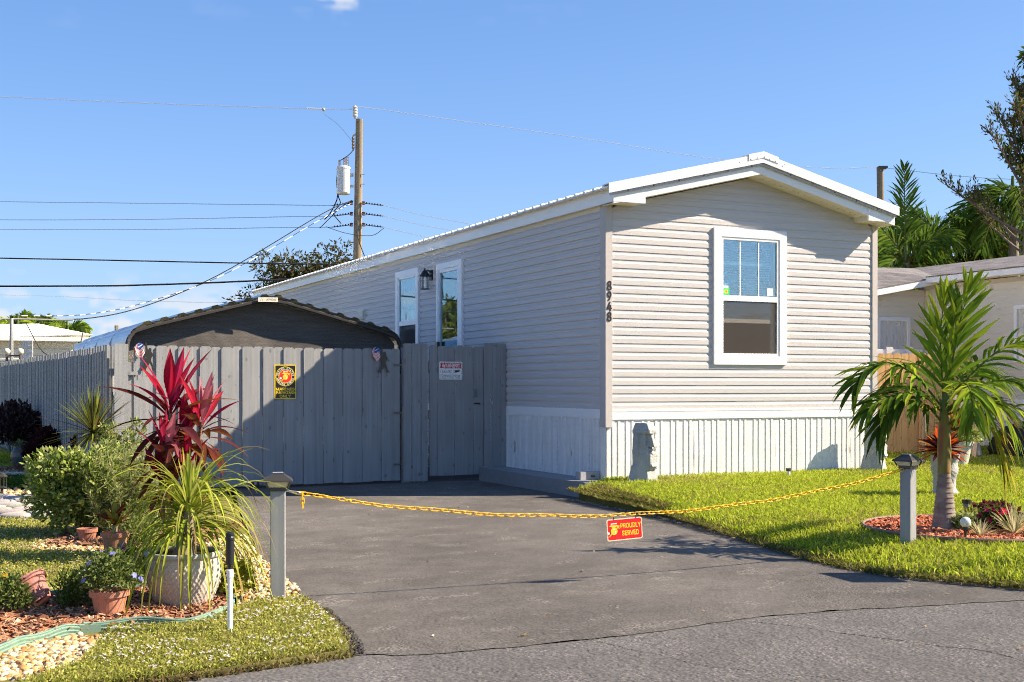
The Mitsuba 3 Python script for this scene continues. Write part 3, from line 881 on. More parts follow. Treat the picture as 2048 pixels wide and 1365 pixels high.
s, i = 0.16, 0
while s < 22:
    h = 1.83 + rng.uniform(-0.015, 0.012)
    put('picket', MB().box(s, s + 0.125, -0.055 + rng.uniform(-0.006, 0.006), -0.022, 0.03, h, X=FWD), 'grey_wood', LF, nocol=True)
    if s < 16:
        put('picket', MB().box(s + 0.105, s + 0.215, 0.022, 0.042, 0.03, h - 0.02, X=FWD), 'grey_wood', LF, nocol=True)
    s += 0.195 + rng.uniform(-0.008, 0.008); i += 1
mb = MB()
for zz in (0.4, 1.45):
    mb.box(0.1, 22, -0.02, 0.02, zz, zz + 0.09, X=FWD)
put('rail', mb, 'grey_wood', LF, nocol=True)
put('corner_post', board(-5.338, -5.175, 0.02, 1.84, VF - 0.02, 0.02, 0.004), 'grey_wood', LF, nocol=True)
put('corner_post', hb(MB(), -5.32, -5.20, VF, VF + 0.1, 0.0, 1.80), 'grey_wood', LF, nocol=True)
put('gate_strike', hb(hb(MB(), -5.172, -5.112, VF - 0.004, VF + 0.05, 0.02, 1.62, (0.2, 0.2, 0.2)), -5.16, -5.06, VF - 0.05, VF - 0.03, 1.46, 1.50), 'grey_wood', LF, nocol=True)

# ================================================================== SIGNS ON THE GATES
GOLD = (0.80, 0.52, 0.03); RED = (0.62, 0.03, 0.02); WHT = (0.82, 0.82, 0.80); YEL = (0.85, 0.60, 0.02)


def emblem(mb, M, r):
    """gold globe with an anchor behind it and a spread bird above, about 2r tall"""
    def at(dx, dy, dz):
        Q = np.eye(4); Q[:3, 3] = (dx, dy, dz); return M @ Q
    disc = lambda rr: Polygon([(rr * math.cos(a), rr * math.sin(a)) for a in np.linspace(0, 2 * math.pi, 28)[:-1]])
    ring = disc(r * 0.62).difference(disc(r * 0.46)).intersection(Polygon([(-2 * r, -0.1 * r), (0.1 * r, -2 * r), (-2 * r, -2 * r)]))
    mb.poly(ring, 0.0012, at(0.02 * r, -0.05 * r, 0.0008), GOLD)
    mb.poly(LineString([(-0.55 * r, -0.62 * r), (0.62 * r, 0.42 * r)]).buffer(0.055 * r), 0.0012, at(0, 0, 0.0006), GOLD)
    mb.poly(Polygon([(-0.82 * r, -0.12 * r), (-0.52 * r, -0.22 * r), (-0.62 * r, -0.42 * r), (-0.80 * r, -0.40 * r)]), 0.0012, at(0, 0, 0.001), WHT)
    mb.poly(LineString([(0.36 * r, 0.42 * r), (0.62 * r, 0.18 * r)]).buffer(0.05 * r), 0.0012, at(0, 0, 0.001), GOLD)
    mb.poly(disc(r * 0.40), 0.0014, at(0, -0.10 * r, 0.0012), GOLD)
    mb.poly(Polygon([(-0.12 * r, 0.16 * r), (0.05 * r, 0.20 * r), (0.0, 0.0), (-0.10 * r, 0.02 * r)]), 0.001, at(0, 0, 0.0028), (0.85, 0.75, 0.45))
    mb.poly(Polygon([(0.08 * r, -0.10 * r), (0.22 * r, -0.08 * r), (0.16 * r, -0.40 * r), (0.06 * r, -0.30 * r)]), 0.001, at(0, 0, 0.0028), (0.85, 0.75, 0.45))
    wing = [(-0.62 * r, 0.42 * r), (-0.30 * r, 0.58 * r), (0, 0.52 * r), (0.30 * r, 0.58 * r), (0.62 * r, 0.42 * r), (0.30 * r, 0.36 * r), (0.10 * r, 0.24 * r), (-0.10 * r, 0.24 * r), (-0.30 * r, 0.36 * r)]
    mb.poly(wing, 0.0012, at(0, 0, 0.001), GOLD)
    mb.poly(Polygon([(-0.36 * r, 0.62 * r), (0.36 * r, 0.66 * r), (0.34 * r, 0.76 * r), (-0.34 * r, 0.72 * r)]), 0.001, at(0, 0, 0.0008), WHT)


def rrect(w, h, r):
    return Polygon([(-w / 2 + r, -h / 2 + r), (w / 2 - r, -h / 2 + r), (w / 2 - r, h / 2 - r), (-w / 2 + r, h / 2 - r)]).buffer(r, quad_segs=3)


PS = thing('parking_sign', 'black and yellow metal parking sign with a round red emblem on the wide gate', 'sign')
Ms = frame(HW([-3.201, VF - 0.022, 1.378]), A, Z)
w, h = 0.286, 0.444
put('plate', MB().poly(rrect(w, h, 0.008), 0.002, Ms, YEL).poly(rrect(w - 0.022, h - 0.022, 0.006), 0.0012, Ms @ np.array(T().translate([0, 0, 0.002]).matrix), BLACK), 'gloss', PS)


def off(M, x, y, zz):
    Q = np.eye(4); Q[:3, 3] = (x, y, zz); return M @ Q


def disc(r, n=40):
    return Polygon([(r * math.cos(a), r * math.sin(a)) for a in np.linspace(0, 2 * math.pi, n, endpoint=False)])


mb = MB()
mb.poly(disc(0.128), 0.001, off(Ms, 0, 0.070, 0.0034), YEL)
mb.poly(disc(0.121), 0.001, off(Ms, 0, 0.070, 0.0046), BLACK)
mb.poly(disc(0.089), 0.001, off(Ms, 0, 0.070, 0.0058), YEL)
mb.poly(disc(0.083), 0.001, off(Ms, 0, 0.070, 0.0070), RED)
emblem(mb, off(Ms, 0, 0.070, 0.0080), 0.088)


def arc_text(mb, text, R, cx, cy, a0, a1, M, hgt, col, outward=True):
    n = len(text)
    for i, ch in enumerate(text):
        if ch == ' ':
            continue
        a = a0 + (a1 - a0) * i / (n - 1)
        rot = a - math.pi / 2 if outward else a + math.pi / 2
        x, y = cx + R * math.cos(a), cy + R * math.sin(a)
        Q = np.eye(4); Q[:2, :2] = [[math.cos(rot), -math.sin(rot)], [math.sin(rot), math.cos(rot)]]; Q[:3, 3] = (x, y, 0)
        text_shape(mb, ch, hgt, M @ Q, col, 1.0, 0.001, True)


arc_text(mb, 'UNITED STATES', 0.094, 0, 0.070, math.radians(172), math.radians(8), off(Ms, 0, 0, 0.0060), 0.022, WHT)
arc_text(mb, 'MARINE CORPS', 0.115, 0, 0.070, math.radians(198), math.radians(342), off(Ms, 0, 0, 0.0060), 0.022, WHT, False)
put('emblem', mb, 'gloss', PS, label='round red and gold emblem ringed by white lettering')
mb = MB()
for i, (t, wd) in enumerate((('MARINES', 0.248), ('PARKING', 0.248), ('ONLY', 0.150))):
    text_shape(mb, t, 0.034, off(Ms, 0, -0.113 - i * 0.046, 0.0034), YEL, 1.0, 0.001, True, True, wd)
put('lettering', mb, 'gloss', PS)

WS = thing('warning_sign', 'white sign with red header warning of security cameras on the small gate', 'sign')
Mw = frame(HW([-0.868, VF - 0.026, 1.536]), A, Z)
w, h = 0.345, 0.248
q = MB().poly(rrect(w, h, 0.014), 0.003, Mw, WHT)
put('plate', q, 'gloss', WS)
mb = MB()
mb.poly(rrect(w - 0.03, h - 0.03, 0.008).difference(rrect(w - 0.036, h - 0.036, 0.006)), 0.0008, off(Mw, 0, 0, 0.003), BLACK)
mb.poly(rrect(w - 0.04, 0.070, 0.004), 0.0008, off(Mw, 0, 0.068, 0.003), (0.55, 0.012, 0.03))
text_shape(mb, 'WARNING', 0.050, off(Mw, 0, 0.043, 0.0041), WHT, 1.0, 0.001, True, True, 0.262)
text_shape(mb, 'Security', 0.046, off(Mw, -0.062, -0.030, 0.003), BLACK, 1.0, 0.001, False, True, 0.150)
text_shape(mb, 'Cameras In Use', 0.046, off(Mw, 0, -0.094, 0.003), BLACK, 1.0, 0.001, False, True, 0.272)
mb.poly(LineString([(0.055, -0.010), (0.085, -0.010)]).buffer(0.017), 0.0008, off(Mw, 0, 0, 0.003), BLACK)
mb.poly(disc(0.010, 14), 0.0006, off(Mw, 0.053, -0.010, 0.0040), WHT)
mb.poly([(0.09, -0.024), (0.135, -0.012), (0.135, 0.010), (0.09, 0.006)], 0.0008, off(Mw, 0, 0, 0.003), BLACK)
put('lettering', mb, 'gloss', WS)

# two cut-out soldiers carrying flags, staked over the gate top
SOL = [(0.060, 0.338), (0.066, 0.335), (0.070, 0.29), (0.078, 0.255), (0.086, 0.248), (0.088, 0.262), (0.104, 0.272), (0.118, 0.262), (0.122, 0.245), (0.118, 0.232), (0.126, 0.215), (0.138, 0.196), (0.170, 0.146), (0.172, 0.140), (0.166, 0.142), (0.140, 0.168),
       (0.128, 0.160), (0.118, 0.135), (0.116, 0.115), (0.130, 0.080), (0.142, 0.040), (0.150, 0.012), (0.172, 0.008), (0.170, -0.004), (0.132, -0.014), (0.128, 0.0), (0.120, 0.04), (0.100, 0.080), (0.085, 0.050), (0.060, 0.020), (0.056, -0.006), (0.048, -0.014),
       (0.002, -0.002), (0.0, 0.006), (0.012, 0.020), (0.034, 0.045), (0.052, 0.080), (0.050, 0.115), (0.058, 0.150), (0.050, 0.20), (0.046, 0.27), (0.050, 0.30), (0.048, 0.33), (0.052, 0.345)]


def soldier(u, z, col, tilt, where, rot_label):
    t = thing('soldier_cutout', where, 'garden ornament')
    M = frame(HW([u, VF - 0.045, z]), A + 0.0 * Z, Z) @ np.array(T().rotate([0, 0, 1], tilt).matrix)
    mb = MB().poly(SOL, 0.004, M, col)
    put('figure', mb, 'gloss', t)
    fl = t                                                # the flag: canton and stripes on a gently waved sheet
    ny = 11
    def P3(a, b):                                         # a across 0..1, b down 0..1
        a, b = np.broadcast_arrays(np.asarray(a, float), np.asarray(b, float))
        x = -0.062 + 0.092 * a - 0.018 * np.sin(b * 5.0) * (1 - 0.3 * a) + 0.012 * (b > 2)
        y = 0.330 - 0.165 * b - 0.050 * (1 - a) * (0.4 + b * 0.5) + 0.012 * np.sin(a * 5 + b * 3)
        w = 0.007 * np.sin(a * 6 + b * 4)
        return np.stack([x, y, w + 0.008], -1)
    st = MB()
    for k in range(7):
        a0, a1 = k / 7, (k + 1) / 7
        b = np.linspace(0.0, 1.0 - 0.5 * abs(a0 - 0.55), ny)
        for (x0, x1, cc) in ((a0, a0 + 0.077, RED), (a0 + 0.077, a1, WHT)):
            V = np.vstack([P3(x0, b), P3(x1, b)])
            st.add(V @ M[:3, :3].T + M[:3, 3], [[i, i + 1, ny + i + 1, ny + i] for i in range(ny - 1)], cc)
    ca = MB()
    aa = np.linspace(0.28, 1.0, 6); bb = np.linspace(-0.02, 0.34, 6)
    V = P3(aa[:, None], bb[None, :]).reshape(-1, 3) + [0, 0, 0.004]
    ca.add(V @ M[:3, :3].T + M[:3, 3], [[i * 6 + j, i * 6 + j + 1, i * 6 + j + 7, i * 6 + j + 6] for i in range(5) for j in range(5)], (0.03, 0.06, 0.30))
    for k in range(14):
        q = P3(0.34 + 0.6 * ((k * 0.37) % 1), 0.02 + 0.30 * ((k * 0.61) % 1)) + [0, 0, 0.006]
        ca.poly(disc(0.0045, 6), 0.0008, M @ np.array(T().translate(list(q)).matrix), WHT)
    f = put('flag', st, 'paint', t)
    put('canton', ca, 'paint', f)
    sk = MB()
    for x in (0.016, 0.135):
        sk.box(x - 0.002, x + 0.002, -0.085, 0.0, 0.0, 0.004, (0.1, 0.1, 0.1), lambda v: v @ M[:3, :3].T + M[:3, 3])
    put('stake', sk, 'paint', t)


soldier(-5.02, 1.525, (0.032, 0.028, 0.023), 0, 'sunlit dark soldier cutout with a flag at the far left of the wide gate', 0)
soldier(-1.945, 1.515, (0.032, 0.028, 0.023), 0, 'dark shaded soldier cutout with a flag at the right end of the wide gate', 0)

# ================================================================== CARPORT
CP = thing('carport', 'low metal carport with corrugated roof and dark shade cloth end behind the wide gate', 'carport')
UC = -3.25


def arch(n_side=26, off_=0.0, bumps=True):
    """outline from the left eave over the peak to the right eave in (u, z)"""
    half = []
    half += [(1.86, 1.55), (1.86, 1.85)]
    for a in np.linspace(0, 1, 6)[1:]:
        t = a * math.radians(74)
        half.append((1.86 - 0.16 * (1 - math.cos(t)), 1.85 + 0.26 * math.sin(t) * 0.92))
    x0, z0 = half[-1]
    k = 8
    for i in range(1, k + 1):
        xa = x0 + (0.0 - x0) * (i - 1) / k; xb = x0 + (0.0 - x0) * i / k
        zz = lambda x: 2.555 - 0.262 * x if x > 0.12 else 2.555 - 0.262 * 0.12 + 0.004
        if bumps:
            L = xa - xb
            for fr_, dz in ((0.30, 0.0), (0.42, 0.026), (0.72, 0.026), (0.84, 0.0), (1.0, 0.0)):
                x = xa - L * fr_
                half.append((x, zz(x) + dz))
        else:
            half.append((xb, zz(xb)))
    h = np.array(half)
    l = np.stack([UC - h[:, 0], h[:, 1]], 1); r = np.stack([UC + h[::-1, 0], h[::-1, 1]], 1)
    return np.vstack([l, r[1:]])


pa = arch()
vs = [3.33, 5.05, 6.75, 8.45, 10.1]
mb = MB(); n = len(pa)
for a, b in zip(vs[:-1], vs[1:]):
    q = MB()
    rows = [np.stack([pa[:, 0], np.full(n, vv), pa[:, 1] + dz], 1) for vv, dz in ((a, 0.004 if a > 3.4 else 0.0), (b + 0.03, 0.0))]
    q.add(HW(np.vstack(rows)), [[i, i + 1, n + i + 1, n + i] for i in range(n - 1)], WHT)
    put('roof_panel', q, 'galvanized', CP, nocol=True)
fl = arch(bumps=False) - [0, 0.02]
fm = MB()
fm.tube(HW(np.stack([fl[:, 0], np.full(len(fl), 3.37), fl[:, 1] - 0.03], 1)), 0.028, (0.05, 0.047, 0.045), 6)
put('arch_frame', fm, 'paint', CP)
for vv in (5.0, 6.7, 8.4, 10.0):
    put('arch_frame', MB().tube(HW(np.stack([fl[:, 0], np.full(len(fl), vv), fl[:, 1] - 0.03], 1)), 0.028, (0.3, 0.3, 0.31), 6), 'paint', CP)
for uu in (UC - 1.84, UC + 1.84):
    put('post', hb(MB(), uu - 0.025, uu + 0.025, 3.36, 3.41, 0.0, 1.62, (0.3, 0.3, 0.31)), 'paint', CP)
# shade cloth over the front end, slack and folded
nu, nz = 60, 26
g = []
for i, uu in enumerate(np.linspace(UC - 1.83, UC + 1.83, nu)):
    zt = np.interp(uu, fl[:, 0], fl[:, 1]) - 0.045
    for j in range(nz):
        zz = 0.9 + (zt - 0.9) * j / (nz - 1)
        bul = 0.05 * (meshkit.fbm(np.array([uu * 1.6, zz * 1.1, 3.0]), 3) - 0.5) + 0.03 * math.sin(uu * 5 + zz * 3) * (1 - j / nz)
        g.append((uu, 3.56 + bul, zz))
cl = MB().add(HW(np.array(g)), [[i * nz + j, (i + 1) * nz + j, (i + 1) * nz + j + 1, i * nz + j + 1] for i in range(nu - 1) for j in range(nz - 1)])
put('shade_cloth', cl, 'shade_cloth', CP, smooth=True, nocol=True)
Mp = frame(HW([-3.30, 3.315, 2.478]), A * 1.0 + 0.02 * Z, Z)
pl = MB().poly(rrect(0.27, 0.062, 0.004), 0.004, Mp, (0.62, 0.58, 0.47))
NP = put('name_plate', pl, 'paint', CP, label='cream maker plate at the carport peak')
mb = MB()
text_shape(mb, 'ARROW', 0.026, off(Mp, 0.045, -0.013, 0.004), (0.08, 0.08, 0.08), 1.05, 0.001)
mb.poly(Polygon([(-0.108, -0.004), (-0.086, 0.016), (-0.064, -0.004), (-0.070, -0.004), (-0.086, 0.010), (-0.102, -0.004)]), 0.001, off(Mp, 0, 0, 0.004), (0.08, 0.08, 0.08))
for x in (-0.104, -0.074):
    mb.poly(rrect(0.010, 0.010, 0.002), 0.001, off(Mp, x, -0.016, 0.004), (0.08, 0.08, 0.08))
put('lettering', mb, 'paint', NP)

# ================================================================== STONE HEAD STATUES
def moai(o, face, hgt, label):
    import manifold3d as m3
    f = np.array([math.cos(face), math.sin(face), 0]); sd = np.array([-f[1], f[0], 0])
    def slab(z0, z1, f0a, f1a, f0b, f1b, wa, wb):
        pts = [(x, y, zz) for zz, x0, x1, w in ((z0, f0a, f1a, wa), (z1, f0b, f1b, wb)) for x, y in ((x0, -w), (x0, w), (x1, -w * 0.72), (x1, w * 0.72), ((x0 + x1) / 2, -w * 1.08), ((x0 + x1) / 2, w * 1.08))]
        return m3.Manifold.hull_points(np.array(pts))
    parts = [slab(0.0, 0.20, -0.17, 0.15, -0.13, 0.11, 0.155, 0.125),         # shoulders
             slab(0.16, 0.34, -0.12, 0.155, -0.12, 0.165, 0.115, 0.115),      # chin and jaw
             slab(0.19, 0.235, -0.02, 0.185, -0.02, 0.16, 0.085, 0.095),      # jut of the chin
             slab(0.32, 0.60, -0.12, 0.118, -0.11, 0.070, 0.118, 0.108),      # cheeks
             slab(0.34, 0.365, 0.0, 0.172, 0.0, 0.150, 0.055, 0.058),         # lower lip
             slab(0.383, 0.412, 0.0, 0.160, 0.0, 0.178, 0.058, 0.05),         # upper lip
             slab(0.425, 0.60, 0.02, 0.195, 0.02, 0.118, 0.045, 0.026),       # nose
             slab(0.59, 0.635, -0.115, 0.150, -0.115, 0.155, 0.118, 0.116),   # brow
             slab(0.635, 0.72, -0.115, 0.145, -0.085, 0.085, 0.114, 0.088)]   # forehead
    for s in (-1, 1):
        parts.append(m3.Manifold.hull_points(np.array([(x, s * y, zz) for x in (-0.055, -0.005) for y in (0.10, 0.142) for zz in (0.33, 0.60)])))
    m = parts[0]
    for p in parts[1:]:
        m = m + p
    for s in (-1, 1):
        m = m - m3.Manifold.hull_points(np.array([(x, s * y, zz) for x in (0.072, 0.25) for y, zz in ((0.044, 0.585), (0.10, 0.585), (0.088, 0.46), (0.058, 0.45))]))
    m = m.scale([0.90, 0.84, hgt / 0.72]).refine_to_length(0.014)
    mm = m.to_mesh()
    tm = trimesh.Trimesh(np.array(mm.vert_properties[:, :3], float), np.array(mm.tri_verts), process=True)
    trimesh.smoothing.filter_taubin(tm, lamb=0.5, nu=0.52, iterations=4)
    v = np.array(tm.vertices)
    v += tm.vertex_normals * (0.010 * (meshkit.fbm(v * 22, 3, 5) - 0.5))[:, None]
    V = np.asarray(o) + v[:, :1] * f + v[:, 1:2] * sd + v[:, 2:] * Z
    k = put('stone_statue', MB().add(V, tm.faces), 'stone', smooth=True, nocol=True, label=label, cat='statue', group='stone heads by the white skirting')
    return k


moai((1.575, 14.46, 0.185), math.radians(-46), 0.70, 'grey stone head statue on the paver at the left end of the white skirting')
moai((4.80, 16.10, 0.215), math.radians(-36), 0.70, 'grey stone head statue at the right corner of the home behind the palm fronds')
put('paver', MB().box(1.20, 1.86, 14.22, 14.60, 0.12, 0.183, (0.36, 0.355, 0.34), lambda v: np.column_stack([1.53 + (v[:, 0] - 1.53) * 0.93 - (v[:, 1] - 14.42) * 0.37, 14.42 + (v[:, 0] - 1.53) * 0.37 + (v[:, 1] - 14.42) * 0.93, v[:, 2]])), 'stone', label='flat grey paver under the left stone head', cat='paver', nocol=True)


# ================================================================== POSTS, CHAIN, HANGING SIGN
def lamp_post(x, y, z0, h, rot, label):
    t = thing('chain_post', label, 'post', 'grey chain posts with solar caps')
    c, s = math.cos(rot), math.sin(rot)
    X = lambda v: np.column_stack([x + v[:, 0] * c - v[:, 1] * s, y + v[:, 0] * s + v[:, 1] * c, z0 + v[:, 2]])
    w = 0.0445
    mb = MB()
    pr = [(-w + 0.005, -w), (w - 0.005, -w), (w, -w + 0.005), (w, w - 0.005), (w - 0.005, w), (-w + 0.005, w), (-w, w - 0.005), (-w, -w + 0.005)]
    m = trimesh.creation.extrude_polygon(Polygon(pr), h + 0.05, engine='earcut')
    mb.add(X(np.array(m.vertices) - [0, 0, 0.05]), m.faces)
    put('shaft', mb, 'grey_wood', t, nocol=True)
    def fr(b0, b1, za, zb, cc, m_=None):
        q = m_ or MB()
        V = np.array([[-b0, -b0, za], [b0, -b0, za], [b0, b0, za], [-b0, b0, za], [-b1, -b1, zb], [b1, -b1, zb], [b1, b1, zb], [-b1, b1, zb]])
        return q.add(X(V), [[3, 2, 1, 0], [4, 5, 6, 7], [0, 1, 5, 4], [1, 2, 6, 5], [2, 3, 7, 6], [3, 0, 4, 7]], cc)
    BR = (0.045, 0.042, 0.038)
    cap = fr(0.052, 0.052, h - 0.012, h + 0.012, BR)
    for sx, sy in ((-1, -1), (1, -1), (1, 1), (-1, 1)):
        V = np.array([[sx * 0.058, sy * 0.058, h + 0.01], [sx * 0.072, sy * 0.072, h + 0.045]])
        cap.tube(X(V), 0.006, BR, 5)
    fr(0.088, 0.084, h + 0.044, h + 0.054, BR, cap); fr(0.084, 0.038, h + 0.054, h + 0.088, BR, cap)
    fr(0.038, 0.034, h + 0.088, h + 0.096, BR, cap)
    put('solar_cap', cap, 'gloss', t)
    put('lens', fr(0.052, 0.066, h + 0.012, h + 0.044, (0.62, 0.58, 0.42)), 'gloss', t)
    put('solar_panel', fr(0.030, 0.030, h + 0.0965, h + 0.0985, (0.30, 0.33, 0.38)), 'gloss', t)


lamp_post(-1.405, 7.30, 0.0, 0.705, 0.17, 'leaning grey chain post with solar cap between the gravel and the driveway')
lamp_post(3.02, 9.27, 0.05, 0.655, 0.70, 'grey chain post with solar cap on the lawn in front of the palm')

CH = thing('plastic_chain', 'bright yellow plastic chain strung across the driveway between both posts', 'chain')
pa_, pb_ = np.array([-1.30, 7.31]), np.array([2.965, 9.23])
N = 124


def chain_pt(t):
    t = np.asarray(t, float)
    xy = pa_ + (pb_ - pa_) * t[..., None]
    zz = 0.68 + (0.685 - 0.68) * t - 0.93 * t * (1 - t) + 0.004 * np.sin(t * 40)
    return np.concatenate([xy, zz[..., None]], -1)


link = MB()
LP, LR = 0.0385, 0.0034
th = np.linspace(0, 2 * math.pi, 13)
ring = np.stack([np.sign(np.cos(th)) * 0.014 + 0.0115 * np.cos(th), 0.0115 * np.sin(th), 0 * th], 1)
ring[np.abs(np.cos(th)) < 1e-6, 0] = 0
link.tube(ring, LR, (0.80, 0.47, 0.006), 6, False)
lv, lf, lc = link.arrays()
LINK = mikit.ply((lv, lf), plain('gloss', lc[0]), smooth=True)
ts = np.linspace(0.004, 0.996, N)
pts = chain_pt(ts)
for i in range(N):
    d = (pts[min(i + 1, N - 1)] - pts[max(i - 1, 0)]); d /= np.linalg.norm(d)
    up = np.cross(d, np.cross(Z, d)); up /= np.linalg.norm(up)
    ang = (math.pi / 4 if i % 2 else -math.pi / 4) + rng.normal(0, 0.18)
    side = np.cross(up, d)
    y = side * math.cos(ang) + up * math.sin(ang)
    M = frame(pts[i], d, y)
    scene[key_for('link', CH)] = {**LINK, 'to_world': T(M.tolist())}
put('hook', MB().tube([(-1.37, 7.30, 0.690), (-1.33, 7.31, 0.688), (-1.295, 7.31, 0.680)], 0.004, (0.55, 0.56, 0.58), 6).tube(bez([(-1.34, 7.31, 0.694), (-1.30, 7.30, 0.690), (-1.27, 7.31, 0.678), (-1.30, 7.32, 0.672), (-1.34, 7.31, 0.686)], 14), 0.003, (0.55, 0.56, 0.58), 5), 'metal', CH)
put('hook', MB().tube([(3.00, 9.25, 0.695), (2.975, 9.235, 0.69), (2.96, 9.23, 0.685)], 0.004, (0.15, 0.15, 0.16), 6), 'metal', CH)
mb = MB()
for i in range(3):
    p = np.array([-1.262, 7.325, 0.655 - i * 0.026])
    mb.tube(ring[:, [1, 2, 0]] * [0.9, 0.9, 0.75] + p if i % 2 else ring[:, [2, 1, 0]] * [0.9, 0.9, 0.75] + p, LR, (0.80, 0.47, 0.006), 6, False)
put('loose_link', mb, 'gloss', CH)

SG = thing('hanging_sign', 'red licence plate sized sign with gold lettering hanging from the yellow chain', 'sign')
ca, cb = chain_pt(0.459), chain_pt(0.508)
cen = (ca + cb) / 2
dx = cb - ca; dx[2] += 0.004; dx /= np.linalg.norm(dx)
Mg = frame(cen + [0.0, -0.008, -0.098], dx, Z - 0.05 * np.array([0.43, -0.9, 0]))
w, h = 0.272, 0.146
put('plate', MB().poly(rrect(w, h, 0.012), 0.002, Mg, (0.80, 0.62, 0.40)).poly(rrect(w - 0.012, h - 0.012, 0.010), 0.001, off(Mg, 0, 0, 0.002), (0.60, 0.012, 0.012)), 'gloss', SG)
mb = MB(); text_shape(mb, 'PROUDLY', 0.031, off(Mg, 0.046, 0.008, 0.003), YEL, 1.0, 0.001, True, True, 0.158); text_shape(mb, 'SERVED', 0.031, off(Mg, 0.042, -0.042, 0.003), YEL, 1.0, 0.001, True, True, 0.132)
put('lettering', mb, 'gloss', SG)
mb = MB(); emblem(mb, off(Mg, -0.084, -0.002, 0.003), 0.064)
put('emblem', mb, 'gloss', SG)
mb = MB()
for x in (-0.082, 0.092):
    p = (off(Mg, x, h / 2 + 0.004, 0.002))[:3, 3]
    mb.tube([p - [0, 0, 0.012], p + [0, -0.004, 0.008], p + [0, 0.012, 0.026], p + [0, 0.016, 0.0], p + [0, 0.004, -0.010]], 0.0025, (0.03, 0.03, 0.03), 5)
put('cable_tie', mb, 'paint', SG)

# small yard sign and its post, just out of the frame on the right (its shadow falls on the driveway)
YS = thing('yard_sign', 'small board sign on a slim post beside the driveway at the right edge', 'yard sign')
mb = MB()
d2 = np.array([0.14, -0.44, 0]); d2 /= np.linalg.norm(d2)
cx = np.array([3.80, 8.42, 0.86])
V = np.array([cx + d2 * a + Z * b + np.array([d2[1], -d2[0], 0]) * e for a in (-0.22, 0.22) for b in (0, 0.27) for e in (-0.01, 0.01)])
mb.add(V, BOXF, (0.6, 0.6, 0.58))
put('board', mb, 'paint', YS)
put('post', MB().tube([(3.82, 8.41, 0.0), (3.82, 8.41, 1.0)], 0.022, (0.3, 0.3, 0.3), 8), 'paint', YS)

# ================================================================== NEIGHBOUR'S HOUSE ON THE RIGHT
N0 = np.array([8.15, 24.0, 0.0])                          # inside corner; its front runs along A, its long side comes forward along -D


def NW(v):
    v = np.asarray(v, float)
    return N0 + v[..., :1] * A + v[..., 1:2] * D + v[..., 2:3] * Z


NH = thing('neighbour_house', 'cream sided neighbouring house with brown shingle roof behind the palm', 'house')
CREAMW = (0.66, 0.61, 0.50)
mb = MB(); mb.box(-6, 0.2, 0.006, 4, 0.1, 3.05, (0.5, 0.45, 0.35), NW); mb.box(0.006, 4, -9, 0.2, 0.1, 3.3, (0.5, 0.45, 0.35), NW)
NWALL = put('wall', mb, 'paint', NH)
NST = 0.1143
for k in range(19):
    zz = 1.04 + k * NST
    pr = [(0, 0), (0.014, 0), (0.012, 0.07), (0.003, NST), (0, NST)]
    pr = np.array([(o, zz + h) for o, h in pr])
    m1 = MB(); q = len(pr)
    V = np.vstack([np.stack([np.full(q, u), -pr[:, 0], pr[:, 1]], 1) for u in (-5, -0.014)])
    m1.add(NW(V), [[i, (i + 1) % q, q + (i + 1) % q, q + i] for i in range(q)], CREAMW)
    put('siding_plank', m1, 'paint', NWALL)
    m2 = MB()
    V = np.vstack([np.stack([-pr[:, 0], np.full(q, u), pr[:, 1]], 1) for u in (-9, -0.016)])
    m2.add(NW(V), [[i, (i + 1) % q, q + (i + 1) % q, q + i] for i in range(q)], CREAMW)
    if zz + NST < 3.32:
        put('siding_plank', m2, 'paint', NWALL)
NSK = put('skirting', MB().box(-5, -0.02, -0.01, 0.0, 0.05, 1.03, WHITE, NW).box(-0.01, 0.0, -9, -0.012, 0.05, 1.03, WHITE, NW), 'paint', NH)
for i in range(30):
    put('skirting_rib', MB().box(-0.028, -0.011, -9 + i * 0.28, -8.93 + i * 0.28, 0.07, 1.0, WHITE, NW), 'paint', NSK)
put('base_trim', MB().box(-0.03, -0.014, -9, -0.03, 1.0, 1.08, WHITE, NW), 'paint', NH)
# fascia: rake over the far front, eave along the near side; shingles above
def nbar(mb, a, b, th, hgt, c, flip=0):
    a = np.asarray(a, float); b = np.asarray(b, float)
    d = b - a; s = np.array([d[1], -d[0], 0.0]); s /= np.linalg.norm(s)
    V = np.array([p + s * e + Z * h for p in (a, b) for e in (0, th) for h in (0, hgt)])
    return mb.add(NW(V), BOXF, c)
fm = MB()
nbar(fm, (-5, -0.28, 2.43), (0.0, -0.28, 3.305), 0.03, 0.13, WHITE)
nbar(fm, (-0.25, -9, 3.325), (-0.25, -0.28, 3.325), -0.03, 0.12, WHITE)
put('fascia', fm, 'gloss', NH)
put('soffit', MB().box(-0.25, 0.0, -9, -0.25, 3.315, 3.325, CREAM, NW).add(NW([[-5, -0.28, 2.435], [0, -0.28, 3.31], [0, 0.02, 3.31], [-5, 0.02, 2.435]]), [[0, 1, 2, 3]], CREAM), 'paint', NH)
rf = MB()
for dz in (0.0, -0.02):
    rf.add(NW([[-5, -0.32, 2.57 + dz], [0.0, -0.32, 3.445 + dz], [0.0, 2.6, 3.91 + dz], [-5, 2.6, 3.36 + dz]]), [[0, 1, 2, 3]])
    rf.add(NW([[0.0, -0.32, 3.445 + dz], [-0.30, -0.32, 3.448 + dz], [-0.30, -9, 3.45 + dz], [2.2, -9, 3.97 + dz], [2.2, 2.6, 3.97 + dz], [0.0, 2.6, 3.91 + dz]]), [[0, 1, 2, 3], [0, 3, 4, 5]])
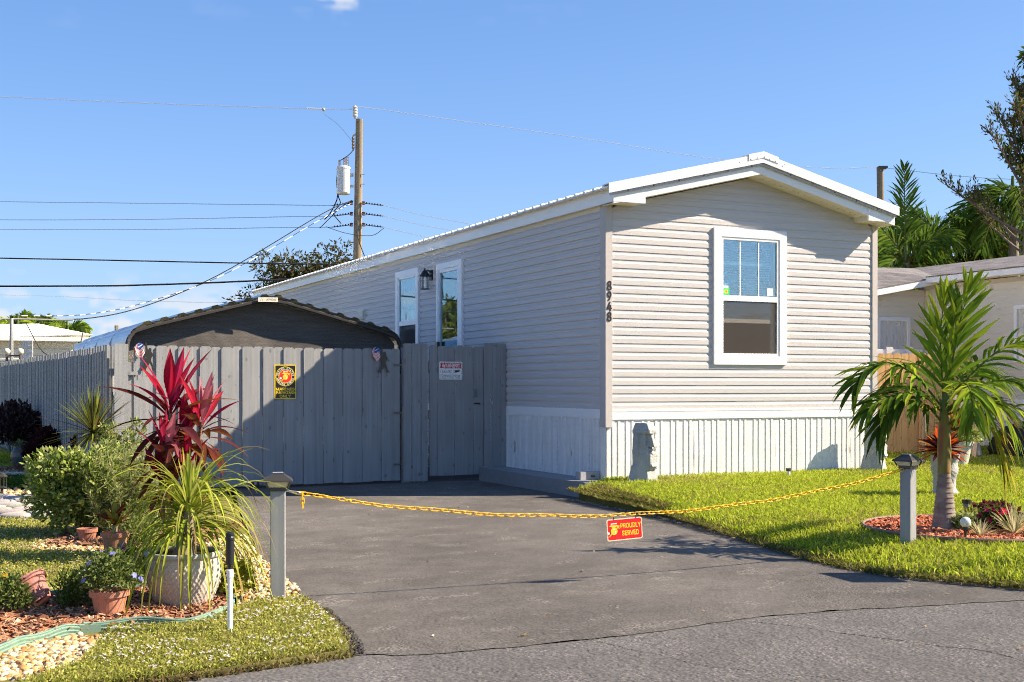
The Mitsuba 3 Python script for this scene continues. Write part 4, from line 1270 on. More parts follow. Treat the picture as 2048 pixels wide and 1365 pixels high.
rf.add(NW([[-0.30, -9, 3.45], [-0.30, -0.32, 3.448], [0.0, -0.32, 3.445], [-5, -0.32, 2.57], [-5, -0.32, 2.55], [0.0, -0.32, 3.425], [-0.30, -0.32, 3.428], [-0.30, -9, 3.43]]), [[0, 1, 6, 7], [1, 2, 5, 6], [2, 3, 4, 5]])
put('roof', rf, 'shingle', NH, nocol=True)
def nwin(v0, v1, z0, z1, side):
    mb = MB()
    def bx(a0, a1, b0, b1, c, o0, o1):
        if side == 'u':
            mb.box(a0, a1, o0, o1, b0, b1, c, NW)
        else:
            mb.box(o0, o1, a0, a1, b0, b1, c, NW)
    for a in ((v0, v1, z1 - 0.07, z1), (v0, v1, z0, z0 + 0.07), (v0, v0 + 0.07, z0 + 0.07, z1 - 0.07), (v1 - 0.07, v1, z0 + 0.07, z1 - 0.07)):
        bx(*a, WHITE, -0.045, -0.016)
    k = put('window', mb, 'gloss', NH)
    m2 = MB(); P_ = [[a, -0.022, b] if side == 'u' else [-0.022, a, b] for a, b in ((v0 + 0.07, z0 + 0.07), (v1 - 0.07, z0 + 0.07), (v1 - 0.07, z1 - 0.07), (v0 + 0.07, z1 - 0.07))]
    put('pane', m2.add(NW(P_), [[0, 1, 2, 3]]), 'glass', k, nocol=True)
    m3_ = MB(); n_ = int((v1 - v0 - 0.14) / 0.09)
    for i in range(n_):
        a = v0 + 0.07 + i * 0.09
        P_ = [[x, -0.0185 + 0.002 * j, b] if side == 'u' else [-0.0185 + 0.002 * j, x, b] for j, (x, b) in enumerate(((a, z0 + 0.07), (a + 0.082, z0 + 0.07), (a + 0.082, z1 - 0.07), (a, z1 - 0.07)))]
        m3_.add(NW(P_), [[0, 1, 2, 3]], (0.6, 0.6, 0.58))
    put('vertical_blind', m3_, 'paint', k, kind='stuff')
nwin(-1.25, -0.42, 1.55, 2.66, 'u')
nwin(-3.2, -2.22, 1.75, 2.78, 'v')

# cedar fence between the two homes and a white vinyl fence behind it
CF = thing('cedar_fence', 'new honey coloured cedar fence beside the right corner of the home', 'fence')
g0 = np.array([6.05, 20.4, 0.0]); gd = np.array([0.975, 0.22, 0.0]); gd /= np.linalg.norm(gd); gn = np.array([-gd[1], gd[0], 0])
GX = lambda v: g0 + np.asarray(v)[:, :1] * gd + np.asarray(v)[:, 1:2] * gn + np.asarray(v)[:, 2:] * Z
s = -0.35
for i in range(15):
    w_ = 0.142
    M = frame(g0 + gd * s, gd, Z)
    mb = MB().poly([(0, 0.10), (w_ - 0.006, 0.10), (w_ - 0.006, 1.84), (w_ - 0.03, 1.87 + 0.004 * (i % 3)), (0.024, 1.87 + 0.004 * (i % 3)), (0, 1.84)], 0.017, M, (0.5, 0.3, 0.15))
    put('picket', mb, 'cedar_wood', CF, nocol=True)
    s += w_ + (0.05 if i == 7 else 0.004)
put('rail', MB().box(-0.35, 2.0, 0.01, 0.05, 0.4, 0.49, X=GX).box(-0.35, 2.0, 0.01, 0.05, 1.4, 1.49, X=GX), 'cedar_wood', CF, nocol=True)
put('post', MB().box(0.80, 0.89, 0.012, 0.1, 0.0, 1.9, X=GX), 'cedar_wood', CF, nocol=True)
VFN = thing('vinyl_fence', 'white vinyl picket fence rising just behind the cedar fence', 'fence')
for i in range(9):
    put('picket', MB().box(-0.3 + i * 0.2, -0.18 + i * 0.2, 1.1, 1.125, 0.1, 2.02 - 0.05 * (i % 2), WHITE, GX), 'paint', VFN)
put('rail', MB().box(-0.4, 1.6, 1.13, 1.17, 1.86, 1.98, WHITE, GX).box(-0.4, 1.6, 1.13, 1.17, 0.4, 0.5, WHITE, GX), 'paint', VFN)

# stored things by the neighbour's wall
SH = thing('sawhorse', 'weathered white painted timber sawhorse standing before the neighbouring skirting', 'sawhorse')
sx, sy = 7.45, 19.75
for a, b in (((-0.30, -0.20), (-0.10, 0.0)), ((0.10, -0.2), (-0.06, 0.0)), ((-0.30, 0.20), (-0.10, 0.0)), ((0.10, 0.2), (-0.06, 0.0))):
    p0 = np.array([sx + a[0], sy + a[1], 0.05]); p1 = np.array([sx + b[0], sy + b[1], 1.10])
    put('leg', MB().tube([p0, p1], 0.045, (0.62, 0.55, 0.45), 4), 'paint', SH)
put('beam', MB().box(sx - 0.14, sx - 0.02, sy - 0.4, sy + 0.4, 1.08, 1.18, (0.66, 0.62, 0.55)), 'paint', SH)
put('lumber', MB().tube([(7.70, 19.5, 1.28), (8.30, 19.45, 0.42)], 0.05, (0.55, 0.36, 0.18), 4), 'paint', label='bare timber board leaning on the sawhorse', cat='board')
put('lumber', MB().tube([(7.35, 19.35, 0.08), (7.52, 19.55, 0.95)], 0.05, (0.62, 0.44, 0.28), 4), 'paint', label='short pale timber board propped upright before the sawhorse', cat='board')
WT_ = thing('side_table', 'small white folding table behind the potted croton by the cedar fence', 'table')
put('tabletop', MB().box(7.20, 7.85, 19.85, 20.25, 0.62, 0.66, WHITE), 'gloss', WT_)
for (a, b) in ((7.25, 7.75), (7.75, 7.25)):
    put('leg', MB().tube([(a, 19.9, 0.06), (b, 19.9, 0.62)], 0.02, WHITE, 5), 'gloss', WT_)
    put('leg', MB().tube([(a, 20.2, 0.06), (b, 20.2, 0.62)], 0.02, WHITE, 5), 'gloss', WT_)
ic = trimesh.creation.icosphere(4)
v = np.array(ic.vertices); v *= (1 + 0.5 * (meshkit.fbm(v * 2.2, 4, 2) - 0.5))[:, None]
v = v * [0.85, 0.5, 0.52] + [8.65, 19.7, 0.30]
put('tarp_heap', MB().add(v, ic.faces, (0.022, 0.022, 0.026)), 'paint', smooth=True, label='black tarpaulin heaped over stored things by the neighbouring skirting', cat='tarpaulin')
put('storage_bin', MB().box(8.0, 8.5, 19.15, 19.45, 0.08, 0.30, (0.03, 0.032, 0.04)).box(7.97, 8.53, 19.12, 19.48, 0.30, 0.34, (0.04, 0.042, 0.05)), 'paint', label='low dark lidded storage bin in front of the tarpaulin', cat='bin')

# ================================================================== LEFT BACKGROUND
LH = thing('white_house', 'white neighbouring mobile home with flat pale roof beyond the left fence', 'house')
def LX(v):
    v = np.asarray(v, float)
    return np.array([-14.9, 34.0, 0.0]) + v[:, :1] * A + v[:, 1:2] * D + v[:, 2:] * Z
mb = MB().box(-0.55, 2.6, 0.0, 12, 0.2, 2.62, (0.74, 0.70, 0.60), LX)
LHW = put('wall', mb, 'paint', LH)
for k in range(11):
    put('siding_plank', MB().box(-0.55, 2.6, -0.03, -0.001, 0.5 + k * 0.19, 0.665 + k * 0.19, (0.76, 0.72, 0.62), LX), 'paint', LHW)
mb = MB()
mb.add(LX(np.array([[-0.8, -0.4, 2.66], [3.0, -0.4, 2.80], [3.0, 12, 2.80], [-0.8, 12, 2.66], [-0.9, 0.4, 3.04], [1.6, 0.4, 3.12], [1.6, 12, 3.12], [-0.9, 12, 3.04]])), [[0, 1, 5, 4], [4, 5, 6, 7], [1, 2, 6, 5], [0, 4, 7, 3]], (0.8, 0.8, 0.8))
mb.box(-0.85, 3.05, -0.45, -0.40, 2.60, 2.72, (0.78, 0.76, 0.72), LX)
put('roof', mb, 'gloss', LH)
mb = MB()
mb.box(-2.4, -0.56, -0.7, -0.6, 0.3, 2.3, (0.70, 0.68, 0.62), LX); put('porch_wall', mb, 'paint', LH)
for i in range(4):
    fr_ = put('window', MB().box(-2.3 + i * 0.42, -1.98 + i * 0.42, -0.74, -0.71, 1.2, 2.1, (0.78, 0.78, 0.76), LX), 'paint', LH)
    put('pane', MB().box(-2.26 + i * 0.42, -2.02 + i * 0.42, -0.75, -0.742, 1.24, 2.06, (0.30, 0.33, 0.36), LX), 'gloss', fr_)
put('porch_roof', MB().add(LX(np.array([[-2.7, -1.2, 2.25], [-0.6, -1.2, 2.62], [-0.6, 1, 3.0], [-2.7, 1, 2.62], [-2.7, -1.2, 2.19], [-0.6, -1.2, 2.56]])), [[0, 1, 2, 3], [4, 5, 1, 0]], (0.78, 0.78, 0.78)), 'gloss', LH)
SHD = thing('garden_shed', 'small flat roofed white shed peeping over the left fence', 'shed')
def SX(v):
    v = np.asarray(v, float)
    return np.array([-10.1, 28.6, 0.0]) + v[:, :1] * A + v[:, 1:2] * D + v[:, 2:] * Z
put('wall', MB().box(0, 1.35, 0, 1.3, 0, 2.16, (0.72, 0.74, 0.76), SX), 'paint', SHD)
put('roof', MB().box(-0.06, 1.41, -0.08, 1.36, 2.16, 2.34, (0.50, 0.54, 0.60), SX), 'gloss', SHD)
put('door', MB().box(0.10, 0.66, -0.02, -0.002, 0.1, 2.08, (0.78, 0.78, 0.78), SX), 'gloss', SHD)
put('door', MB().box(0.69, 1.25, -0.02, -0.002, 0.1, 2.08, (0.78, 0.78, 0.78), SX), 'gloss', SHD)
LT = thing('lattice_panel', 'white lattice panel standing between the white house and the shed', 'panel')
for k in range(5):
    put('slat', MB().box(-11.82 + k * 0.06, -11.79 + k * 0.06, 29.3, 29.32, 1.0, 2.42, (0.68, 0.69, 0.69)), 'paint', LT)
for k in range(10):
    put('slat', MB().box(-11.83, -11.54, 29.275, 29.297, 1.2 + k * 0.13, 1.25 + k * 0.13, (0.68, 0.69, 0.69)), 'paint', LT)
MS = thing('service_mast', 'thin grey service mast with cross arm above the left fence', 'mast')
put('pole', MB().tube([(-12.35, 30.0, 0), (-12.35, 30.0, 3.0)], 0.045, (0.42, 0.41, 0.38), 7), 'paint', MS)
put('cross_arm', MB().tube([(-13.3, 30.0, 3.0), (-10.9, 30.2, 2.96)], 0.022, (0.52, 0.47, 0.40), 6), 'paint', MS)
mb = MB()
mb.tube(bez([(-12.0, 30, 2.9), (-11.6, 30, 2.2), (-11.1, 30, 1.95), (-10.75, 30.1, 2.2), (-10.6, 30.1, 2.75)], 20), 0.012, (0.03, 0.03, 0.03), 5)
put('slack_cable', mb, 'paint', MS)
RK = thing('metal_rack', 'low dark metal rack with pale round finials peeping over the left fence', 'rack')
mb = MB()
for x in (-11.59, -11.28):
    mb.tube([(x, 27.9, 0), (x, 27.9, 2.05)], 0.03, (0.10, 0.09, 0.085), 6)
for zz in (1.85, 2.02):
    mb.tube([(-11.59, 27.9, zz), (-11.28, 27.9, zz)], 0.02, (0.10, 0.09, 0.085), 6)
put('frame', mb, 'paint', RK)
for x in (-11.59, -11.28):
    q = trimesh.creation.icosphere(2, 0.075); put('finial', MB().add(np.array(q.vertices) + [x, 27.9, 2.12], q.faces, (0.6, 0.58, 0.52)), 'paint', RK, smooth=True)
put('far_post', MB().tube([(-13.2, 40.6, 0), (-13.2, 40.6, 3.35)], 0.07, (0.20, 0.18, 0.13), 6), 'paint', label='short dark post seen far behind the carport roof', cat='post')

# ================================================================== UTILITY POLES AND WIRES
UP = thing('utility_pole', 'tall weathered wooden utility pole with grey transformer behind the home', 'utility pole')
pb0, pt0 = np.array([-5.16, 40.0, 0.0]), np.array([-5.02, 40.0, 10.10])
put('shaft', MB().tube([pb0, (pb0 + pt0) / 2, pt0], [0.165, 0.145, 0.118], (0.3, 0.25, 0.17), 14), 'pole_wood', UP, smooth=40, nocol=True)
tc = np.array([-5.53, 39.9, 0.0])
TRN = put('transformer', MB().lathe([(0.001, 7.62), (0.20, 7.62), (0.225, 7.66), (0.225, 8.42), (0.235, 8.43), (0.235, 8.49), (0.20, 8.53), (0.001, 8.55)], tc, (0.62, 0.64, 0.65), 22).box(-5.31, -5.20, 39.85, 39.95, 8.2, 8.3, (0.4, 0.4, 0.4)).box(-5.31, -5.20, 39.85, 39.95, 7.85, 7.92, (0.4, 0.4, 0.4)), 'gloss', UP, smooth=False)
GREY = (0.45, 0.44, 0.43)
for x, l in ((-5.66, 0.20), (-5.50, 0.26), (-5.40, 0.30)):
    prof = [(0.03, 8.5)] + [(0.045 if k % 2 else 0.03, 8.54 + l * k / 7) for k in range(8)] + [(0.001, 8.55 + l)]
    put('bushing', MB().lathe(prof, [x, 39.9, 0], (0.42, 0.36, 0.33), 8), 'paint', TRN)
prof = [(0.04, 10.12)] + [(0.085 if k % 2 else 0.06, 10.16 + 0.045 * k) for k in range(8)] + [(0.001, 10.55)]
put('insulator', MB().lathe(prof, [-5.15, 39.95, 0], (0.5, 0.48, 0.46), 10), 'paint', UP)
put('fuse_cutout', MB().lathe([(0.02, 9.05)] + [(0.055 if k % 2 else 0.03, 9.1 + 0.05 * k) for k in range(9)] + [(0.02, 9.55)], [-5.21, 39.9, 0], (0.22, 0.18, 0.14), 8).tube([(-5.2, 39.9, 9.55), (-5.1, 39.95, 9.62)], 0.03, GREY, 5), 'paint', UP)
for i, zz in enumerate((7.33, 6.98, 6.62)):
    mb = MB()
    for s in (-1, 1):
        mb.lathe([(0.02, -0.06), (0.06, -0.05), (0.04, 0), (0.06, 0.05), (0.02, 0.06)], [-5.07 + s * 0.20, 39.9, zz], (0.13, 0.06, 0.05), 8)
        for k in range(6):
            x = -5.07 + s * (0.3 + 0.09 * k)
            mb.tube([(x, 39.9, zz - 0.012 * k - 0.03), (x, 39.9, zz - 0.012 * k + 0.03)], 0.022, (0.06, 0.05, 0.05), 5)
        mb.tube([(-5.07 + s * 0.16, 39.9, zz), (-5.07 + s * 0.85, 39.9, zz - 0.08)], 0.014, (0.06, 0.055, 0.05), 5)
    put('spool_insulator', mb, 'paint', UP)
for k, zz in enumerate((8.27, 7.95)):
    put('bolt', MB().tube([(-4.95, 39.9, zz), (-4.83, 39.9, zz)], 0.012, (0.2, 0.2, 0.2), 5), 'paint', UP)


def wire(name, pts, r, c, label, n=24, group=None):
    return put(name, MB().tube(bez(pts, n), r, c, 5), 'paint', label=label, cat='wire', group=group)


DK = (0.02, 0.02, 0.022)
wire('power_line', [(-40, 42, 12.4), (-16.85, 40.5, 10.95), (-6.3, 40, 10.44), (-5.15, 39.95, 10.53)], 0.009, (0.42, 0.43, 0.45), 'highest thin power line running left from the pole top')
put('line_splice', MB().tube([(-6.75, 40, 10.465), (-6.25, 40, 10.445)], 0.022, (0.7, 0.7, 0.7), 6), 'paint', label='pale splice sleeve on the highest power line left of the pole', cat='splice')
wire('power_line', [(-5.15, 39.95, 10.53), (2.2, 42, 9.92), (7.0, 43.3, 9.45), (11.2, 44.4, 9.30), (13.6, 45, 9.42)], 0.008, (0.42, 0.43, 0.45), 'bright thin power line running right over the home roof between both poles')
wire('power_line', [(13.6, 45, 9.42), (17.3, 43, 8.65), (24, 41, 8.2)], 0.009, (0.3, 0.3, 0.31), 'thin power line running right from the far pole over the palms', 10)
for zz, zl, zr, ly, ry in ((7.33, 7.42, 7.05, 0, 0), (6.98, 6.82, 6.72, 0, 0), (6.62, 6.50, 6.34, 0, 0)):
    wire('secondary_line', [(-40, 41, zl + 0.35), (-16.9, 40.2, zl), (-5.9, 39.9, zz - 0.08)], 0.008, (0.08, 0.08, 0.09), {7.33: 'upper of three thin secondary lines left of the pole', 6.98: 'middle of three thin secondary lines left of the pole', 6.62: 'lowest of three thin secondary lines left of the pole'}[zz])
    wire('secondary_line', [(-4.2, 39.9, zz - 0.08), (-2.0, 41, zr - 0.15), (4, 43.5, zr - 0.75), (13.6, 45, zr - 1.0)], 0.008, (0.30, 0.30, 0.31), {7.33: 'upper of three secondary lines right of the pole', 6.98: 'middle of three secondary lines right of the pole', 6.62: 'lowest of three secondary lines right of the pole'}[zz])
wire('communication_cable', [(-30, 33, 5.05), (-13.5, 32, 4.69), (-5.7, 32, 4.54), (2, 33, 4.6)], 0.018, DK, 'upper thick black cable crossing the left sky', 24)
wire('communication_cable', [(-30, 29, 3.70), (-12.0, 28.5, 3.664), (-8.4, 28.5, 3.70), (-5.0, 28.5, 3.84), (-2.0, 29.5, 4.1)], 0.021, DK, 'lower thick black cable crossing the left sky', 24)
wire('communication_cable', [(-30, 39, 4.4), (-16.4, 39, 4.25), (-11.6, 39, 4.05), (-6, 39, 3.95)], 0.006, (0.3, 0.32, 0.35), 'faint thin cable low in the left sky')
wire('service_drop', [(-5.25, 39.9, 7.42), (-6.1, 38.6, 6.75), (-8.6, 36.0, 4.66), (-10.3, 34.3, 3.60), (-11.3, 32.3, 3.12), (-12.3, 30.1, 2.99)], 0.016, DK, 'black service drop sagging from the pole to the left mast', 40)
tw = bez([(-5.3, 39.85, 7.30), (-6.1, 38.5, 6.58), (-8.5, 35.9, 4.62), (-10.3, 34.2, 3.68), (-11.3, 32.2, 3.22), (-12.3, 30.1, 3.06)], 61)
TW = thing('twisted_drop', 'black and white twisted service cable beside the sagging service drop', 'wire')
m1, m2 = MB(), MB()
for i in range(60):
    (m1 if i % 2 else m2).tube(tw[i:i + 2], 0.010, DK if i % 2 else (0.72, 0.73, 0.74), 5)
put('dark_strand', m1, 'paint', TW, kind='stuff'); put('bare_strand', m2, 'paint', TW, kind='stuff')
mb = MB()
mb.tube(bez([(-5.2, 39.9, 9.08), (-5.35, 39.85, 8.9), (-5.62, 39.85, 8.72)], 8), 0.014, DK, 5)
mb.tube(bez([(-5.20, 39.9, 9.3), (-5.7, 39.9, 9.9), (-6.15, 40, 10.25), (-6.2, 40, 10.42)], 10), 0.006, (0.25, 0.25, 0.26), 5)
mb.tube(bez([(-5.72, 39.85, 8.35), (-5.75, 39.85, 8.0), (-5.72, 39.85, 7.5), (-5.95, 39.85, 7.0), (-6.15, 39.85, 6.78)], 14), 0.020, DK, 5)
mb.tube(bez([(-5.68, 39.85, 8.3), (-5.70, 39.85, 7.6), (-5.62, 39.85, 7.3), (-5.85, 39.85, 7.0), (-5.6, 39.85, 6.65)], 14), 0.018, DK, 5)
mb.tube(bez([(-5.2, 39.85, 7.4), (-5.6, 39.85, 7.2), (-5.9, 39.85, 6.9), (-6.3, 39.85, 6.5)], 12), 0.014, DK, 5)
mb.tube(bez([(-6.1, 39.85, 6.55), (-5.4, 39.8, 6.32), (-4.6, 39.8, 6.25), (-4.2, 39.85, 6.5)], 12), 0.010, DK, 5)
put('jumper', mb, 'paint', UP)
q = trimesh.creation.icosphere(2, 0.06); put('clamp', MB().add(np.array(q.vertices) + [-6.2, 40, 10.42], q.faces, GREY), 'paint', UP)
wire('guy_cable', [(-5.05, 39.85, 7.0), (-4.7, 37, 5.9), (-4.0, 34.5, 4.6), (-3.2, 32, 3.5)], 0.016, DK, 'black cable dropping from the pole behind the home roof', 12)
UP2 = thing('utility_pole', 'far wooden pole top rising above the right end of the home roof', 'utility pole')
put('shaft', MB().tube([(13.8, 45, 0), (13.62, 45, 9.42)], [0.17, 0.125], (0.3, 0.25, 0.17), 12), 'pole_wood', UP2, smooth=40, nocol=True)
put('bracket', MB().box(13.52, 13.85, 44.8, 45.1, 9.36, 9.44, (0.12, 0.11, 0.10)), 'paint', UP2)

# ================================================================== VEGETATION
def frond(mb, spine, up, llen, wid, pairs, droop=0.25, vee=0.35, cols=((0.06, 0.11, 0.02),), rach=(0.10, 0.13, 0.04), r0=0.012, start=0.12, fold=0.35, lean=(62, 28), npt=4, both=True):
    """a feather palm leaf: rachis along spine, leaflets in pairs"""
    spine = np.asarray(spine, float); n = len(spine)
    mb.tube(spine, np.linspace(r0, r0 * 0.25, n), rach, 5)
    t = np.gradient(spine, axis=0); t /= np.linalg.norm(t, axis=1, keepdims=True)
    cols = np.asarray(cols, float)
    for i in range(pairs):
        q = start + (1 - start) * (i + 0.5) / pairs
        k = q * (n - 1); j = min(int(k), n - 2); fr_ = k - j
        p = spine[j] * (1 - fr_) + spine[j + 1] * fr_
        tt = t[j] * (1 - fr_) + t[j + 1] * fr_
        u = up - tt * (tt @ up); u /= np.linalg.norm(u) + 1e-9
        s = np.cross(tt, u)
        L = llen * (0.45 + 0.55 * math.sin(math.pi * min(1, 0.12 + 0.95 * q)) ** 0.6) * rng.uniform(0.85, 1.1)
        al = math.radians(lean[0] + (lean[1] - lean[0]) * q + rng.normal(0, 4))
        for sg in (-1, 1):
            if rng.random() < 0.03:
                continue
            d = tt * math.cos(al) + (s * sg * math.cos(vee) + u * math.sin(vee)) * math.sin(al) + rng.normal(0, 0.10, 3)
            d /= np.linalg.norm(d)
            x = np.linspace(0, 1, npt)
            dr_ = droop * rng.uniform(0.5, 1.6)
            pts = p + d * (x[:, None] * L) + np.array([0, 0, -1.0]) * (dr_ * L * x[:, None] ** 2)
            w = wid * {3: np.array([0.5, 1.0, 0.06]), 4: np.array([0.35, 1.0, 0.85, 0.06]), 5: np.array([0.35, 0.95, 1.0, 0.7, 0.05])}[npt] * rng.uniform(0.7, 1.2)
            c = cols[rng.integers(len(cols))] * rng.uniform(0.75, 1.3)
            strip(mb, pts, w, np.cross(d, u) + 0.001, np.clip(c, 0.004, 0.9), fold)
    return mb


# ---- the palm on the right lawn
PALM = thing('palm_tree', 'short ringed palm tree with arching green fronds in the round mulch bed', 'palm tree')
px, py = 3.53, 9.93
PZ = 0.13
prof = []
for k in range(60):
    q = k / 59; zz = 0.0 + 0.48 * q
    r = 0.096 - 0.046 * q ** 1.25 + 0.016 * math.exp(-q * 12)
    r *= 1 + 0.05 * ((k % 5) == 0) - 0.03 * ((k % 5) == 4)
    prof.append((r, zz))
lv, lf = lathe(prof, 28)
a = np.arctan2(lv[:, 1], lv[:, 0])
lv[:, :2] *= (1 + 0.03 * np.sin(a * 3 + lv[:, 2] * 9))[:, None] * (1 + 0.05 * (meshkit.fbm(np.stack([a * 3, lv[:, 2] * 30, 0 * a], 1), 3) - 0.5))[:, None]
ringc = np.array([0.23, 0.19, 0.165]) * (0.45 + 1.0 * meshkit.fbm(np.stack([a * 1.2, lv[:, 2] * 26, 0 * a], 1), 4))[:, None]
put('trunk', MB().add(lv + [px, py, PZ], lf, ringc), 'paint', PALM, smooth=True)
prof = [(0.051, 0.475), (0.054, 0.49), (0.052, 0.54), (0.054, 0.67), (0.050, 0.81), (0.041, 0.92), (0.032, 1.0)]
zz = np.interp(np.linspace(0, 1, 26), np.linspace(0, 1, 7), [p[1] for p in prof]); rr = np.interp(zz, [p[1] for p in prof], [p[0] for p in prof])
lv, lf = lathe(np.column_stack([rr, zz]), 20)
a = np.arctan2(lv[:, 1], lv[:, 0])
pat = meshkit.fbm(np.stack([a * 1.1, lv[:, 2] * 5, 0 * a], 1), 4, 4)[:, None]
cs = np.where(pat > 0.62, [0.26, 0.12, 0.05], np.array([0.20, 0.19, 0.06])) * (0.6 + 0.8 * meshkit.fbm(np.stack([a * 4, lv[:, 2] * 6, 0 * a], 1), 3, 8)[:, None])
put('crownshaft', MB().add(lv + [px, py, PZ], lf, cs), 'paint', PALM, smooth=True)
CR = put('crown', MB().tube([(px, py, 1.09), (px + 0.01, py, 1.23), (px + 0.02, py, 1.42)], [0.04, 0.03, 0.01], (0.13, 0.18, 0.04), 8), 'paint', PALM, smooth=True)
GR = [(0.26, 0.36, 0.03), (0.15, 0.25, 0.02), (0.35, 0.43, 0.035), (0.11, 0.19, 0.02)]
DKG = [(0.075, 0.145, 0.02), (0.11, 0.18, 0.025), (0.055, 0.10, 0.018)]
YLG = [(0.34, 0.34, 0.03), (0.44, 0.36, 0.05), (0.22, 0.27, 0.03), (0.15, 0.22, 0.02)]
FR = [  # control points relative to the crown base at 1.15 m, leaf length, colours, up
    ([(0, 0, -0.05), (-0.03, -0.02, 0.30), (-0.05, -0.05, 0.62), (-0.03, -0.10, 0.98)], 0.42, GR, (0.0, -1, 0.15), 13, 0.06, (40, 18)),
    ([(0, 0, 0), (0.06, -0.05, 0.40), (0.12, -0.08, 0.75), (0.20, -0.10, 1.05)], 0.44, GR, (0.1, -1, 0.1), 12, 0.06, (40, 18)),
    ([(0, 0, -0.06), (-0.28, -0.04, 0.25), (-0.55, -0.08, 0.36), (-0.76, -0.10, 0.27), (-0.86, -0.12, 0.10)], 0.30, DKG + GR, (0.1, -0.25, 1), 19, 0.25),
    ([(0, 0, -0.10), (-0.22, -0.12, 0.08), (-0.46, -0.20, 0.08), (-0.68, -0.26, 0.01), (-0.80, -0.28, -0.10)], 0.28, DKG + GR, (0, -0.3, 1), 18, 0.25),
    ([(0, 0, -0.20), (-0.18, -0.05, -0.02), (-0.38, -0.12, 0.02), (-0.55, -0.16, -0.08), (-0.65, -0.18, -0.26)], 0.30, DKG, (0, -0.3, 1), 18, 0.35),
    ([(0, 0, -0.04), (0.25, -0.05, 0.28), (0.52, -0.08, 0.50), (0.80, -0.12, 0.55), (1.05, -0.12, 0.40)], 0.36, GR, (-0.1, -0.5, 1), 19, 0.25),
    ([(0, 0, -0.08), (0.24, -0.14, 0.14), (0.52, -0.22, 0.20), (0.80, -0.28, 0.10), (1.0, -0.30, -0.12)], 0.36, GR + DKG, (0, -0.3, 1), 19, 0.3),
    ([(0, 0, -0.12), (0.22, -0.20, 0.0), (0.46, -0.28, -0.02), (0.68, -0.32, -0.14)], 0.30, GR, (0, -0.3, 1), 15, 0.3),
    ([(0, 0, -0.22), (0.14, -0.18, -0.10), (0.28, -0.25, -0.16), (0.38, -0.28, -0.40), (0.42, -0.28, -0.58)], 0.30, YLG, (0.2, -0.3, 1), 16, 0.4),
    ([(0, 0, -0.06), (0.04, -0.28, 0.16), (0.02, -0.56, 0.12), (-0.03, -0.78, -0.12)], 0.32, GR, (0, 0.2, 1), 15, 0.3),
    ([(0, 0, -0.06), (-0.05, 0.3, 0.28), (-0.12, 0.6, 0.36), (-0.20, 0.88, 0.20)], 0.34, DKG, (0, -0.2, 1), 14, 0.25),
    ([(0, 0, -0.06), (0.25, 0.25, 0.25), (0.5, 0.46, 0.34), (0.75, 0.6, 0.20)], 0.34, DKG, (0, -0.2, 1), 14, 0.25),
    ([(0, 0, -0.10), (0.16, -0.24, 0.06), (0.30, -0.42, -0.02), (0.40, -0.52, -0.24)], 0.30, GR + YLG, (0.1, 0, 1), 14, 0.35),
    ([(0, 0, -0.10), (-0.20, 0.2, 0.12), (-0.44, 0.36, 0.12), (-0.62, 0.46, -0.08)], 0.32, DKG, (0, -0.2, 1), 14, 0.3)]
for cp, ll, cols, up, pairs, dr_, *ln in FR:
    sp = bez(np.array(cp) * 0.91 + [px, py, 1.185], 18)
    mb = frond(MB(), sp, np.array(up, float), ll * 1.05, 0.0195, pairs + 2, dr_ * 1.7 + 0.05, 0.30, cols, (0.16, 0.21, 0.05), 0.010, 0.14, 0.25, ln[0] if ln else (58, 24), 5)
    put('frond', mb, 'leaf', CR)

# ---- background palms and trees behind the right house
def bg_palm(name_label, x, y, crown_z, fr_list, trunk_r=0.16, cols=DKG, ll=0.62, wid=0.026):
    t = thing('palm_tree', name_label, 'palm tree', None)
    put('trunk', MB().tube([(x, y, 0), (x + 0.05, y, crown_z * 0.6), (x, y, crown_z)], [trunk_r * 1.2, trunk_r, trunk_r * 0.6], (0.24, 0.21, 0.18), 10), 'paint', t, smooth=True)
    cr = put('crown', MB().tube([(x, y, crown_z - 0.3), (x, y, crown_z + 0.5)], [trunk_r * 0.6, 0.04], (0.10, 0.15, 0.03), 8), 'paint', t, smooth=True)
    for (az, el, L, sag, cl) in fr_list:
        a = math.radians(az)
        h = np.array([math.cos(a), math.sin(a), 0])
        s = np.linspace(0, 1, 14)[:, None]
        sp = np.array([x, y, crown_z]) + h * (L * math.cos(math.radians(el)) * s) + Z * (L * math.sin(math.radians(el)) * s - sag * L * s ** 2)
        put('frond', frond(MB(), sp, np.array([0, -1, 0.55]), ll, wid, 30, 0.12 if el > 80 else 0.42, 0.12, cl or cols, (0.16, 0.17, 0.06), 0.03, 0.16, 0, (54, 26), 4), 'leaf', cr)


BRN = [(0.20, 0.13, 0.06), (0.28, 0.20, 0.08), (0.14, 0.11, 0.04)]
def ring_fronds(n, e0, e1, L, sag, seed, cl=None):
    r = np.random.default_rng(seed)
    return [(360 * i / n + r.uniform(-14, 14), r.uniform(e0, e1), L * r.uniform(0.8, 1.1), sag * r.uniform(0.7, 1.3), cl) for i in range(n)]


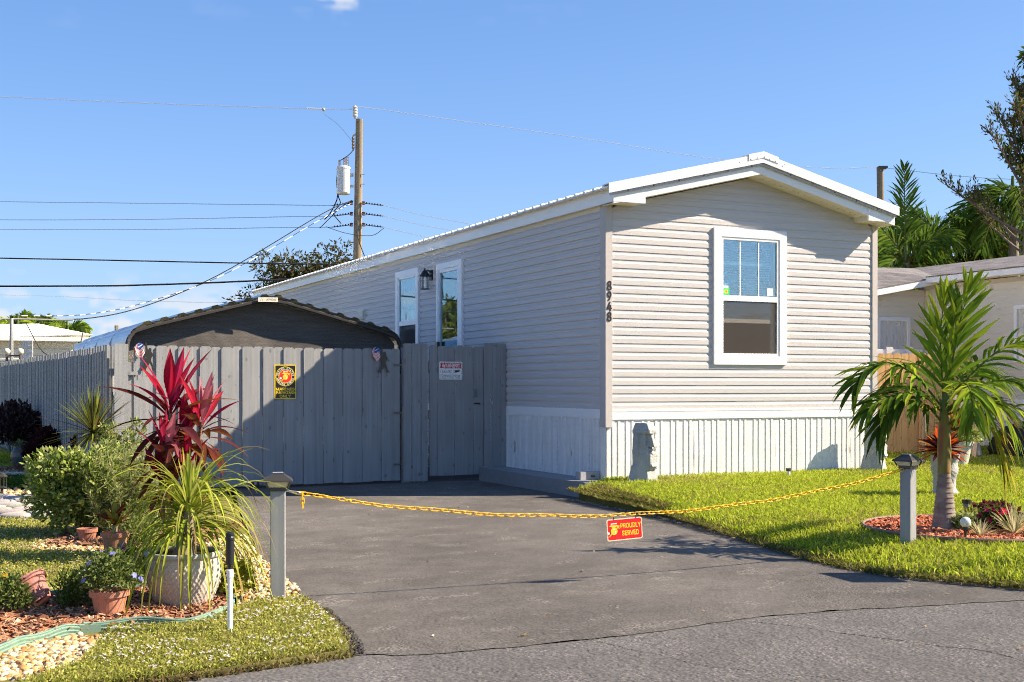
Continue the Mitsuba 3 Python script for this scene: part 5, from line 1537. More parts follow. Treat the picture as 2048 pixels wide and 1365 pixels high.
MIX = DKG + [(0.13, 0.21, 0.03), (0.16, 0.22, 0.035)]
bg_palm('tall green palm just right of the home roof corner with an upright spear frond', 10.85, 33.5, 4.7, [(100, 88, 2.7, 0.0, DKG), (200, 62, 2.2, 0.5, MIX), (330, 58, 2.4, 0.55, MIX)] + ring_fronds(8, 15, 50, 2.1, 0.6, 1) + ring_fronds(7, -50, -15, 1.5, 0.3, 2, BRN + YLG), ll=0.78, wid=0.028)
bg_palm('green palm with long feathery fronds arching over the neighbouring roof', 12.5, 35.0, 5.4, [(170, 58, 2.7, 0.5, MIX), (10, 58, 2.8, 0.5, MIX), (350, 35, 3.0, 0.5, DKG), (190, 30, 2.6, 0.55, MIX)] + ring_fronds(9, 10, 60, 2.6, 0.65, 3), ll=0.85, wid=0.028)
bg_palm('palm with hanging fronds at the right edge beside the bare branched tree', 14.0, 34.0, 6.7, [(170, 50, 1.5, 1.3, MIX), (200, 20, 1.6, 1.2, DKG), (10, 50, 2.0, 0.9, DKG), (260, 35, 1.9, 1.3, MIX), (300, 10, 1.9, 1.1, MIX)] + ring_fronds(8, -20, 50, 2.0, 1.1, 5), ll=0.75, wid=0.028)


def leafy_crown(mb, centers, radii, n, L, wd, cols, flat_=0.75):
    centers = np.asarray(centers, float); k = len(centers)
    idx = rng.integers(0, k, n)
    d = rng.normal(size=(n, 3)); d /= np.linalg.norm(d, axis=1, keepdims=True)
    r = np.asarray(radii)[idx][:, None] * rng.uniform(0.35, 1.0, (n, 1)) ** 0.5
    P = centers[idx] + d * r * [1, 1, flat_]
    D_ = d + rng.normal(0, 0.6, (n, 3)) + [0, 0, -0.15]
    tri_leaves(mb, P, D_, L * rng.uniform(0.6, 1.3, n), wd * rng.uniform(0.7, 1.2, n), pick(cols, n, 0.22))


def broad_tree(label, x, y, base_r, limbs, n, L, wd, cols, cl_r=(0.5, 0.9), per=7, bark=(0.16, 0.13, 0.10), cat='tree'):
    t = thing('tree', label, cat)
    tk = MB(); cen, rad = [], []
    for (tipx, tipy, tipz) in limbs:
        tip = np.array([x + tipx, y + tipy, tipz])
        mid = np.array([x + tipx * 0.35, y + tipy * 0.35, tipz * 0.55])
        path = bez([(x, y, 0), mid, tip], 9)
        tk.tube(path, np.linspace(base_r, base_r * 0.12, 9), bark, 7)
        for _ in range(per):
            q = rng.uniform(0.55, 1.02)
            c = path[0] + 0; c = np.array([np.interp(q, np.linspace(0, 1, 9), path[:, i]) for i in range(3)])
            off_ = rng.normal(0, 0.55 * cl_r[1], 3) * [1, 1, 0.7]
            tk.tube([c, c + off_], [base_r * 0.12, base_r * 0.04], bark, 4)
            cen.append(c + off_); rad.append(rng.uniform(*cl_r))
    put('trunk', tk, 'paint', t)
    mb = MB(); leafy_crown(mb, cen, rad, n, L, wd, cols)
    put('crown', mb, 'leaf', t)
    return t


TG = [(0.07, 0.11, 0.02), (0.11, 0.14, 0.025), (0.045, 0.08, 0.018), (0.18, 0.17, 0.035)]
OLV = [(0.07, 0.08, 0.03), (0.10, 0.095, 0.035), (0.16, 0.125, 0.05), (0.05, 0.06, 0.022)]
broad_tree('dense dark green tree behind the middle of the neighbouring roof', 13.6, 36.5, 0.2, [(-1.6, 0, 4.6), (-0.6, 0.4, 5.4), (0.5, -0.3, 5.6), (1.4, 0.2, 5.8), (2.4, 0, 5.9), (-2.5, 0.2, 4.3), (0.2, 0, 4.4), (1.8, 0, 4.5), (-1.0, 0, 3.9), (2.6, 0, 4.6)], 17000, 0.26, 0.045, TG, (0.5, 0.9), 7)
broad_tree('glossy dark tree massed at the right edge behind the neighbouring roof', 16.0, 37.5, 0.2, [(-1.3, 0, 4.6), (-0.4, 0.4, 5.4), (0.6, -0.3, 5.6), (1.6, 0.2, 5.4)], 7000, 0.26, 0.05, TG, (0.6, 1.0), 7)
broad_tree('tree with sparse olive foliage behind the far end of the home roof', -9.0, 52.0, 0.22, [(-2.2, 0, 4.8), (-1.6, 0.5, 5.7), (-0.9, -0.3, 6.5), (0.1, 0.2, 6.3), (-0.2, 0, 5.2), (1.1, 0.3, 6.6), (1.6, 0, 7.0), (2.1, 0, 6.3), (-2.9, 0, 4.1), (-0.4, 0, 6.9)], 16000, 0.20, 0.042, OLV, (0.45, 0.85), 11)
# tall thin tree at the right edge, upswept half-bare branches with tufts
t = thing('tree', 'tall thin tree with upswept half bare brown branches at the right edge', 'tree')
tk, lf_ = MB(), MB()
tx, ty = 13.25, 31.5
tk.tube(bez([(tx, ty, 0), (tx + 0.05, ty, 3), (tx + 0.15, ty, 6), (tx + 0.35, ty, 8.6), (tx + 0.6, ty, 10.2)], 14), np.linspace(0.17, 0.05, 14), (0.17, 0.14, 0.11), 8)
r2 = np.random.default_rng(12)
BR_ = [(6.6, -0.85, 1.7), (4.9, -0.95, 1.6), (5.2, -1.55, 1.45), (6.2, -1.05, 1.55), (5.6, 0.9, 1.2), (4.7, -0.7, 1.2), (6.9, -0.55, 1.5), (7.6, -0.25, 1.3), (7.2, 0.9, 1.2), (4.4, 0.7, 0.9), (8.2, -0.5, 1.0), (8.6, 0.3, 1.2), (5.0, -0.35, 1.7), (6.4, -0.3, 1.9)]
for (z0, dx_, dz_) in BR_:
    dy_ = r2.uniform(-0.9, 0.9)
    x0 = tx + 0.05 + max(0, z0 - 4) * 0.06
    path = bez([(x0, ty, z0), (x0 + dx_ * 0.45, ty + dy_ * 0.45, z0 + dz_ * 0.30), (x0 + dx_, ty + dy_, z0 + dz_ * 0.75), (x0 + dx_ * 1.28, ty + dy_ * 1.2, z0 + dz_ * 0.98)], 12)
    tk.tube(path, np.linspace(0.045, 0.012, 12), (0.13, 0.10, 0.085), 5)
    for k in range(34):
        q = r2.uniform(0.35, 1.0)
        p = np.array([np.interp(q, np.linspace(0, 1, 12), path[:, i]) for i in range(3)])
        tip = p + np.array([r2.normal(-0.05 * np.sign(-dx_), 0.10), r2.normal(0, 0.12), r2.uniform(0.10, 0.42)])
        tk.tube([p, tip], [0.008, 0.004], (0.15, 0.11, 0.09), 3)
        m_ = 8
        tri_leaves(lf_, p + (tip - p) * r2.uniform(0.2, 1, (m_, 1)) + r2.normal(0, 0.03, (m_, 3)), (tip - p) + r2.normal(0, 0.12, (m_, 3)), 0.12, 0.020, pick([(0.18, 0.14, 0.09), (0.13, 0.11, 0.07), (0.12, 0.15, 0.04), (0.09, 0.13, 0.03)], m_))
put('trunk', tk, 'paint', t)
leafy_crown(lf_, [(tx + 0.35, ty, 8.4), (tx + 0.6, ty, 9.3), (tx + 0.1, ty, 7.4), (tx + 0.8, ty, 8.0), (tx + 0.5, ty, 7.0), (tx + 0.5, ty, 9.9)], [0.55, 0.5, 0.55, 0.6, 0.6, 0.5], 2600, 0.2, 0.045, [(0.05, 0.10, 0.02), (0.12, 0.14, 0.02), (0.04, 0.07, 0.02)])
put('crown', lf_, 'leaf', t)
# left far palms and reflections' trees
bg_palm('clump of green palm heads above the white house roof, left one', -18.9, 46.5, 3.6, ring_fronds(13, 0, 70, 1.15, 0.6, 21), 0.12, GR + DKG, 0.5, 0.035)
bg_palm('clump of green palm heads above the white house roof, middle one', -17.8, 46.0, 3.5, ring_fronds(12, 0, 70, 1.0, 0.6, 22), 0.12, GR + DKG, 0.45, 0.035)
bg_palm('clump of green palm heads above the white house roof, right one', -16.9, 46.2, 3.35, ring_fronds(12, 0, 60, 1.15, 0.6, 23), 0.12, GR + DKG, 0.5, 0.035)
for i, (x, y, h) in enumerate(((-24.5, 40.0, 4.6), (-28.5, 43.0, 4.0), (-21.5, 44.5, 3.6))):
    broad_tree(('tall layered pine like tree seen mirrored in the door glass', 'second layered tree seen mirrored in the door glass', 'smaller tree seen mirrored in the side window glass')[i], x, y, 0.2, [(-1.2, 0, h * 0.7), (-0.6, 0.4, h), (0.8, -0.3, h * 0.92), (1.4, 0.2, h * 0.65), (0.2, -1, h * 0.8)], 2600, 0.35, 0.07, [(0.10, 0.13, 0.02), (0.16, 0.17, 0.03)], (0.5, 0.9), 5)

# ================================================================== LEFT GARDEN BEDS
def stones(name, poly, n, size, z0, cols, label=None, kind='stuff', flat_=0.65):
    pts = in_poly(poly, n)
    ic = trimesh.creation.icosphere(1)
    mb = MB(); bv = np.array(ic.vertices)
    vs, fs, cs = [], [], []
    for i, (x, y) in enumerate(pts):
        r = size * rng.uniform(0.5, 1.25)
        a = rng.uniform(0, 6.28); ca_, sa_ = math.cos(a), math.sin(a)
        v = bv * (1 + rng.normal(0, 0.13, (len(bv), 1))) * [r, r * rng.uniform(0.6, 0.95), r * flat_]
        v = np.column_stack([v[:, 0] * ca_ - v[:, 1] * sa_, v[:, 0] * sa_ + v[:, 1] * ca_, v[:, 2]])
        vs.append(v + [x, y, z0 + r * flat_ * rng.uniform(0.15, 0.9)]); fs.append(ic.faces + i * len(bv))
        cs.append(np.tile(jit(cols[rng.integers(len(cols))], 0.13), (len(bv), 1)))
    mb.add(np.vstack(vs), np.vstack(fs), np.vstack(cs))
    return put(name, mb, 'paint', smooth=True, kind=kind, label=label, cat='gravel')


GRV = [(0.52, 0.38, 0.19), (0.56, 0.46, 0.28), (0.42, 0.25, 0.09), (0.60, 0.53, 0.38), (0.48, 0.32, 0.13), (0.32, 0.17, 0.06), (0.54, 0.43, 0.29)]
G1 = [(-1.50, 7.28), (-1.33, 7.45), (-1.345, 7.68), (-1.64, 8.45), (-1.98, 9.4), (-2.28, 10.4), (-2.9, 10.5), (-3.9, 10.1), (-3.9, 9.6), (-2.6, 9.3), (-2.35, 8.2), (-1.72, 7.3), (-1.66, 7.05)]
stones('gravel', G1, 4600, 0.018, 0.03, GRV, 'pale yellow gravel between the planter and the driveway edge')
G2 = [(-2.9, 5.15), (-2.12, 5.34), (-2.02, 5.62), (-2.06, 5.95), (-2.08, 6.22), (-2.26, 6.26), (-2.40, 6.0), (-2.52, 5.75), (-3.2, 5.4)]
stones('gravel', G2, 1900, 0.020, 0.03, GRV, 'pale yellow gravel at the lower left below the green edging')
G3 = [(-6.9, 14.1), (-3.9, 14.1), (-3.8, 14.95), (-7.2, 15.1)]
stones('gravel', G3, 1300, 0.03, 0.03, GRV, 'band of yellow gravel beyond the stone pavers')

# mulch chips
def mulch(poly, n, z0, cols, label, size=0.035, exclude=None):
    pts = in_poly(poly, n)
    th = rng.uniform(0, 2 * math.pi, n)
    d = np.stack([np.cos(th), np.sin(th), rng.normal(0, 0.35, n)], 1)
    s = np.stack([-np.sin(th), np.cos(th), rng.normal(0, 0.6, n)], 1)
    P = np.column_stack([pts, z0 + rng.uniform(0, 0.03, n)])
    mb = MB(); L = size * rng.uniform(0.5, 1.6, n)
    d /= np.linalg.norm(d, axis=1, keepdims=True); s /= np.linalg.norm(s, axis=1, keepdims=True)
    w = (size * 0.16 * rng.uniform(0.6, 1.6, n))[:, None]; nrm = np.cross(d, s); tk = w * 0.5
    dl = d * L[:, None] / 2
    V = np.stack([P - dl - s * w, P + dl - s * w, P + dl + s * w, P - dl + s * w, P - dl - s * w + nrm * tk, P + dl - s * w * 0.7 + nrm * tk, P + dl + s * w + nrm * tk, P - dl + s * w * 0.8 + nrm * tk], 1).reshape(-1, 3)
    i = np.arange(n)[:, None] * 8
    F = np.vstack([i + q for q in ([4, 5, 6], [4, 6, 7], [0, 1, 5], [0, 5, 4], [2, 3, 7], [2, 7, 6], [1, 2, 6], [1, 6, 5], [3, 0, 4], [3, 4, 7])])
    mb.add(V, F, np.repeat(pick(cols, n, 0.25), 8, 0))
    return put('mulch', mb, 'paint', kind='stuff', label=label, cat='mulch')


BED = [(-3.4, 5.3), (-2.62, 5.62), (-2.42, 6.0), (-2.31, 6.27), (-2.17, 6.395), (-1.98, 6.485), (-1.77, 6.485), (-1.645, 6.62), (-1.60, 6.85), (-1.62, 7.1), (-1.75, 7.35), (-2.30, 7.55), (-2.75, 7.25), (-3.0, 7.08), (-3.8, 6.9)]
MUL = [(0.32, 0.13, 0.06), (0.40, 0.19, 0.10), (0.22, 0.085, 0.04), (0.46, 0.28, 0.17), (0.30, 0.16, 0.09)]
flat([(x, y) for x, y in BED], 0.052, 'soil', 'planting_bed')
mulch(BED, 9000, 0.05, MUL, 'red brown wood mulch around the pots inside the green edging', 0.042)
mulch([(-3.75, 9.75), (-2.5, 9.6), (-2.4, 11.3), (-4.0, 11.0)], 2200, 0.035, [(0.28, 0.14, 0.08), (0.34, 0.20, 0.12), (0.18, 0.09, 0.05)], 'brown wood mulch under the shrubs', 0.05)
mulch([(-8.4, 17.9), (-4.6, 17.9), (-4.9, 18.9), (-8.9, 19.2)], 1500, 0.035, [(0.30, 0.16, 0.10), (0.38, 0.26, 0.17), (0.18, 0.09, 0.05)], 'brown mulch strip around the urn', 0.06)
flat([(-7.3, 15.15), (-4.4, 15.15), (-4.6, 17.1), (-7.8, 17.2)], 0.058, 'soil', 'turf_strip')

# green plastic edging in lapped lengths
def edging(path, z0, hgt, seed):
    p = bez(path, 44); r = np.random.default_rng(seed)
    d = np.gradient(p, axis=0); nrm = np.stack([-d[:, 1], d[:, 0]], 1); nrm /= np.linalg.norm(nrm, axis=1, keepdims=True)
    prof = [(0.000, 0.0), (0.004, 0.014), (0.000, 0.020), (0.004, 0.034), (0.000, 0.040), (0.005, 0.052), (0.000, 0.058), (0.004, 0.070), (0.0, 0.078), (0.003, hgt - 0.006), (0.0, hgt), (-0.010, hgt), (-0.010, 0.0)]
    k = len(prof); V, Cc = [], []
    for i in range(len(p)):
        zz = z0 + 0.006 * math.sin(i * 0.4 + seed)
        for o, h in prof:
            V.append((*(p[i] - nrm[i] * o), zz + h)); q = 0.85 + 0.3 * r.random()
            Cc.append(np.array([0.15, 0.25, 0.19]) * q)
    F = [[i * k + j, i * k + j + 1, (i + 1) * k + j + 1, (i + 1) * k + j] for i in range(len(p) - 1) for j in range(k - 1)]
    return MB().add(V, F, Cc)


ED = thing('garden_edging', 'low ribbed green plastic edging curving round the potted plants', 'edging')
put('length', edging([(-2.62, 5.4), (-2.449, 5.816), (-2.392, 6.034), (-2.305, 6.25), (-2.22, 6.355)], 0.0, 0.088, 1), 'paint', ED)
put('length', edging([(-2.235, 6.34), (-2.167, 6.395), (-1.984, 6.475), (-1.771, 6.480), (-1.65, 6.60), (-1.605, 6.86), (-1.61, 7.05)], 0.0, 0.086, 2), 'paint', ED)
put('joiner', MB().box(-0.055, 0.055, -0.010, 0.0, 0.015, 0.075, (0.15, 0.24, 0.18), lambda v: np.array([-2.205, 6.352, 0]) + v @ np.array([[0.9, 0.42, 0], [-0.42, 0.9, 0], [0, 0, 1.0]])), 'paint', ED)
put('length', edging([(-1.60, 7.05), (-1.70, 7.30), (-2.0, 7.52), (-2.32, 7.62), (-2.75, 7.26), (-3.0, 7.08), (-3.6, 6.95)], 0.0, 0.095, 3), 'paint', ED)

# ---- ground cover and lawn blades
def blades(poly, n, zf, hgt, wid, cols, bsdf='grass_leaf', dens=None, lean=0.5):
    pts = in_poly(poly, n)
    if dens is not None:
        pts = pts[rng.random(len(pts)) < dens(pts[:, 0], pts[:, 1])]
    n = len(pts)
    P = np.column_stack([pts, zf(pts[:, 0], pts[:, 1]) - 0.004])
    th = rng.uniform(0, 2 * math.pi, n); l = rng.uniform(0.1, lean * 1.6, n)
    d = np.stack([np.cos(th) * l, np.sin(th) * l, np.ones(n)], 1); d /= np.linalg.norm(d, axis=1, keepdims=True)
    s = np.stack([-np.sin(th), np.cos(th), 0 * th], 1)
    ph = rng.uniform(0, 2 * math.pi, n); s = s * np.cos(ph)[:, None] + np.cross(d, s) * np.sin(ph)[:, None]
    H = hgt * rng.uniform(0.5, 1.35, n)[:, None]; W_ = wid * rng.uniform(0.6, 1.3, n)[:, None]
    mid = P + d * H * 0.55; tip = P + d * H * 0.9 + np.stack([np.cos(th), np.sin(th), -0.4 + 0 * th], 1) * H * 0.35 * rng.uniform(0, 1, (n, 1))
    V = np.stack([P - s * W_ * 0.7, P + s * W_ * 0.7, mid + s * W_, mid - s * W_, tip], 1).reshape(-1, 3)
    i = np.arange(n)[:, None] * 5
    F = np.vstack([i + q for q in ([0, 1, 2], [0, 2, 3], [3, 2, 4])])
    c = pick(cols, n, 0.2)
    patch = meshkit.fbm(np.column_stack([pts * 1.1, 0 * pts[:, :1]]), 4, 31)
    dry = (rng.random(n) < np.clip((patch - 0.50) * 2.2, 0.05, 0.6))
    c[dry] = pick([(0.42, 0.36, 0.15), (0.34, 0.28, 0.11), (0.30, 0.32, 0.05)], int(dry.sum()), 0.2)
    return MB().add(V, F, np.repeat(c, 5, 0))


LG = [(0.37, 0.45, 0.04), (0.45, 0.53, 0.045), (0.28, 0.37, 0.035), (0.50, 0.53, 0.08)]
BEDR_C, BEDR_R = (3.74, 9.95), (0.83, 0.88)
bedr = Point(0, 0).buffer(1.0)
from shapely import affinity
BEDR = affinity.translate(affinity.scale(bedr, BEDR_R[0], BEDR_R[1]), *BEDR_C)
near = Polygon(LAWN_R_POLY[:-2] + [(4.95, 16.5), (1.15, 14.70)]).intersection(Polygon([(0, 7), (8.6, 7), (8.6, 16.6), (0, 16.6)])).difference(BEDR).difference(Polygon([(1.2, 14.2), (1.45, 14.70), (2.0, 14.9), (1.9, 14.5)]))
mb = blades(near, 165000, lawn_z, 0.066, 0.0042, LG)
far_ = Polygon([(4.98, 16.6), (12, 16.6), (12, 24), (5.0, 24)])
m2 = blades(far_, 45000, lawn_z, 0.06, 0.0055, LG + [(0.26, 0.26, 0.06)])
edge = LineString(LAWN_R).buffer(0.11)
m3 = blades(edge, 16000, lambda x, y: np.maximum(lawn_z(x, y) - 0.02, 0.0), 0.06, 0.004, [(0.20, 0.19, 0.05), (0.13, 0.12, 0.04), (0.25, 0.24, 0.07), (0.10, 0.13, 0.03)], lean=1.0)
brownish = blades(Polygon([(0.86, 13.96), (1.03, 13.43), (1.55, 12.25), (1.66, 12.3), (1.2, 13.5), (1.05, 14.1)]), 4200, lambda x, y: lawn_z(x, y) + 0.01, 0.07, 0.004, [(0.16, 0.13, 0.05), (0.22, 0.18, 0.07), (0.10, 0.09, 0.03), (0.14, 0.17, 0.03)], lean=1.1)
for q in (m2, m3, brownish):
    mb.add(*[q.arrays()[0], q.arrays()[1], q.arrays()[2]])
put('grass', mb, 'grass_leaf', kind='stuff', label='sunlit yellow green lawn grass before the mobile home', cat='grass')

FRONTL = Polygon([(-1.50, 5.47), (-1.24, 5.66), (-0.82, 5.97), (-0.92, 6.45), (-1.13, 7.05), (-1.30, 7.40), (-1.52, 7.26), (-1.60, 6.9), (-1.64, 6.60), (-1.77, 6.45), (-1.98, 6.45), (-2.12, 6.40), (-2.04, 5.95), (-2.0, 5.62), (-2.10, 5.30), (-2.15, 5.12), (-1.9, 5.24)])
BACKL = Polygon([(-3.6, 6.98), (-3.0, 7.12), (-2.75, 7.30), (-2.34, 7.66), (-2.5, 8.6), (-2.75, 9.3), (-3.7, 9.5), (-4.1, 11.6), (-9, 13), (-8, 8)])
GC = [(0.36, 0.38, 0.08), (0.44, 0.45, 0.12), (0.28, 0.32, 0.06), (0.48, 0.44, 0.16)]


def ground_cover(poly, n, L, nfl, cols):
    pts = in_poly(poly, n)
    P = np.column_stack([pts, garden_z(pts[:, 0], pts[:, 1]) + rng.uniform(-0.004, 0.032, n)])
    d = rng.normal(size=(n, 3)); d[:, 2] = np.abs(d[:, 2]) * 0.9
    mb = MB(); c = pick(cols, n, 0.2)
    patch = meshkit.fbm(np.column_stack([pts * 1.8, 0 * pts[:, :1]]), 4, 77)
    dry = rng.random(n) < np.clip((patch - 0.5) * 2.5, 0.03, 0.7)
    c[dry] = pick([(0.36, 0.28, 0.14), (0.28, 0.20, 0.10)], int(dry.sum()), 0.2)
    tri_leaves(mb, P, d, L * rng.uniform(0.6, 1.3, n), L * 0.26, c)
    fp = in_poly(poly, nfl * 3)
    fp = fp[meshkit.fbm(np.column_stack([fp * 2.4, 0 * fp[:, :1]]), 3, 5) > 0.47][:nfl]
    m = len(fp)
    for k in range(5):                                    # five little petals
        a = k * 2 * math.pi / 5
        tri_leaves(mb, np.column_stack([fp, garden_z(fp[:, 0], fp[:, 1]) + 0.034 + 0.008 * rng.random(m)]), np.tile([math.cos(a), math.sin(a), 0.45], (m, 1)), 0.011, 0.0042, pick([(0.74, 0.68, 0.74), (0.80, 0.78, 0.80)], m, 0.05), np.tile([-math.sin(a), math.cos(a), 0.1], (m, 1)))
    return mb


mb = ground_cover(FRONTL, 23000, 0.017, 300, GC)
gb = blades(FRONTL, 14000, garden_z, 0.05, 0.0022, [(0.36, 0.38, 0.06), (0.42, 0.38, 0.12), (0.26, 0.30, 0.05)], lean=0.8)
eb = blades(LineString([(-2.2, 5.13), (-1.50, 5.46), (-1.25, 5.65), (-0.82, 5.95), (-0.92, 6.45), (-1.13, 7.08)]).buffer(0.045), 3600, lambda x, y: 0 * x + 0.0, 0.045, 0.003, [(0.22, 0.16, 0.08), (0.16, 0.11, 0.06), (0.20, 0.20, 0.06)], lean=1.0)
for q in (gb, eb):
    mb.add(*q.arrays())
put('ground_cover', mb, 'grass_leaf', kind='stuff', label='low white flowering ground cover between the green edging and the street', cat='ground cover')
mb = ground_cover(BACKL.intersection(Polygon([(-5.6, 6.9), (-2, 6.9), (-2, 12), (-5.6, 12)])), 42000, 0.022, 750, GC)
gb = blades(BACKL, 26000, garden_z, 0.05, 0.0035, [(0.34, 0.38, 0.06), (0.42, 0.38, 0.12)], lean=0.8)
mb.add(*gb.arrays())
put('ground_cover', mb, 'grass_leaf', kind='stuff', label='white flowering ground cover lawn behind the potted plants', cat='ground cover')
put('grass', blades(Polygon([(-7.3, 15.15), (-4.4, 15.15), (-4.6, 17.1), (-7.8, 17.2)]), 14000, lambda x, y: 0 * x + 0.058, 0.04, 0.005, [(0.05, 0.12, 0.02), (0.07, 0.15, 0.02)], lean=0.4), 'grass_leaf', kind='stuff', label='strip of dark green turf beyond the gravel band', cat='grass')
put('grass', blades(Polygon([(-11, 19), (-5.3, 19), (-7.3, 22), (-12.5, 26)]), 15000, garden_z, 0.06, 0.006, LG, lean=0.6), 'grass_leaf', kind='stuff', label='grass at the foot of the left fence', cat='grass')
# loose asphalt crumbs along the ragged driveway edge
CRB = LineString(DRV_L[:4]).buffer(0.05).union(LineString([(-0.80, 5.98), (-0.6, 5.995)]).buffer(0.02))
pts = in_poly(LineString(DRV_L[:3]).buffer(0.055), 900)
ic = trimesh.creation.icosphere(0); bv = np.array(ic.vertices); mb = MB()
for x, y in pts:
    r = rng.uniform(0.005, 0.018)
    mb.add(bv * (1 + rng.normal(0, 0.25, (12, 1))) * r + [x - 0.01, y, r * 0.3], ic.faces, jit((0.035, 0.032, 0.03), 0.3))
put('asphalt_crumbs', mb, 'paint', kind='stuff', label='dark broken asphalt crumbs along the left driveway edge', cat='gravel')

# stone pavers
PV = thing('stone_paving', 'pad of flat pale stones between the lawn and the yellow gravel', 'paving')
k = 0
for r_ in range(9):
    y = 11.9 + r_ * 0.25
    for c_ in range(9):
        x = -3.95 - c_ * 0.30 - 0.11 * (r_ % 2) - (y - 11.9) * 0.18
        ic = trimesh.creation.icosphere(2); v = np.array(ic.vertices)
        v = np.sign(v) * np.abs(v) ** 0.75
        v = v * [0.145 * rng.uniform(0.85, 1.05), 0.118 * rng.uniform(0.85, 1.05), 0.035] + [x + rng.uniform(-0.02, 0.02), y + rng.uniform(-0.02, 0.02), 0.055 + rng.uniform(-0.006, 0.006)]
        put('stone', MB().add(v, ic.faces, jit((0.34, 0.315, 0.285), 0.1)), 'paint', PV, smooth=True)
put('path_edge', MB().box(-8.2, -4.6, 17.55, 17.70, 0.0, 0.075, (0.50, 0.48, 0.44)), 'paint', label='pale concrete path edge beyond the dark turf strip', cat='kerb')

# ---- pots
def pot(name, label, x, y, z, r0, r1, h, col, cat='plant pot', rim=0.03, n=30, tilt=None, bsdf='paint', rimr=1.07, detail=None):
    prof = [(0.001, 0.0), (r0 * 0.97, 0.0), (r0, 0.006)] + [(r0 + (r1 - r0) * q, h * q) for q in np.linspace(0.1, 1 - rim / h, 8)] + [(r1 * rimr, h - rim), (r1 * rimr * 1.01, h), (r1 * 0.93, h), (r1 * 0.90, h - 0.03), (0.001, h - 0.035)]
    v, f = lathe(prof, n)
    if tilt is not None:
        v = v @ np.array(T().rotate(tilt[0], tilt[1]).matrix)[:3, :3].T
    c = np.tile(np.asarray(col, float), (len(v), 1)) * (0.85 + 0.3 * meshkit.fbm(v * 14 + x * 3, 4)[:, None])
    return put(name, MB().add(v + [x, y, z], f, c), bsdf, label=label, cat=cat, smooth=35 if False else False)


TERRA = (0.43, 0.19, 0.115)
pot('terracotta_pot', 'terracotta pot of blue flowers standing nearest the green edging', -2.215, 6.69, 0.065, 0.074, 0.100, 0.135, TERRA)
pot('terracotta_pot', 'dusky red pot lying tilted among trailing leaves at the lower left', -2.66, 6.86, 0.10, 0.065, 0.098, 0.15, (0.36, 0.15, 0.12), tilt=([0.35, 1, 0], -38))
pot('terracotta_pot', 'brown terracotta pot holding the croton behind the blue flowers', -3.03, 9.28, 0.04, 0.072, 0.10, 0.165, (0.36, 0.16, 0.105))
pot('terracotta_pot', 'terracotta pot half hidden under the feathery shrub', -3.50, 10.02, 0.03, 0.06, 0.078, 0.12, (0.33, 0.14, 0.09))
# glazed urn
prof = [(0.001, 0.0), (0.075, 0.0), (0.085, 0.02), (0.115, 0.10), (0.135, 0.20), (0.132, 0.27), (0.10, 0.325), (0.082, 0.345), (0.085, 0.375), (0.10, 0.39), (0.088, 0.39), (0.07, 0.35), (0.001, 0.34)]
z_ = np.linspace(0, 12, 49); pr = np.array(prof); pr = np.column_stack([np.interp(z_, range(13), pr[:, 0]), np.interp(z_, range(13), pr[:, 1])])
v, f = lathe(pr, 32); a = np.arctan2(v[:, 1], v[:, 0])
v[:, :2] *= (1 + 0.025 * np.sin(a * 16) * np.exp(-((v[:, 2] - 0.24) / 0.03) ** 2))[:, None]
q = meshkit.fbm(v * 12, 4, 3)[:, None]
c = np.where(q > 0.52, [0.16, 0.085, 0.065], [0.055, 0.095, 0.10]) * (0.7 + 0.6 * meshkit.fbm(v * 40, 3)[:, None])
put('glazed_urn', MB().add(v + [-7.55, 18.66, 0.03], f, c), 'gloss', smooth=True, label='mottled blue and brown glazed urn on the mulch strip', cat='urn')
# big basket weave planter
prof = [(0.001, 0.0), (0.145, 0.0), (0.155, 0.008)] + [(0.155 + 0.052 * math.sin(q * math.pi * 0.62) / math.sin(math.pi * 0.62) + 0.006 * math.sin(q * math.pi), 0.008 + 0.272 * q) for q in np.linspace(0.02, 1, 60)] + [(0.218, 0.283), (0.222, 0.292), (0.222, 0.308), (0.215, 0.314), (0.196, 0.312), (0.190, 0.28), (0.001, 0.275)]
v, f = lathe(prof, 176); nn = 176
rows = len(prof); i_ = np.repeat(np.arange(rows), nn); j_ = np.tile(np.arange(nn), rows)
wv = np.where((i_ > 3) & (i_ < 62), 1.0, 0.0) * (0.0045 * np.sin((j_ / nn) * 2 * np.pi * 44 + np.pi * ((i_ // 4) % 2)) * np.abs(np.sin((i_ % 4 + 0.5) * np.pi / 4)))
rad = np.linalg.norm(v[:, :2], axis=1, keepdims=True) + 1e-9
v[:, :2] *= 1 + (wv[:, None] - 0.002 * (np.abs(wv[:, None]) > 0)) / rad
c = np.tile(np.array([0.47, 0.425, 0.36]), (len(v), 1)) * (0.9 + 0.2 * meshkit.fbm(v * 10, 3)[:, None])
c[(i_ >= 62) & (i_ < rows - 3)] = (0.34, 0.36, 0.34); c[i_ >= rows - 2] = (0.07, 0.05, 0.035)
PLX, PLY = -1.905, 7.06
put('basket_planter', MB().add(v + [PLX, PLY, 0.055], f, c), 'paint', smooth=True, label='large beige basket weave planter holding the drooping green plant', cat='planter')
pot('white_bowl', 'shallow white bowl planter just behind the basket weave planter', -2.52, 8.85, 0.04, 0.10, 0.155, 0.10, (0.66, 0.64, 0.62), 'bowl', 0.02)

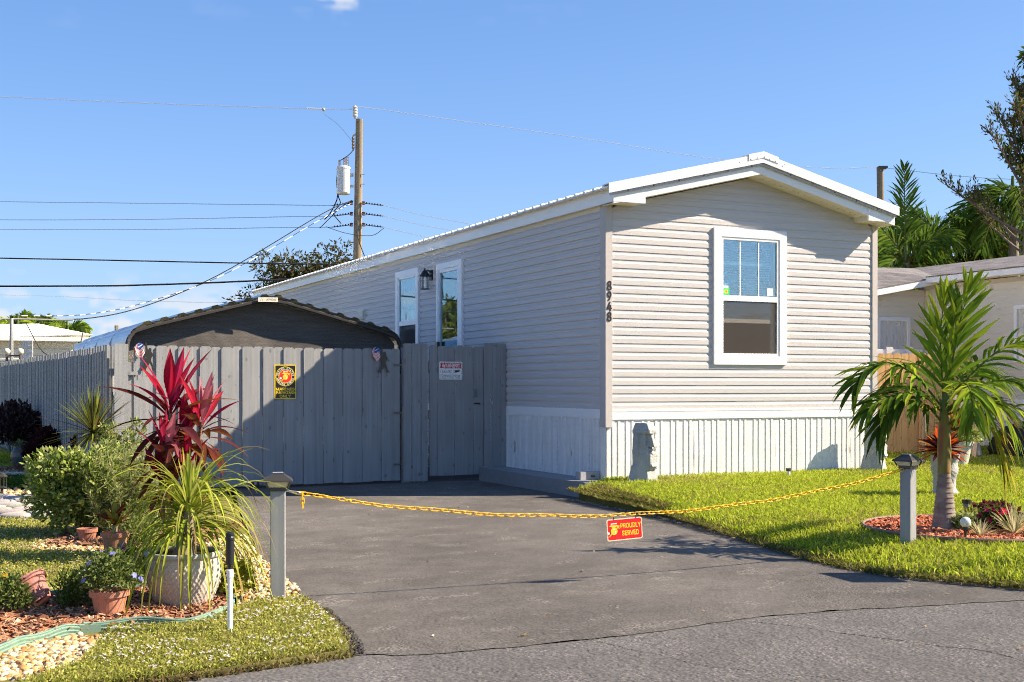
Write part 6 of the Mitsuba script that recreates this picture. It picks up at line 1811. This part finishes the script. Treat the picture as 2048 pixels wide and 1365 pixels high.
# ---- ponytail palm in the planter
PT = thing('ponytail_palm', 'ponytail palm with long thin drooping leaves in the beige planter', 'plant')
put('stem', MB().tube(bez([(PLX, PLY, 0.30), (PLX + 0.01, PLY, 0.38), (PLX + 0.03, PLY, 0.50), (PLX + 0.03, PLY, 0.66)], 8), [0.085, 0.08, 0.06, 0.045, 0.036, 0.030, 0.026, 0.020], (0.22, 0.17, 0.12), 10), 'paint', PT, smooth=True)
PONY = [(0.38, 0.44, 0.05), (0.31, 0.38, 0.04), (0.46, 0.50, 0.09), (0.22, 0.29, 0.03), (0.36, 0.38, 0.07)]
for k in range(250):
    a = rng.uniform(0, 2 * math.pi)
    if math.sin(a) < -0.35 and rng.random() < 0.55:      # fewer strands on the street side
        continue
    h = np.array([math.cos(a), math.sin(a), 0])
    q = rng.random(); el = math.radians(88 - 78 * q ** 0.75); L = rng.uniform(0.55, 0.90) * (0.75 + 0.25 * q)
    n = 9; p = np.array([PLX + 0.03, PLY, 0.46 + 0.20 * (1 - q)]) + h * 0.015
    d = h * math.cos(el) + Z * math.sin(el); pts = [p]; g = rng.uniform(0.28, 0.55) + 0.25 * q
    if q < 0.10:
        g *= 0.15; L *= 0.55
    if rng.random() < 0.07 and a < 1.2:
        g *= 0.45; L *= 1.15
    for s in range(n - 1):
        d = d + np.array([0, 0, -g]) * (0.35 + 0.9 * s / n); d /= np.linalg.norm(d)
        p = p + d * L / n
        if p[2] < 0.07:
            p = np.array([p[0], p[1], 0.07 + rng.uniform(0, 0.01)]); d[2] = max(d[2], 0)
        rr_ = math.hypot(p[0] - PLX, p[1] - PLY)
        if p[2] < 0.38 and rr_ < 0.235:
            p[:2] = np.array([PLX, PLY]) + (p[:2] - [PLX, PLY]) / max(rr_, 1e-3) * 0.235
        pts.append(p)
    c = np.array(PONY[rng.integers(5)]) * rng.uniform(0.8, 1.2)
    cc = np.tile(c, (n, 1))
    if rng.random() < 0.25:
        cc[-3:] = (0.36, 0.26, 0.10)
    mb = MB(); strip(mb, pts, np.array([0.007, 0.009, 0.009, 0.0085, 0.008, 0.007, 0.006, 0.004, 0.001]) * rng.uniform(0.75, 1.15), np.cross(h, Z) + rng.normal(0, 0.25, 3), cc, 0.3)
    put('leaf', mb, 'leaf', PT)

# ---- ti plant with magenta heads
TI = thing('ti_plant', 'tall ti plant with magenta and bronze leaves in front of the wide gate', 'plant')
tx0, ty0 = -2.55, 9.15
PINK = [(0.54, 0.03, 0.09), (0.42, 0.012, 0.05), (0.66, 0.20, 0.24), (0.34, 0.008, 0.04), (0.50, 0.02, 0.05)]
BRZ = [(0.15, 0.055, 0.025), (0.11, 0.03, 0.025), (0.20, 0.085, 0.02), (0.09, 0.022, 0.03), (0.14, 0.035, 0.03)]
MAG = [(0.26, 0.008, 0.05), (0.18, 0.012, 0.04), (0.32, 0.02, 0.04)]
HEADS = [(-0.02, 0.0, 1.17, 1.0), (0.20, 0.05, 1.05, 0.85), (-0.02, -0.12, 0.82, 0.75), (0.12, -0.10, 0.70, 0.7), (0.06, 0.12, 0.95, 0.8), (-0.10, 0.02, 0.62, 0.7)]
for i, (hx, hy, hz, sc_) in enumerate(HEADS):
    top = np.array([tx0 + hx, ty0 + hy, hz])
    put('stem', MB().tube(bez([(tx0 + hx * 0.25, ty0 + hy * 0.25, 0.03), (tx0 + hx * 0.7, ty0 + hy * 0.7, hz * 0.5), top], 8), 0.014, (0.20, 0.12, 0.07), 7), 'paint', TI, smooth=True)
    nl = 24 if sc_ > 0.8 else 18
    for k in range(nl):
        q = (k + 0.5) / nl
        a = k * 2.399 + i; h = np.array([math.cos(a), math.sin(a), 0])
        el = math.radians(86 - 112 * q ** 1.25 + rng.normal(0, 6))
        L = sc_ * (0.38 + 0.14 * math.sin(q * 3.0)) * rng.uniform(0.9, 1.12)
        base = top + Z * (0.05 - 0.24 * q) * sc_ + h * 0.012
        d = h * math.cos(el) + Z * math.sin(el)
        n = 9; pts = [base]; dd = d.copy()
        for s in range(n - 1):
            dd = dd + np.array([0, 0, -0.035 - 0.11 * q]); dd /= np.linalg.norm(dd)
            pts.append(pts[-1] + dd * L / (n - 1))
        w = 0.043 * sc_ ** 0.7 * np.array([0.16, 0.28, 0.68, 0.95, 1.0, 0.9, 0.66, 0.36, 0.03]) * rng.uniform(0.8, 1.1)
        if q < 0.33 and i < 5:
            c = np.array(PINK[rng.integers(5)])
        elif q < 0.45:
            c = np.array(MAG[rng.integers(3)])
        else:
            c = np.array(BRZ[rng.integers(5)])
        c = c * rng.uniform(0.8, 1.2)
        mid_ = np.tile(c * 1.15 + np.array([0.05, 0.01, 0.015]) * (q < 0.45), (n, 1)); rim_ = np.tile(c * 0.72, (n, 1))
        tipb = np.linspace(0, 1, n)[:, None] ** 4 * 0.5
        rim_ = rim_ * (1 - tipb) + np.array([0.16, 0.09, 0.04]) * tipb
        cc = np.vstack([rim_, mid_, rim_]) * rng.uniform(0.85, 1.15, (3 * n, 1))
        mb = MB(); strip(mb, pts, w, np.cross(d, Z) + rng.normal(0, 0.15, 3), np.clip(cc, 0.005, 0.9), 0.22)
        put('leaf', mb, 'leaf', TI)

# ---- shrubs
def shrub(name, label, c, rad, n, L, wd, cols, cat='shrub', stems=10, up=0.3, lobes=16, lobe_r=0.36, bsdf='leaf', z0=0.03):
    t = thing(name, label, cat)
    c = np.array(c); rad = np.array(rad)
    sm = MB(); cen = []
    for i in range(lobes):
        d = rng.normal(size=3); d[2] = rng.uniform(-0.85, 1.0); d /= np.linalg.norm(d)
        cen.append(c + d * rad * rng.uniform(0.35, 0.80))
    for i in range(stems):
        q = cen[i % lobes]
        sm.tube([(c[0] + rng.normal(0, 0.04), c[1] + rng.normal(0, 0.04), z0), (c + (q - c) * 0.4) - [0, 0, 0.05], q], [0.008, 0.006, 0.003], (0.12, 0.09, 0.06), 5)
    put('stem', sm, 'paint', t)
    cen = np.array(cen); idx = rng.integers(0, lobes, n)
    d = rng.normal(size=(n, 3)); d /= np.linalg.norm(d, axis=1, keepdims=True)
    P = cen[idx] + d * rad * lobe_r * rng.uniform(0.3, 1.0, (n, 1)) ** 0.4
    P = P[P[:, 2] > z0 + 0.01]; n = len(P)
    out = (P - c) / rad; out /= np.linalg.norm(out, axis=1, keepdims=True) + 1e-6
    mb = MB(); tri_leaves(mb, P, out + rng.normal(0, 0.7, (n, 3)) + [0, 0, up], L * rng.uniform(0.6, 1.25, n), wd * rng.uniform(0.75, 1.2, n), pick(cols, n, 0.2))
    put('foliage', mb, bsdf, t)
    return t


LGN = [(0.24, 0.32, 0.06), (0.32, 0.39, 0.08), (0.38, 0.42, 0.14), (0.15, 0.22, 0.04), (0.46, 0.48, 0.20)]
shrub('leafy_shrub', 'rounded light green leafy shrub between the lawn and the ti plant', (-3.72, 10.55, 0.42), (0.47, 0.44, 0.45), 15000, 0.055, 0.014, LGN, lobes=54, lobe_r=0.36)
# feathery shrub: whorls of thin needles on upright shoots
t = thing('feathery_shrub', 'feathery grey green needle leaved shrub behind the ti plant', 'shrub')
mb, sm = MB(), MB()
NG = [(0.24, 0.30, 0.09), (0.32, 0.37, 0.13), (0.17, 0.22, 0.06), (0.38, 0.41, 0.16)]
for k in range(120):
    a = rng.uniform(0, 2 * math.pi); r = 0.40 * math.sqrt(rng.random())
    tip = np.array([-3.32 + r * math.cos(a) * 1.05, 10.45 + r * math.sin(a), rng.uniform(0.22, 1.0) * (1.0 - 0.55 * (r / 0.4) ** 2) + 0.10])
    b = np.array([-3.32 + 0.3 * r * math.cos(a), 10.45 + 0.3 * r * math.sin(a), 0.04])
    path = bez([b, (b + tip) / 2 + [0, 0, -0.04], tip], 6)
    sm.tube(path, [0.008, 0.006, 0.005, 0.004, 0.003, 0.002], (0.20, 0.17, 0.09), 4)
    m_ = 62
    q = rng.uniform(0.35, 1.0, m_)
    P_ = np.stack([np.interp(q, np.linspace(0, 1, 6), path[:, i]) for i in range(3)], 1)
    dd = rng.normal(size=(m_, 3)); dd /= np.linalg.norm(dd, axis=1, keepdims=True)
    tri_leaves(mb, P_, dd + [0, 0, 0.55], rng.uniform(0.055, 0.095, m_), 0.0038, pick(NG, m_, 0.2))
put('stem', sm, 'paint', t); put('foliage', mb, 'leaf', t)
shrub('low_shrub', 'low grey green needle shrub at the foot of the feathery shrub', (-3.05, 9.95, 0.13), (0.26, 0.2, 0.12), 1700, 0.08, 0.005, NG, lobes=9, lobe_r=0.5)
PUR = [(0.045, 0.022, 0.026), (0.07, 0.035, 0.035), (0.03, 0.018, 0.02), (0.10, 0.06, 0.05)]
shrub('purple_shrub', 'dark purple shrub at the left edge against the picket fence', (-8.45, 20.6, 0.55), (0.75, 0.5, 0.48), 3600, 0.10, 0.026, PUR + [(0.12, 0.10, 0.09)], lobes=18)
shrub('purple_shrub', 'dark maroon shrub in the middle of the purple shrubs along the fence', (-7.0, 18.7, 0.42), (0.50, 0.4, 0.36), 2600, 0.09, 0.028, [(0.055, 0.018, 0.018), (0.08, 0.03, 0.025), (0.04, 0.015, 0.016)], lobes=14)
shrub('purple_shrub', 'small dark shrub nearest the spiky dracaena along the fence', (-6.1, 17.4, 0.35), (0.36, 0.3, 0.30), 1700, 0.085, 0.024, PUR, lobes=11)
shrub('fence_shrub', 'small pale leaved shrub against the white corner board of the fence', (-4.35, 13.6, 0.62), (0.28, 0.25, 0.40), 1500, 0.06, 0.012, LGN + NG, lobes=12)


def spiky(name, label, o, n, L, w, cols, e0, e1, sag, cat='plant', trunk=None, fold=0.3, group=None):
    t = thing(name, label, cat, group)
    o = np.array(o, float)
    if trunk:
        put('stem', MB().tube([(o[0], o[1], trunk), (o[0], o[1], o[2])], 0.02, (0.20, 0.16, 0.11), 7), 'paint', t, smooth=True)
    for k in range(n):
        a = k * 2.399 + rng.normal(0, 0.2); h = np.array([math.cos(a), math.sin(a), 0])
        el = math.radians(e1 + (e0 - e1) * (1 - (k + 0.5) / n) + rng.normal(0, 5)); l = L * rng.uniform(0.75, 1.1)
        x = np.linspace(0, 1, 6)[:, None]
        pts = o + (h * math.cos(el) + Z * math.sin(el)) * (x * l) - Z * (sag * l * x ** 2.2)
        pts[:, 2] = np.maximum(pts[:, 2], 0.04)
        c = np.array(cols[rng.integers(len(cols))]) * rng.uniform(0.8, 1.2)
        mb = MB(); strip(mb, pts, w * np.array([0.6, 1, 0.95, 0.8, 0.5, 0.04]), np.cross(h, Z) + rng.normal(0, 0.2, 3), c, fold)
        put('leaf', mb, 'leaf', t)
    return t


spiky('dracaena', 'spiky green and bronze dracaena in front of the picket fence corner', (-4.68, 13.6, 0.80), 120, 0.62, 0.012, [(0.16, 0.19, 0.03), (0.10, 0.10, 0.03), (0.20, 0.22, 0.04), (0.13, 0.08, 0.04)], 88, -35, 0.12, trunk=0.03)
spiky('spider_plant', 'grey green grassy plant growing out of the glazed urn', (-7.55, 18.66, 0.40), 60, 0.30, 0.006, [(0.30, 0.31, 0.16), (0.20, 0.23, 0.10)], 85, 10, 0.7)
spiky('bromeliad', 'yellow green strappy plant at the left edge beyond the paving', (-6.45, 15.3, 0.10), 26, 0.32, 0.012, [(0.32, 0.28, 0.05), (0.20, 0.24, 0.04), (0.45, 0.22, 0.03)], 80, 15, 0.3)
spiky('variegated_plant', 'small bright yellow leaved plant at the left edge of the lawn', (-4.05, 9.35, 0.06), 16, 0.16, 0.016, [(0.50, 0.44, 0.05), (0.36, 0.36, 0.06)], 75, 10, 0.3)
spiky('croton', 'croton with red and yellow leaves in the brown terracotta pot', (-3.03, 9.28, 0.26), 20, 0.24, 0.026, [(0.30, 0.03, 0.025), (0.45, 0.30, 0.04), (0.20, 0.04, 0.03), (0.30, 0.26, 0.04)], 82, 15, 0.25, trunk=0.19)


def flower_clump(name, label, c, rad, nleaf, fl, nfl, flsize, leafc, leafL=0.03, cat='flowering plant'):
    t = thing(name, label, cat)
    c = np.array(c); rad = np.array(rad); mb = MB()
    d = rng.normal(size=(nleaf, 3)); d[:, 2] = np.abs(d[:, 2]); d /= np.linalg.norm(d, axis=1, keepdims=True)
    tri_leaves(mb, c + d * rad * rng.uniform(0.2, 1, (nleaf, 1)) ** 0.5, d + rng.normal(0, 0.6, (nleaf, 3)), leafL * rng.uniform(0.6, 1.3, nleaf), leafL * 0.28, pick(leafc, nleaf))
    put('foliage', mb, 'leaf', t)
    d = rng.normal(size=(nfl, 3)); d[:, 2] = np.abs(d[:, 2]) + 0.1; d /= np.linalg.norm(d, axis=1, keepdims=True)
    for i in range(nfl):
        p = c + d[i] * rad * 1.04; n_ = d[i] + [0, -0.3, 0.3]; n_ /= np.linalg.norm(n_)
        M = frame(p, np.cross(n_, [0.3, 0.2, 1]), np.cross(n_, np.cross(n_, [0.3, 0.2, 1])))
        fm_ = MB(); col = jit(fl[rng.integers(len(fl))], 0.12)
        for k in range(5):
            a = k * 2 * math.pi / 5
            dd = M[:3, 0] * math.cos(a) + M[:3, 1] * math.sin(a)
            strip(fm_, [p, p + dd * flsize * 0.6 + n_ * flsize * 0.12, p + dd * flsize], flsize * np.array([0.15, 0.42, 0.22]), np.cross(n_, dd), col)
        put('flower', fm_, 'leaf', t)


FLF = [(0.17, 0.22, 0.06), (0.24, 0.29, 0.10), (0.12, 0.17, 0.04)]
flower_clump('blue_daze', 'bushy plant with blue flowers in the front terracotta pot', (-2.215, 6.72, 0.22), (0.165, 0.16, 0.19), 2100, [(0.22, 0.24, 0.68), (0.30, 0.34, 0.72)], 13, 0.018, FLF, 0.026)
flower_clump('purple_flower_plant', 'plant with a dense purple flower head behind the blue flowers', (-2.30, 7.28, 0.20), (0.15, 0.14, 0.18), 1200, [(0.28, 0.06, 0.26), (0.38, 0.16, 0.36), (0.24, 0.05, 0.22)], 20, 0.018, FLF, 0.026)
flower_clump('trailing_plant', 'trailing green plant with orange flowers spilling from the tilted pot', (-2.80, 6.80, 0.10), (0.13, 0.11, 0.17), 1500, [(0.70, 0.32, 0.02)], 4, 0.016, FLF, 0.028)
flower_clump('white_flower_plant', 'airy green plant with small white flowers between the two front pots', (-2.44, 6.98, 0.09), (0.13, 0.12, 0.20), 1100, [(0.72, 0.72, 0.66)], 9, 0.011, FLF, 0.028)
flower_clump('yellow_green_plant', 'small yellow green plant beside the basket planter and the white pipe', (-1.66, 7.30, 0.10), (0.12, 0.10, 0.20), 700, [(0.60, 0.55, 0.06)], 6, 0.012, [(0.36, 0.36, 0.05), (0.28, 0.30, 0.05)], 0.035)
flower_clump('bowl_plant', 'small bright green plant in the white bowl', (-2.56, 8.83, 0.13), (0.12, 0.11, 0.06), 500, [(0.4, 0.45, 0.05)], 3, 0.01, [(0.30, 0.36, 0.05), (0.2, 0.28, 0.04)], 0.035)
st = MB()
for k in range(14):
    x = -2.50 + rng.normal(0, 0.04); y = 6.82 + rng.normal(0, 0.03)
    st.tube(bez([(x, y, 0.06), (x + rng.normal(0, 0.02), y, 0.15), (x + rng.normal(0, 0.05), y, 0.26 + rng.uniform(-0.05, 0.06))], 5), 0.003, (0.07, 0.11, 0.03), 4)
    m_ = 9
    q = rng.uniform(0.1, 0.27, m_)
    tri_leaves(st, np.column_stack([np.full(m_, x), np.full(m_, y), q]), rng.normal(size=(m_, 3)) + [0, 0, 0.4], 0.05, 0.008, pick([(0.08, 0.13, 0.03), (0.12, 0.16, 0.04)], m_))
put('dark_stemmed_plant', st, 'leaf', label='thin dark green stemmed plant between the tilted pot and the blue flowers', cat='plant')

# sprinkler riser
SR = thing('sprinkler_riser', 'white pipe sprinkler riser with a black spray head on the front lawn', 'sprinkler')
c = np.array([-1.452, 6.26, 0.0])
put('pipe', MB().lathe([(0.001, -0.02), (0.0135, -0.02), (0.0135, 0.335), (0.018, 0.337), (0.018, 0.375), (0.0135, 0.377), (0.001, 0.377)], c, (0.76, 0.76, 0.76), 16), 'gloss', SR)
put('spray_head', MB().lathe([(0.001, 0.377), (0.011, 0.377), (0.011, 0.395), (0.020, 0.40), (0.021, 0.405), (0.021, 0.525), (0.024, 0.528), (0.024, 0.542), (0.021, 0.548), (0.023, 0.553), (0.023, 0.562), (0.018, 0.566), (0.010, 0.572), (0.001, 0.572)], c, (0.018, 0.018, 0.02), 18), 'gloss', SR)

# garden lantern at the left edge
GL = thing('garden_lantern', 'small black garden lantern at the left edge beyond the paving', 'lantern')
c = np.array([-6.02, 14.35, 0.0])
put('stake', MB().tube([c, c + [0, 0, 0.12]], 0.018, (0.03, 0.03, 0.03), 6), 'paint', GL)
mb = MB().lathe([(0.0, 0.12), (0.06, 0.12), (0.06, 0.135), (0.0, 0.135)], c, (0.03, 0.03, 0.03), 8).lathe([(0.0, 0.30), (0.02, 0.30), (0.065, 0.26), (0.065, 0.25), (0.0, 0.25)], c, (0.03, 0.03, 0.03), 8)
for k in range(8):
    a = k * math.pi / 4
    p = c + [0.055 * math.cos(a), 0.055 * math.sin(a), 0]
    mb.tube([p + [0, 0, 0.13], p + [0, 0, 0.255]], 0.005, (0.03, 0.03, 0.03), 4)
put('cage', mb, 'paint', GL)

# ================================================================== RIGHT MULCH BED AND ITS THINGS
RMUL = [(0.48, 0.13, 0.05), (0.55, 0.19, 0.08), (0.32, 0.08, 0.035), (0.58, 0.28, 0.15), (0.40, 0.10, 0.045)]
ring_ = np.array(BEDR.exterior.coords)
flat([tuple(p) for p in np.array(affinity.scale(BEDR, 0.985, 0.985).exterior.coords)[:-1]], 0.142, 'soil', 'planting_bed')
mulch(affinity.scale(BEDR, 0.97, 0.97), 8500, 0.138, RMUL, 'red wood mulch in the round bed under the palm', 0.05)
RE = thing('bed_edging', 'thin brown metal edging round the mulch bed under the palm', 'edging')
ee = MB(); zz = np.interp(np.arange(len(ring_)), [0, len(ring_)], [0.0, 0.0])
ee.tube(np.column_stack([ring_, np.full(len(ring_), 0.170)]), 0.012, (0.22, 0.15, 0.12), 6, False)
k = len(ring_); V = np.vstack([np.column_stack([ring_, np.full(k, 0.0)]), np.column_stack([ring_, np.full(k, 0.170)])])
ee.add(V, [[i, i + 1, k + i + 1, k + i] for i in range(k - 1)], (0.22, 0.15, 0.12))
put('strip', ee, 'paint', RE)
GLB = thing('globe_light', 'small crackled glass globe light on a black stake at the front of the mulch bed', 'garden light')
c = np.array([3.42, 9.17, 0.09])
put('stake', MB().lathe([(0.001, 0.04), (0.008, 0.04), (0.010, 0.13), (0.026, 0.15), (0.026, 0.165), (0.001, 0.17)], c, (0.02, 0.02, 0.02), 12), 'gloss', GLB)
q = trimesh.creation.icosphere(3); v = np.array(q.vertices); v *= (0.040 * (1 + 0.03 * (meshkit.noise(v * 9) - 0.5)))[:, None]
put('globe', MB().add(v + c + [0, 0, 0.205], q.faces, (0.62, 0.63, 0.60)), 'gloss', GLB, smooth=True)
SL = thing('solar_stake_light', 'slim dark solar stake light behind the palm bed flowers', 'garden light')
c = np.array([4.15, 11.10, 0.10])
put('tube', MB().lathe([(0.001, 0.03), (0.028, 0.03), (0.030, 0.15), (0.001, 0.15)], c, (0.12, 0.17, 0.25), 12), 'gloss', SL)
put('cap', MB().lathe([(0.001, 0.15), (0.042, 0.15), (0.042, 0.185), (0.001, 0.19)], c, (0.02, 0.02, 0.022), 12), 'gloss', SL)
SL2 = thing('solar_stake_light', 'small steel stake light standing alone on the lawn before the skirting', 'garden light')
c = np.array([3.46, 15.22, 0.17])
put('tube', MB().lathe([(0.001, 0.0), (0.022, 0.0), (0.022, 0.09), (0.001, 0.09)], c, (0.60, 0.60, 0.60), 12), 'gloss', SL2)
put('cap', MB().lathe([(0.001, 0.09), (0.033, 0.09), (0.033, 0.125), (0.001, 0.13)], c, (0.05, 0.05, 0.05), 12), 'gloss', SL2)
flower_clump('begonia', 'pale green leafy plant at the foot of the palm trunk', (3.68, 9.86, 0.14), (0.12, 0.12, 0.14), 900, [(0.66, 0.66, 0.50)], 8, 0.016, [(0.30, 0.36, 0.14), (0.22, 0.28, 0.07), (0.40, 0.44, 0.22)], 0.045)
flower_clump('red_flower_plant', 'plant with one red flower between the palm trunk and the spiky grass', (3.77, 10.0, 0.14), (0.10, 0.10, 0.17), 600, [(0.62, 0.02, 0.05)], 6, 0.020, [(0.26, 0.30, 0.06), (0.34, 0.36, 0.10)], 0.05)
flower_clump('crimson_pentas', 'mound of crimson flowers between the two pale spiky grasses', (3.92, 9.86, 0.14), (0.17, 0.16, 0.19), 1100, [(0.56, 0.015, 0.09), (0.45, 0.012, 0.06), (0.62, 0.05, 0.16)], 46, 0.030, [(0.05, 0.09, 0.02), (0.09, 0.05, 0.04), (0.08, 0.12, 0.03)], 0.05)
flower_clump('maroon_coleus', 'low maroon leaved plant behind the crimson flowers', (4.06, 10.28, 0.14), (0.26, 0.12, 0.20), 800, [(0.20, 0.03, 0.05)], 14, 0.022, [(0.10, 0.03, 0.035), (0.14, 0.05, 0.05), (0.06, 0.07, 0.03)], 0.055)
VG = [(0.50, 0.46, 0.26), (0.36, 0.36, 0.16), (0.58, 0.55, 0.36)]
spiky('striped_grass', 'pale striped spiky grass in the middle of the bed flowers', (3.63, 9.42, 0.14), 62, 0.22, 0.006, VG, 86, 5, 0.25, 'grass plant')
spiky('striped_grass', 'tall pale striped spiky grass at the right edge of the mulch bed', (3.95, 9.56, 0.14), 80, 0.33, 0.007, VG, 88, 20, 0.22, 'grass plant')
# statue pot with a croton behind the trunk
SP = thing('statue_planter', 'grey stone statue planter hidden behind the palm trunk', 'planter')
c = np.array([4.66, 13.1, 0.115])
pr = [(0.001, 0.03), (0.13, 0.03), (0.14, 0.06), (0.115, 0.10), (0.12, 0.22), (0.14, 0.30), (0.135, 0.38), (0.15, 0.43), (0.155, 0.47), (0.13, 0.47), (0.001, 0.44)]
v, f = lathe(np.column_stack([np.interp(np.linspace(0, 10, 41), range(11), [p[0] for p in pr]), np.interp(np.linspace(0, 10, 41), range(11), [p[1] for p in pr])]), 28)
v[:, :2] *= (1 + 0.25 * (meshkit.fbm(v * 12, 3, 6) - 0.5))[:, None]
put('body', MB().add(v + c, f), 'stone', SP, smooth=True, nocol=True)
spiky('croton', 'dark red croton with orange leaf tips growing in the statue planter behind the palm', (4.62, 13.05, 0.62), 80, 0.34, 0.032, [(0.55, 0.10, 0.02), (0.40, 0.03, 0.02), (0.10, 0.02, 0.02), (0.07, 0.025, 0.02), (0.60, 0.20, 0.03), (0.12, 0.03, 0.03)], 85, -12, 0.22, trunk=0.54)
CP2 = pot('plastic_pot', 'pale green plant pot by the cedar fence behind the palm', 6.36, 17.4, 0.13, 0.14, 0.22, 0.40, (0.50, 0.54, 0.44), 'plant pot', 0.05)
spiky('tall_croton', 'tall croton with narrow red and green leaves in the pale pot', (6.36, 17.4, 0.66), 60, 0.44, 0.022, [(0.30, 0.05, 0.025), (0.16, 0.18, 0.03), (0.40, 0.12, 0.03), (0.10, 0.13, 0.03)], 88, 10, 0.2, trunk=0.50)
flower_clump('pot_filler_plant', 'pale green filler plant spilling over the pale pot rim', (6.46, 17.3, 0.54), (0.24, 0.2, 0.2), 600, [(0.6, 0.6, 0.4)], 5, 0.02, [(0.30, 0.36, 0.12), (0.22, 0.28, 0.06)], 0.06)
spiky('bird_of_paradise', 'orange crested bird of paradise flower in front of the cedar fence', (5.86, 17.3, 0.98), 9, 0.17, 0.020, [(0.70, 0.25, 0.02), (0.75, 0.40, 0.03), (0.12, 0.10, 0.04)], 70, 0, 0.1, 'flower', trunk=0.05)

# odd dry leaves blown over the asphalt
pts = in_poly(Polygon([(-0.8, 6.3), (-1.9, 9.6), (-2.9, 13), (0.8, 13.6), (1.9, 10.2), (2.4, 8.9), (3.1, 7.9), (2.0, 7.0), (3.0, 5.8), (0.0, 5.6)]), 90)
m_ = len(pts); mb = MB()
tri_leaves(mb, np.column_stack([pts, np.full(m_, 0.006)]), np.column_stack([rng.normal(size=(m_, 2)), rng.uniform(0, 0.3, m_)]), rng.uniform(0.012, 0.04, m_), 0.006, pick([(0.40, 0.30, 0.16), (0.28, 0.18, 0.08), (0.48, 0.44, 0.34)], m_))
put('leaf_litter', mb, 'leaf', kind='stuff', label='scattered dry leaf bits on the driveway asphalt', cat='leaf litter')
# pale sandy grit along the ragged lawn border
pts = in_poly(LineString(LAWN_R).buffer(0.06), 1500); mb = MB()
ic = trimesh.creation.icosphere(0); bv = np.array(ic.vertices)
for x, y in pts:
    r = rng.uniform(0.003, 0.011)
    mb.add(bv * (1 + rng.normal(0, 0.25, (12, 1))) * r + [x - 0.03, y - 0.02, r * 0.4], ic.faces, jit((0.36, 0.29, 0.21), 0.25))
put('sandy_grit', mb, 'paint', kind='stuff', label='pale sandy grit along the ragged lawn border of the driveway', cat='grit')
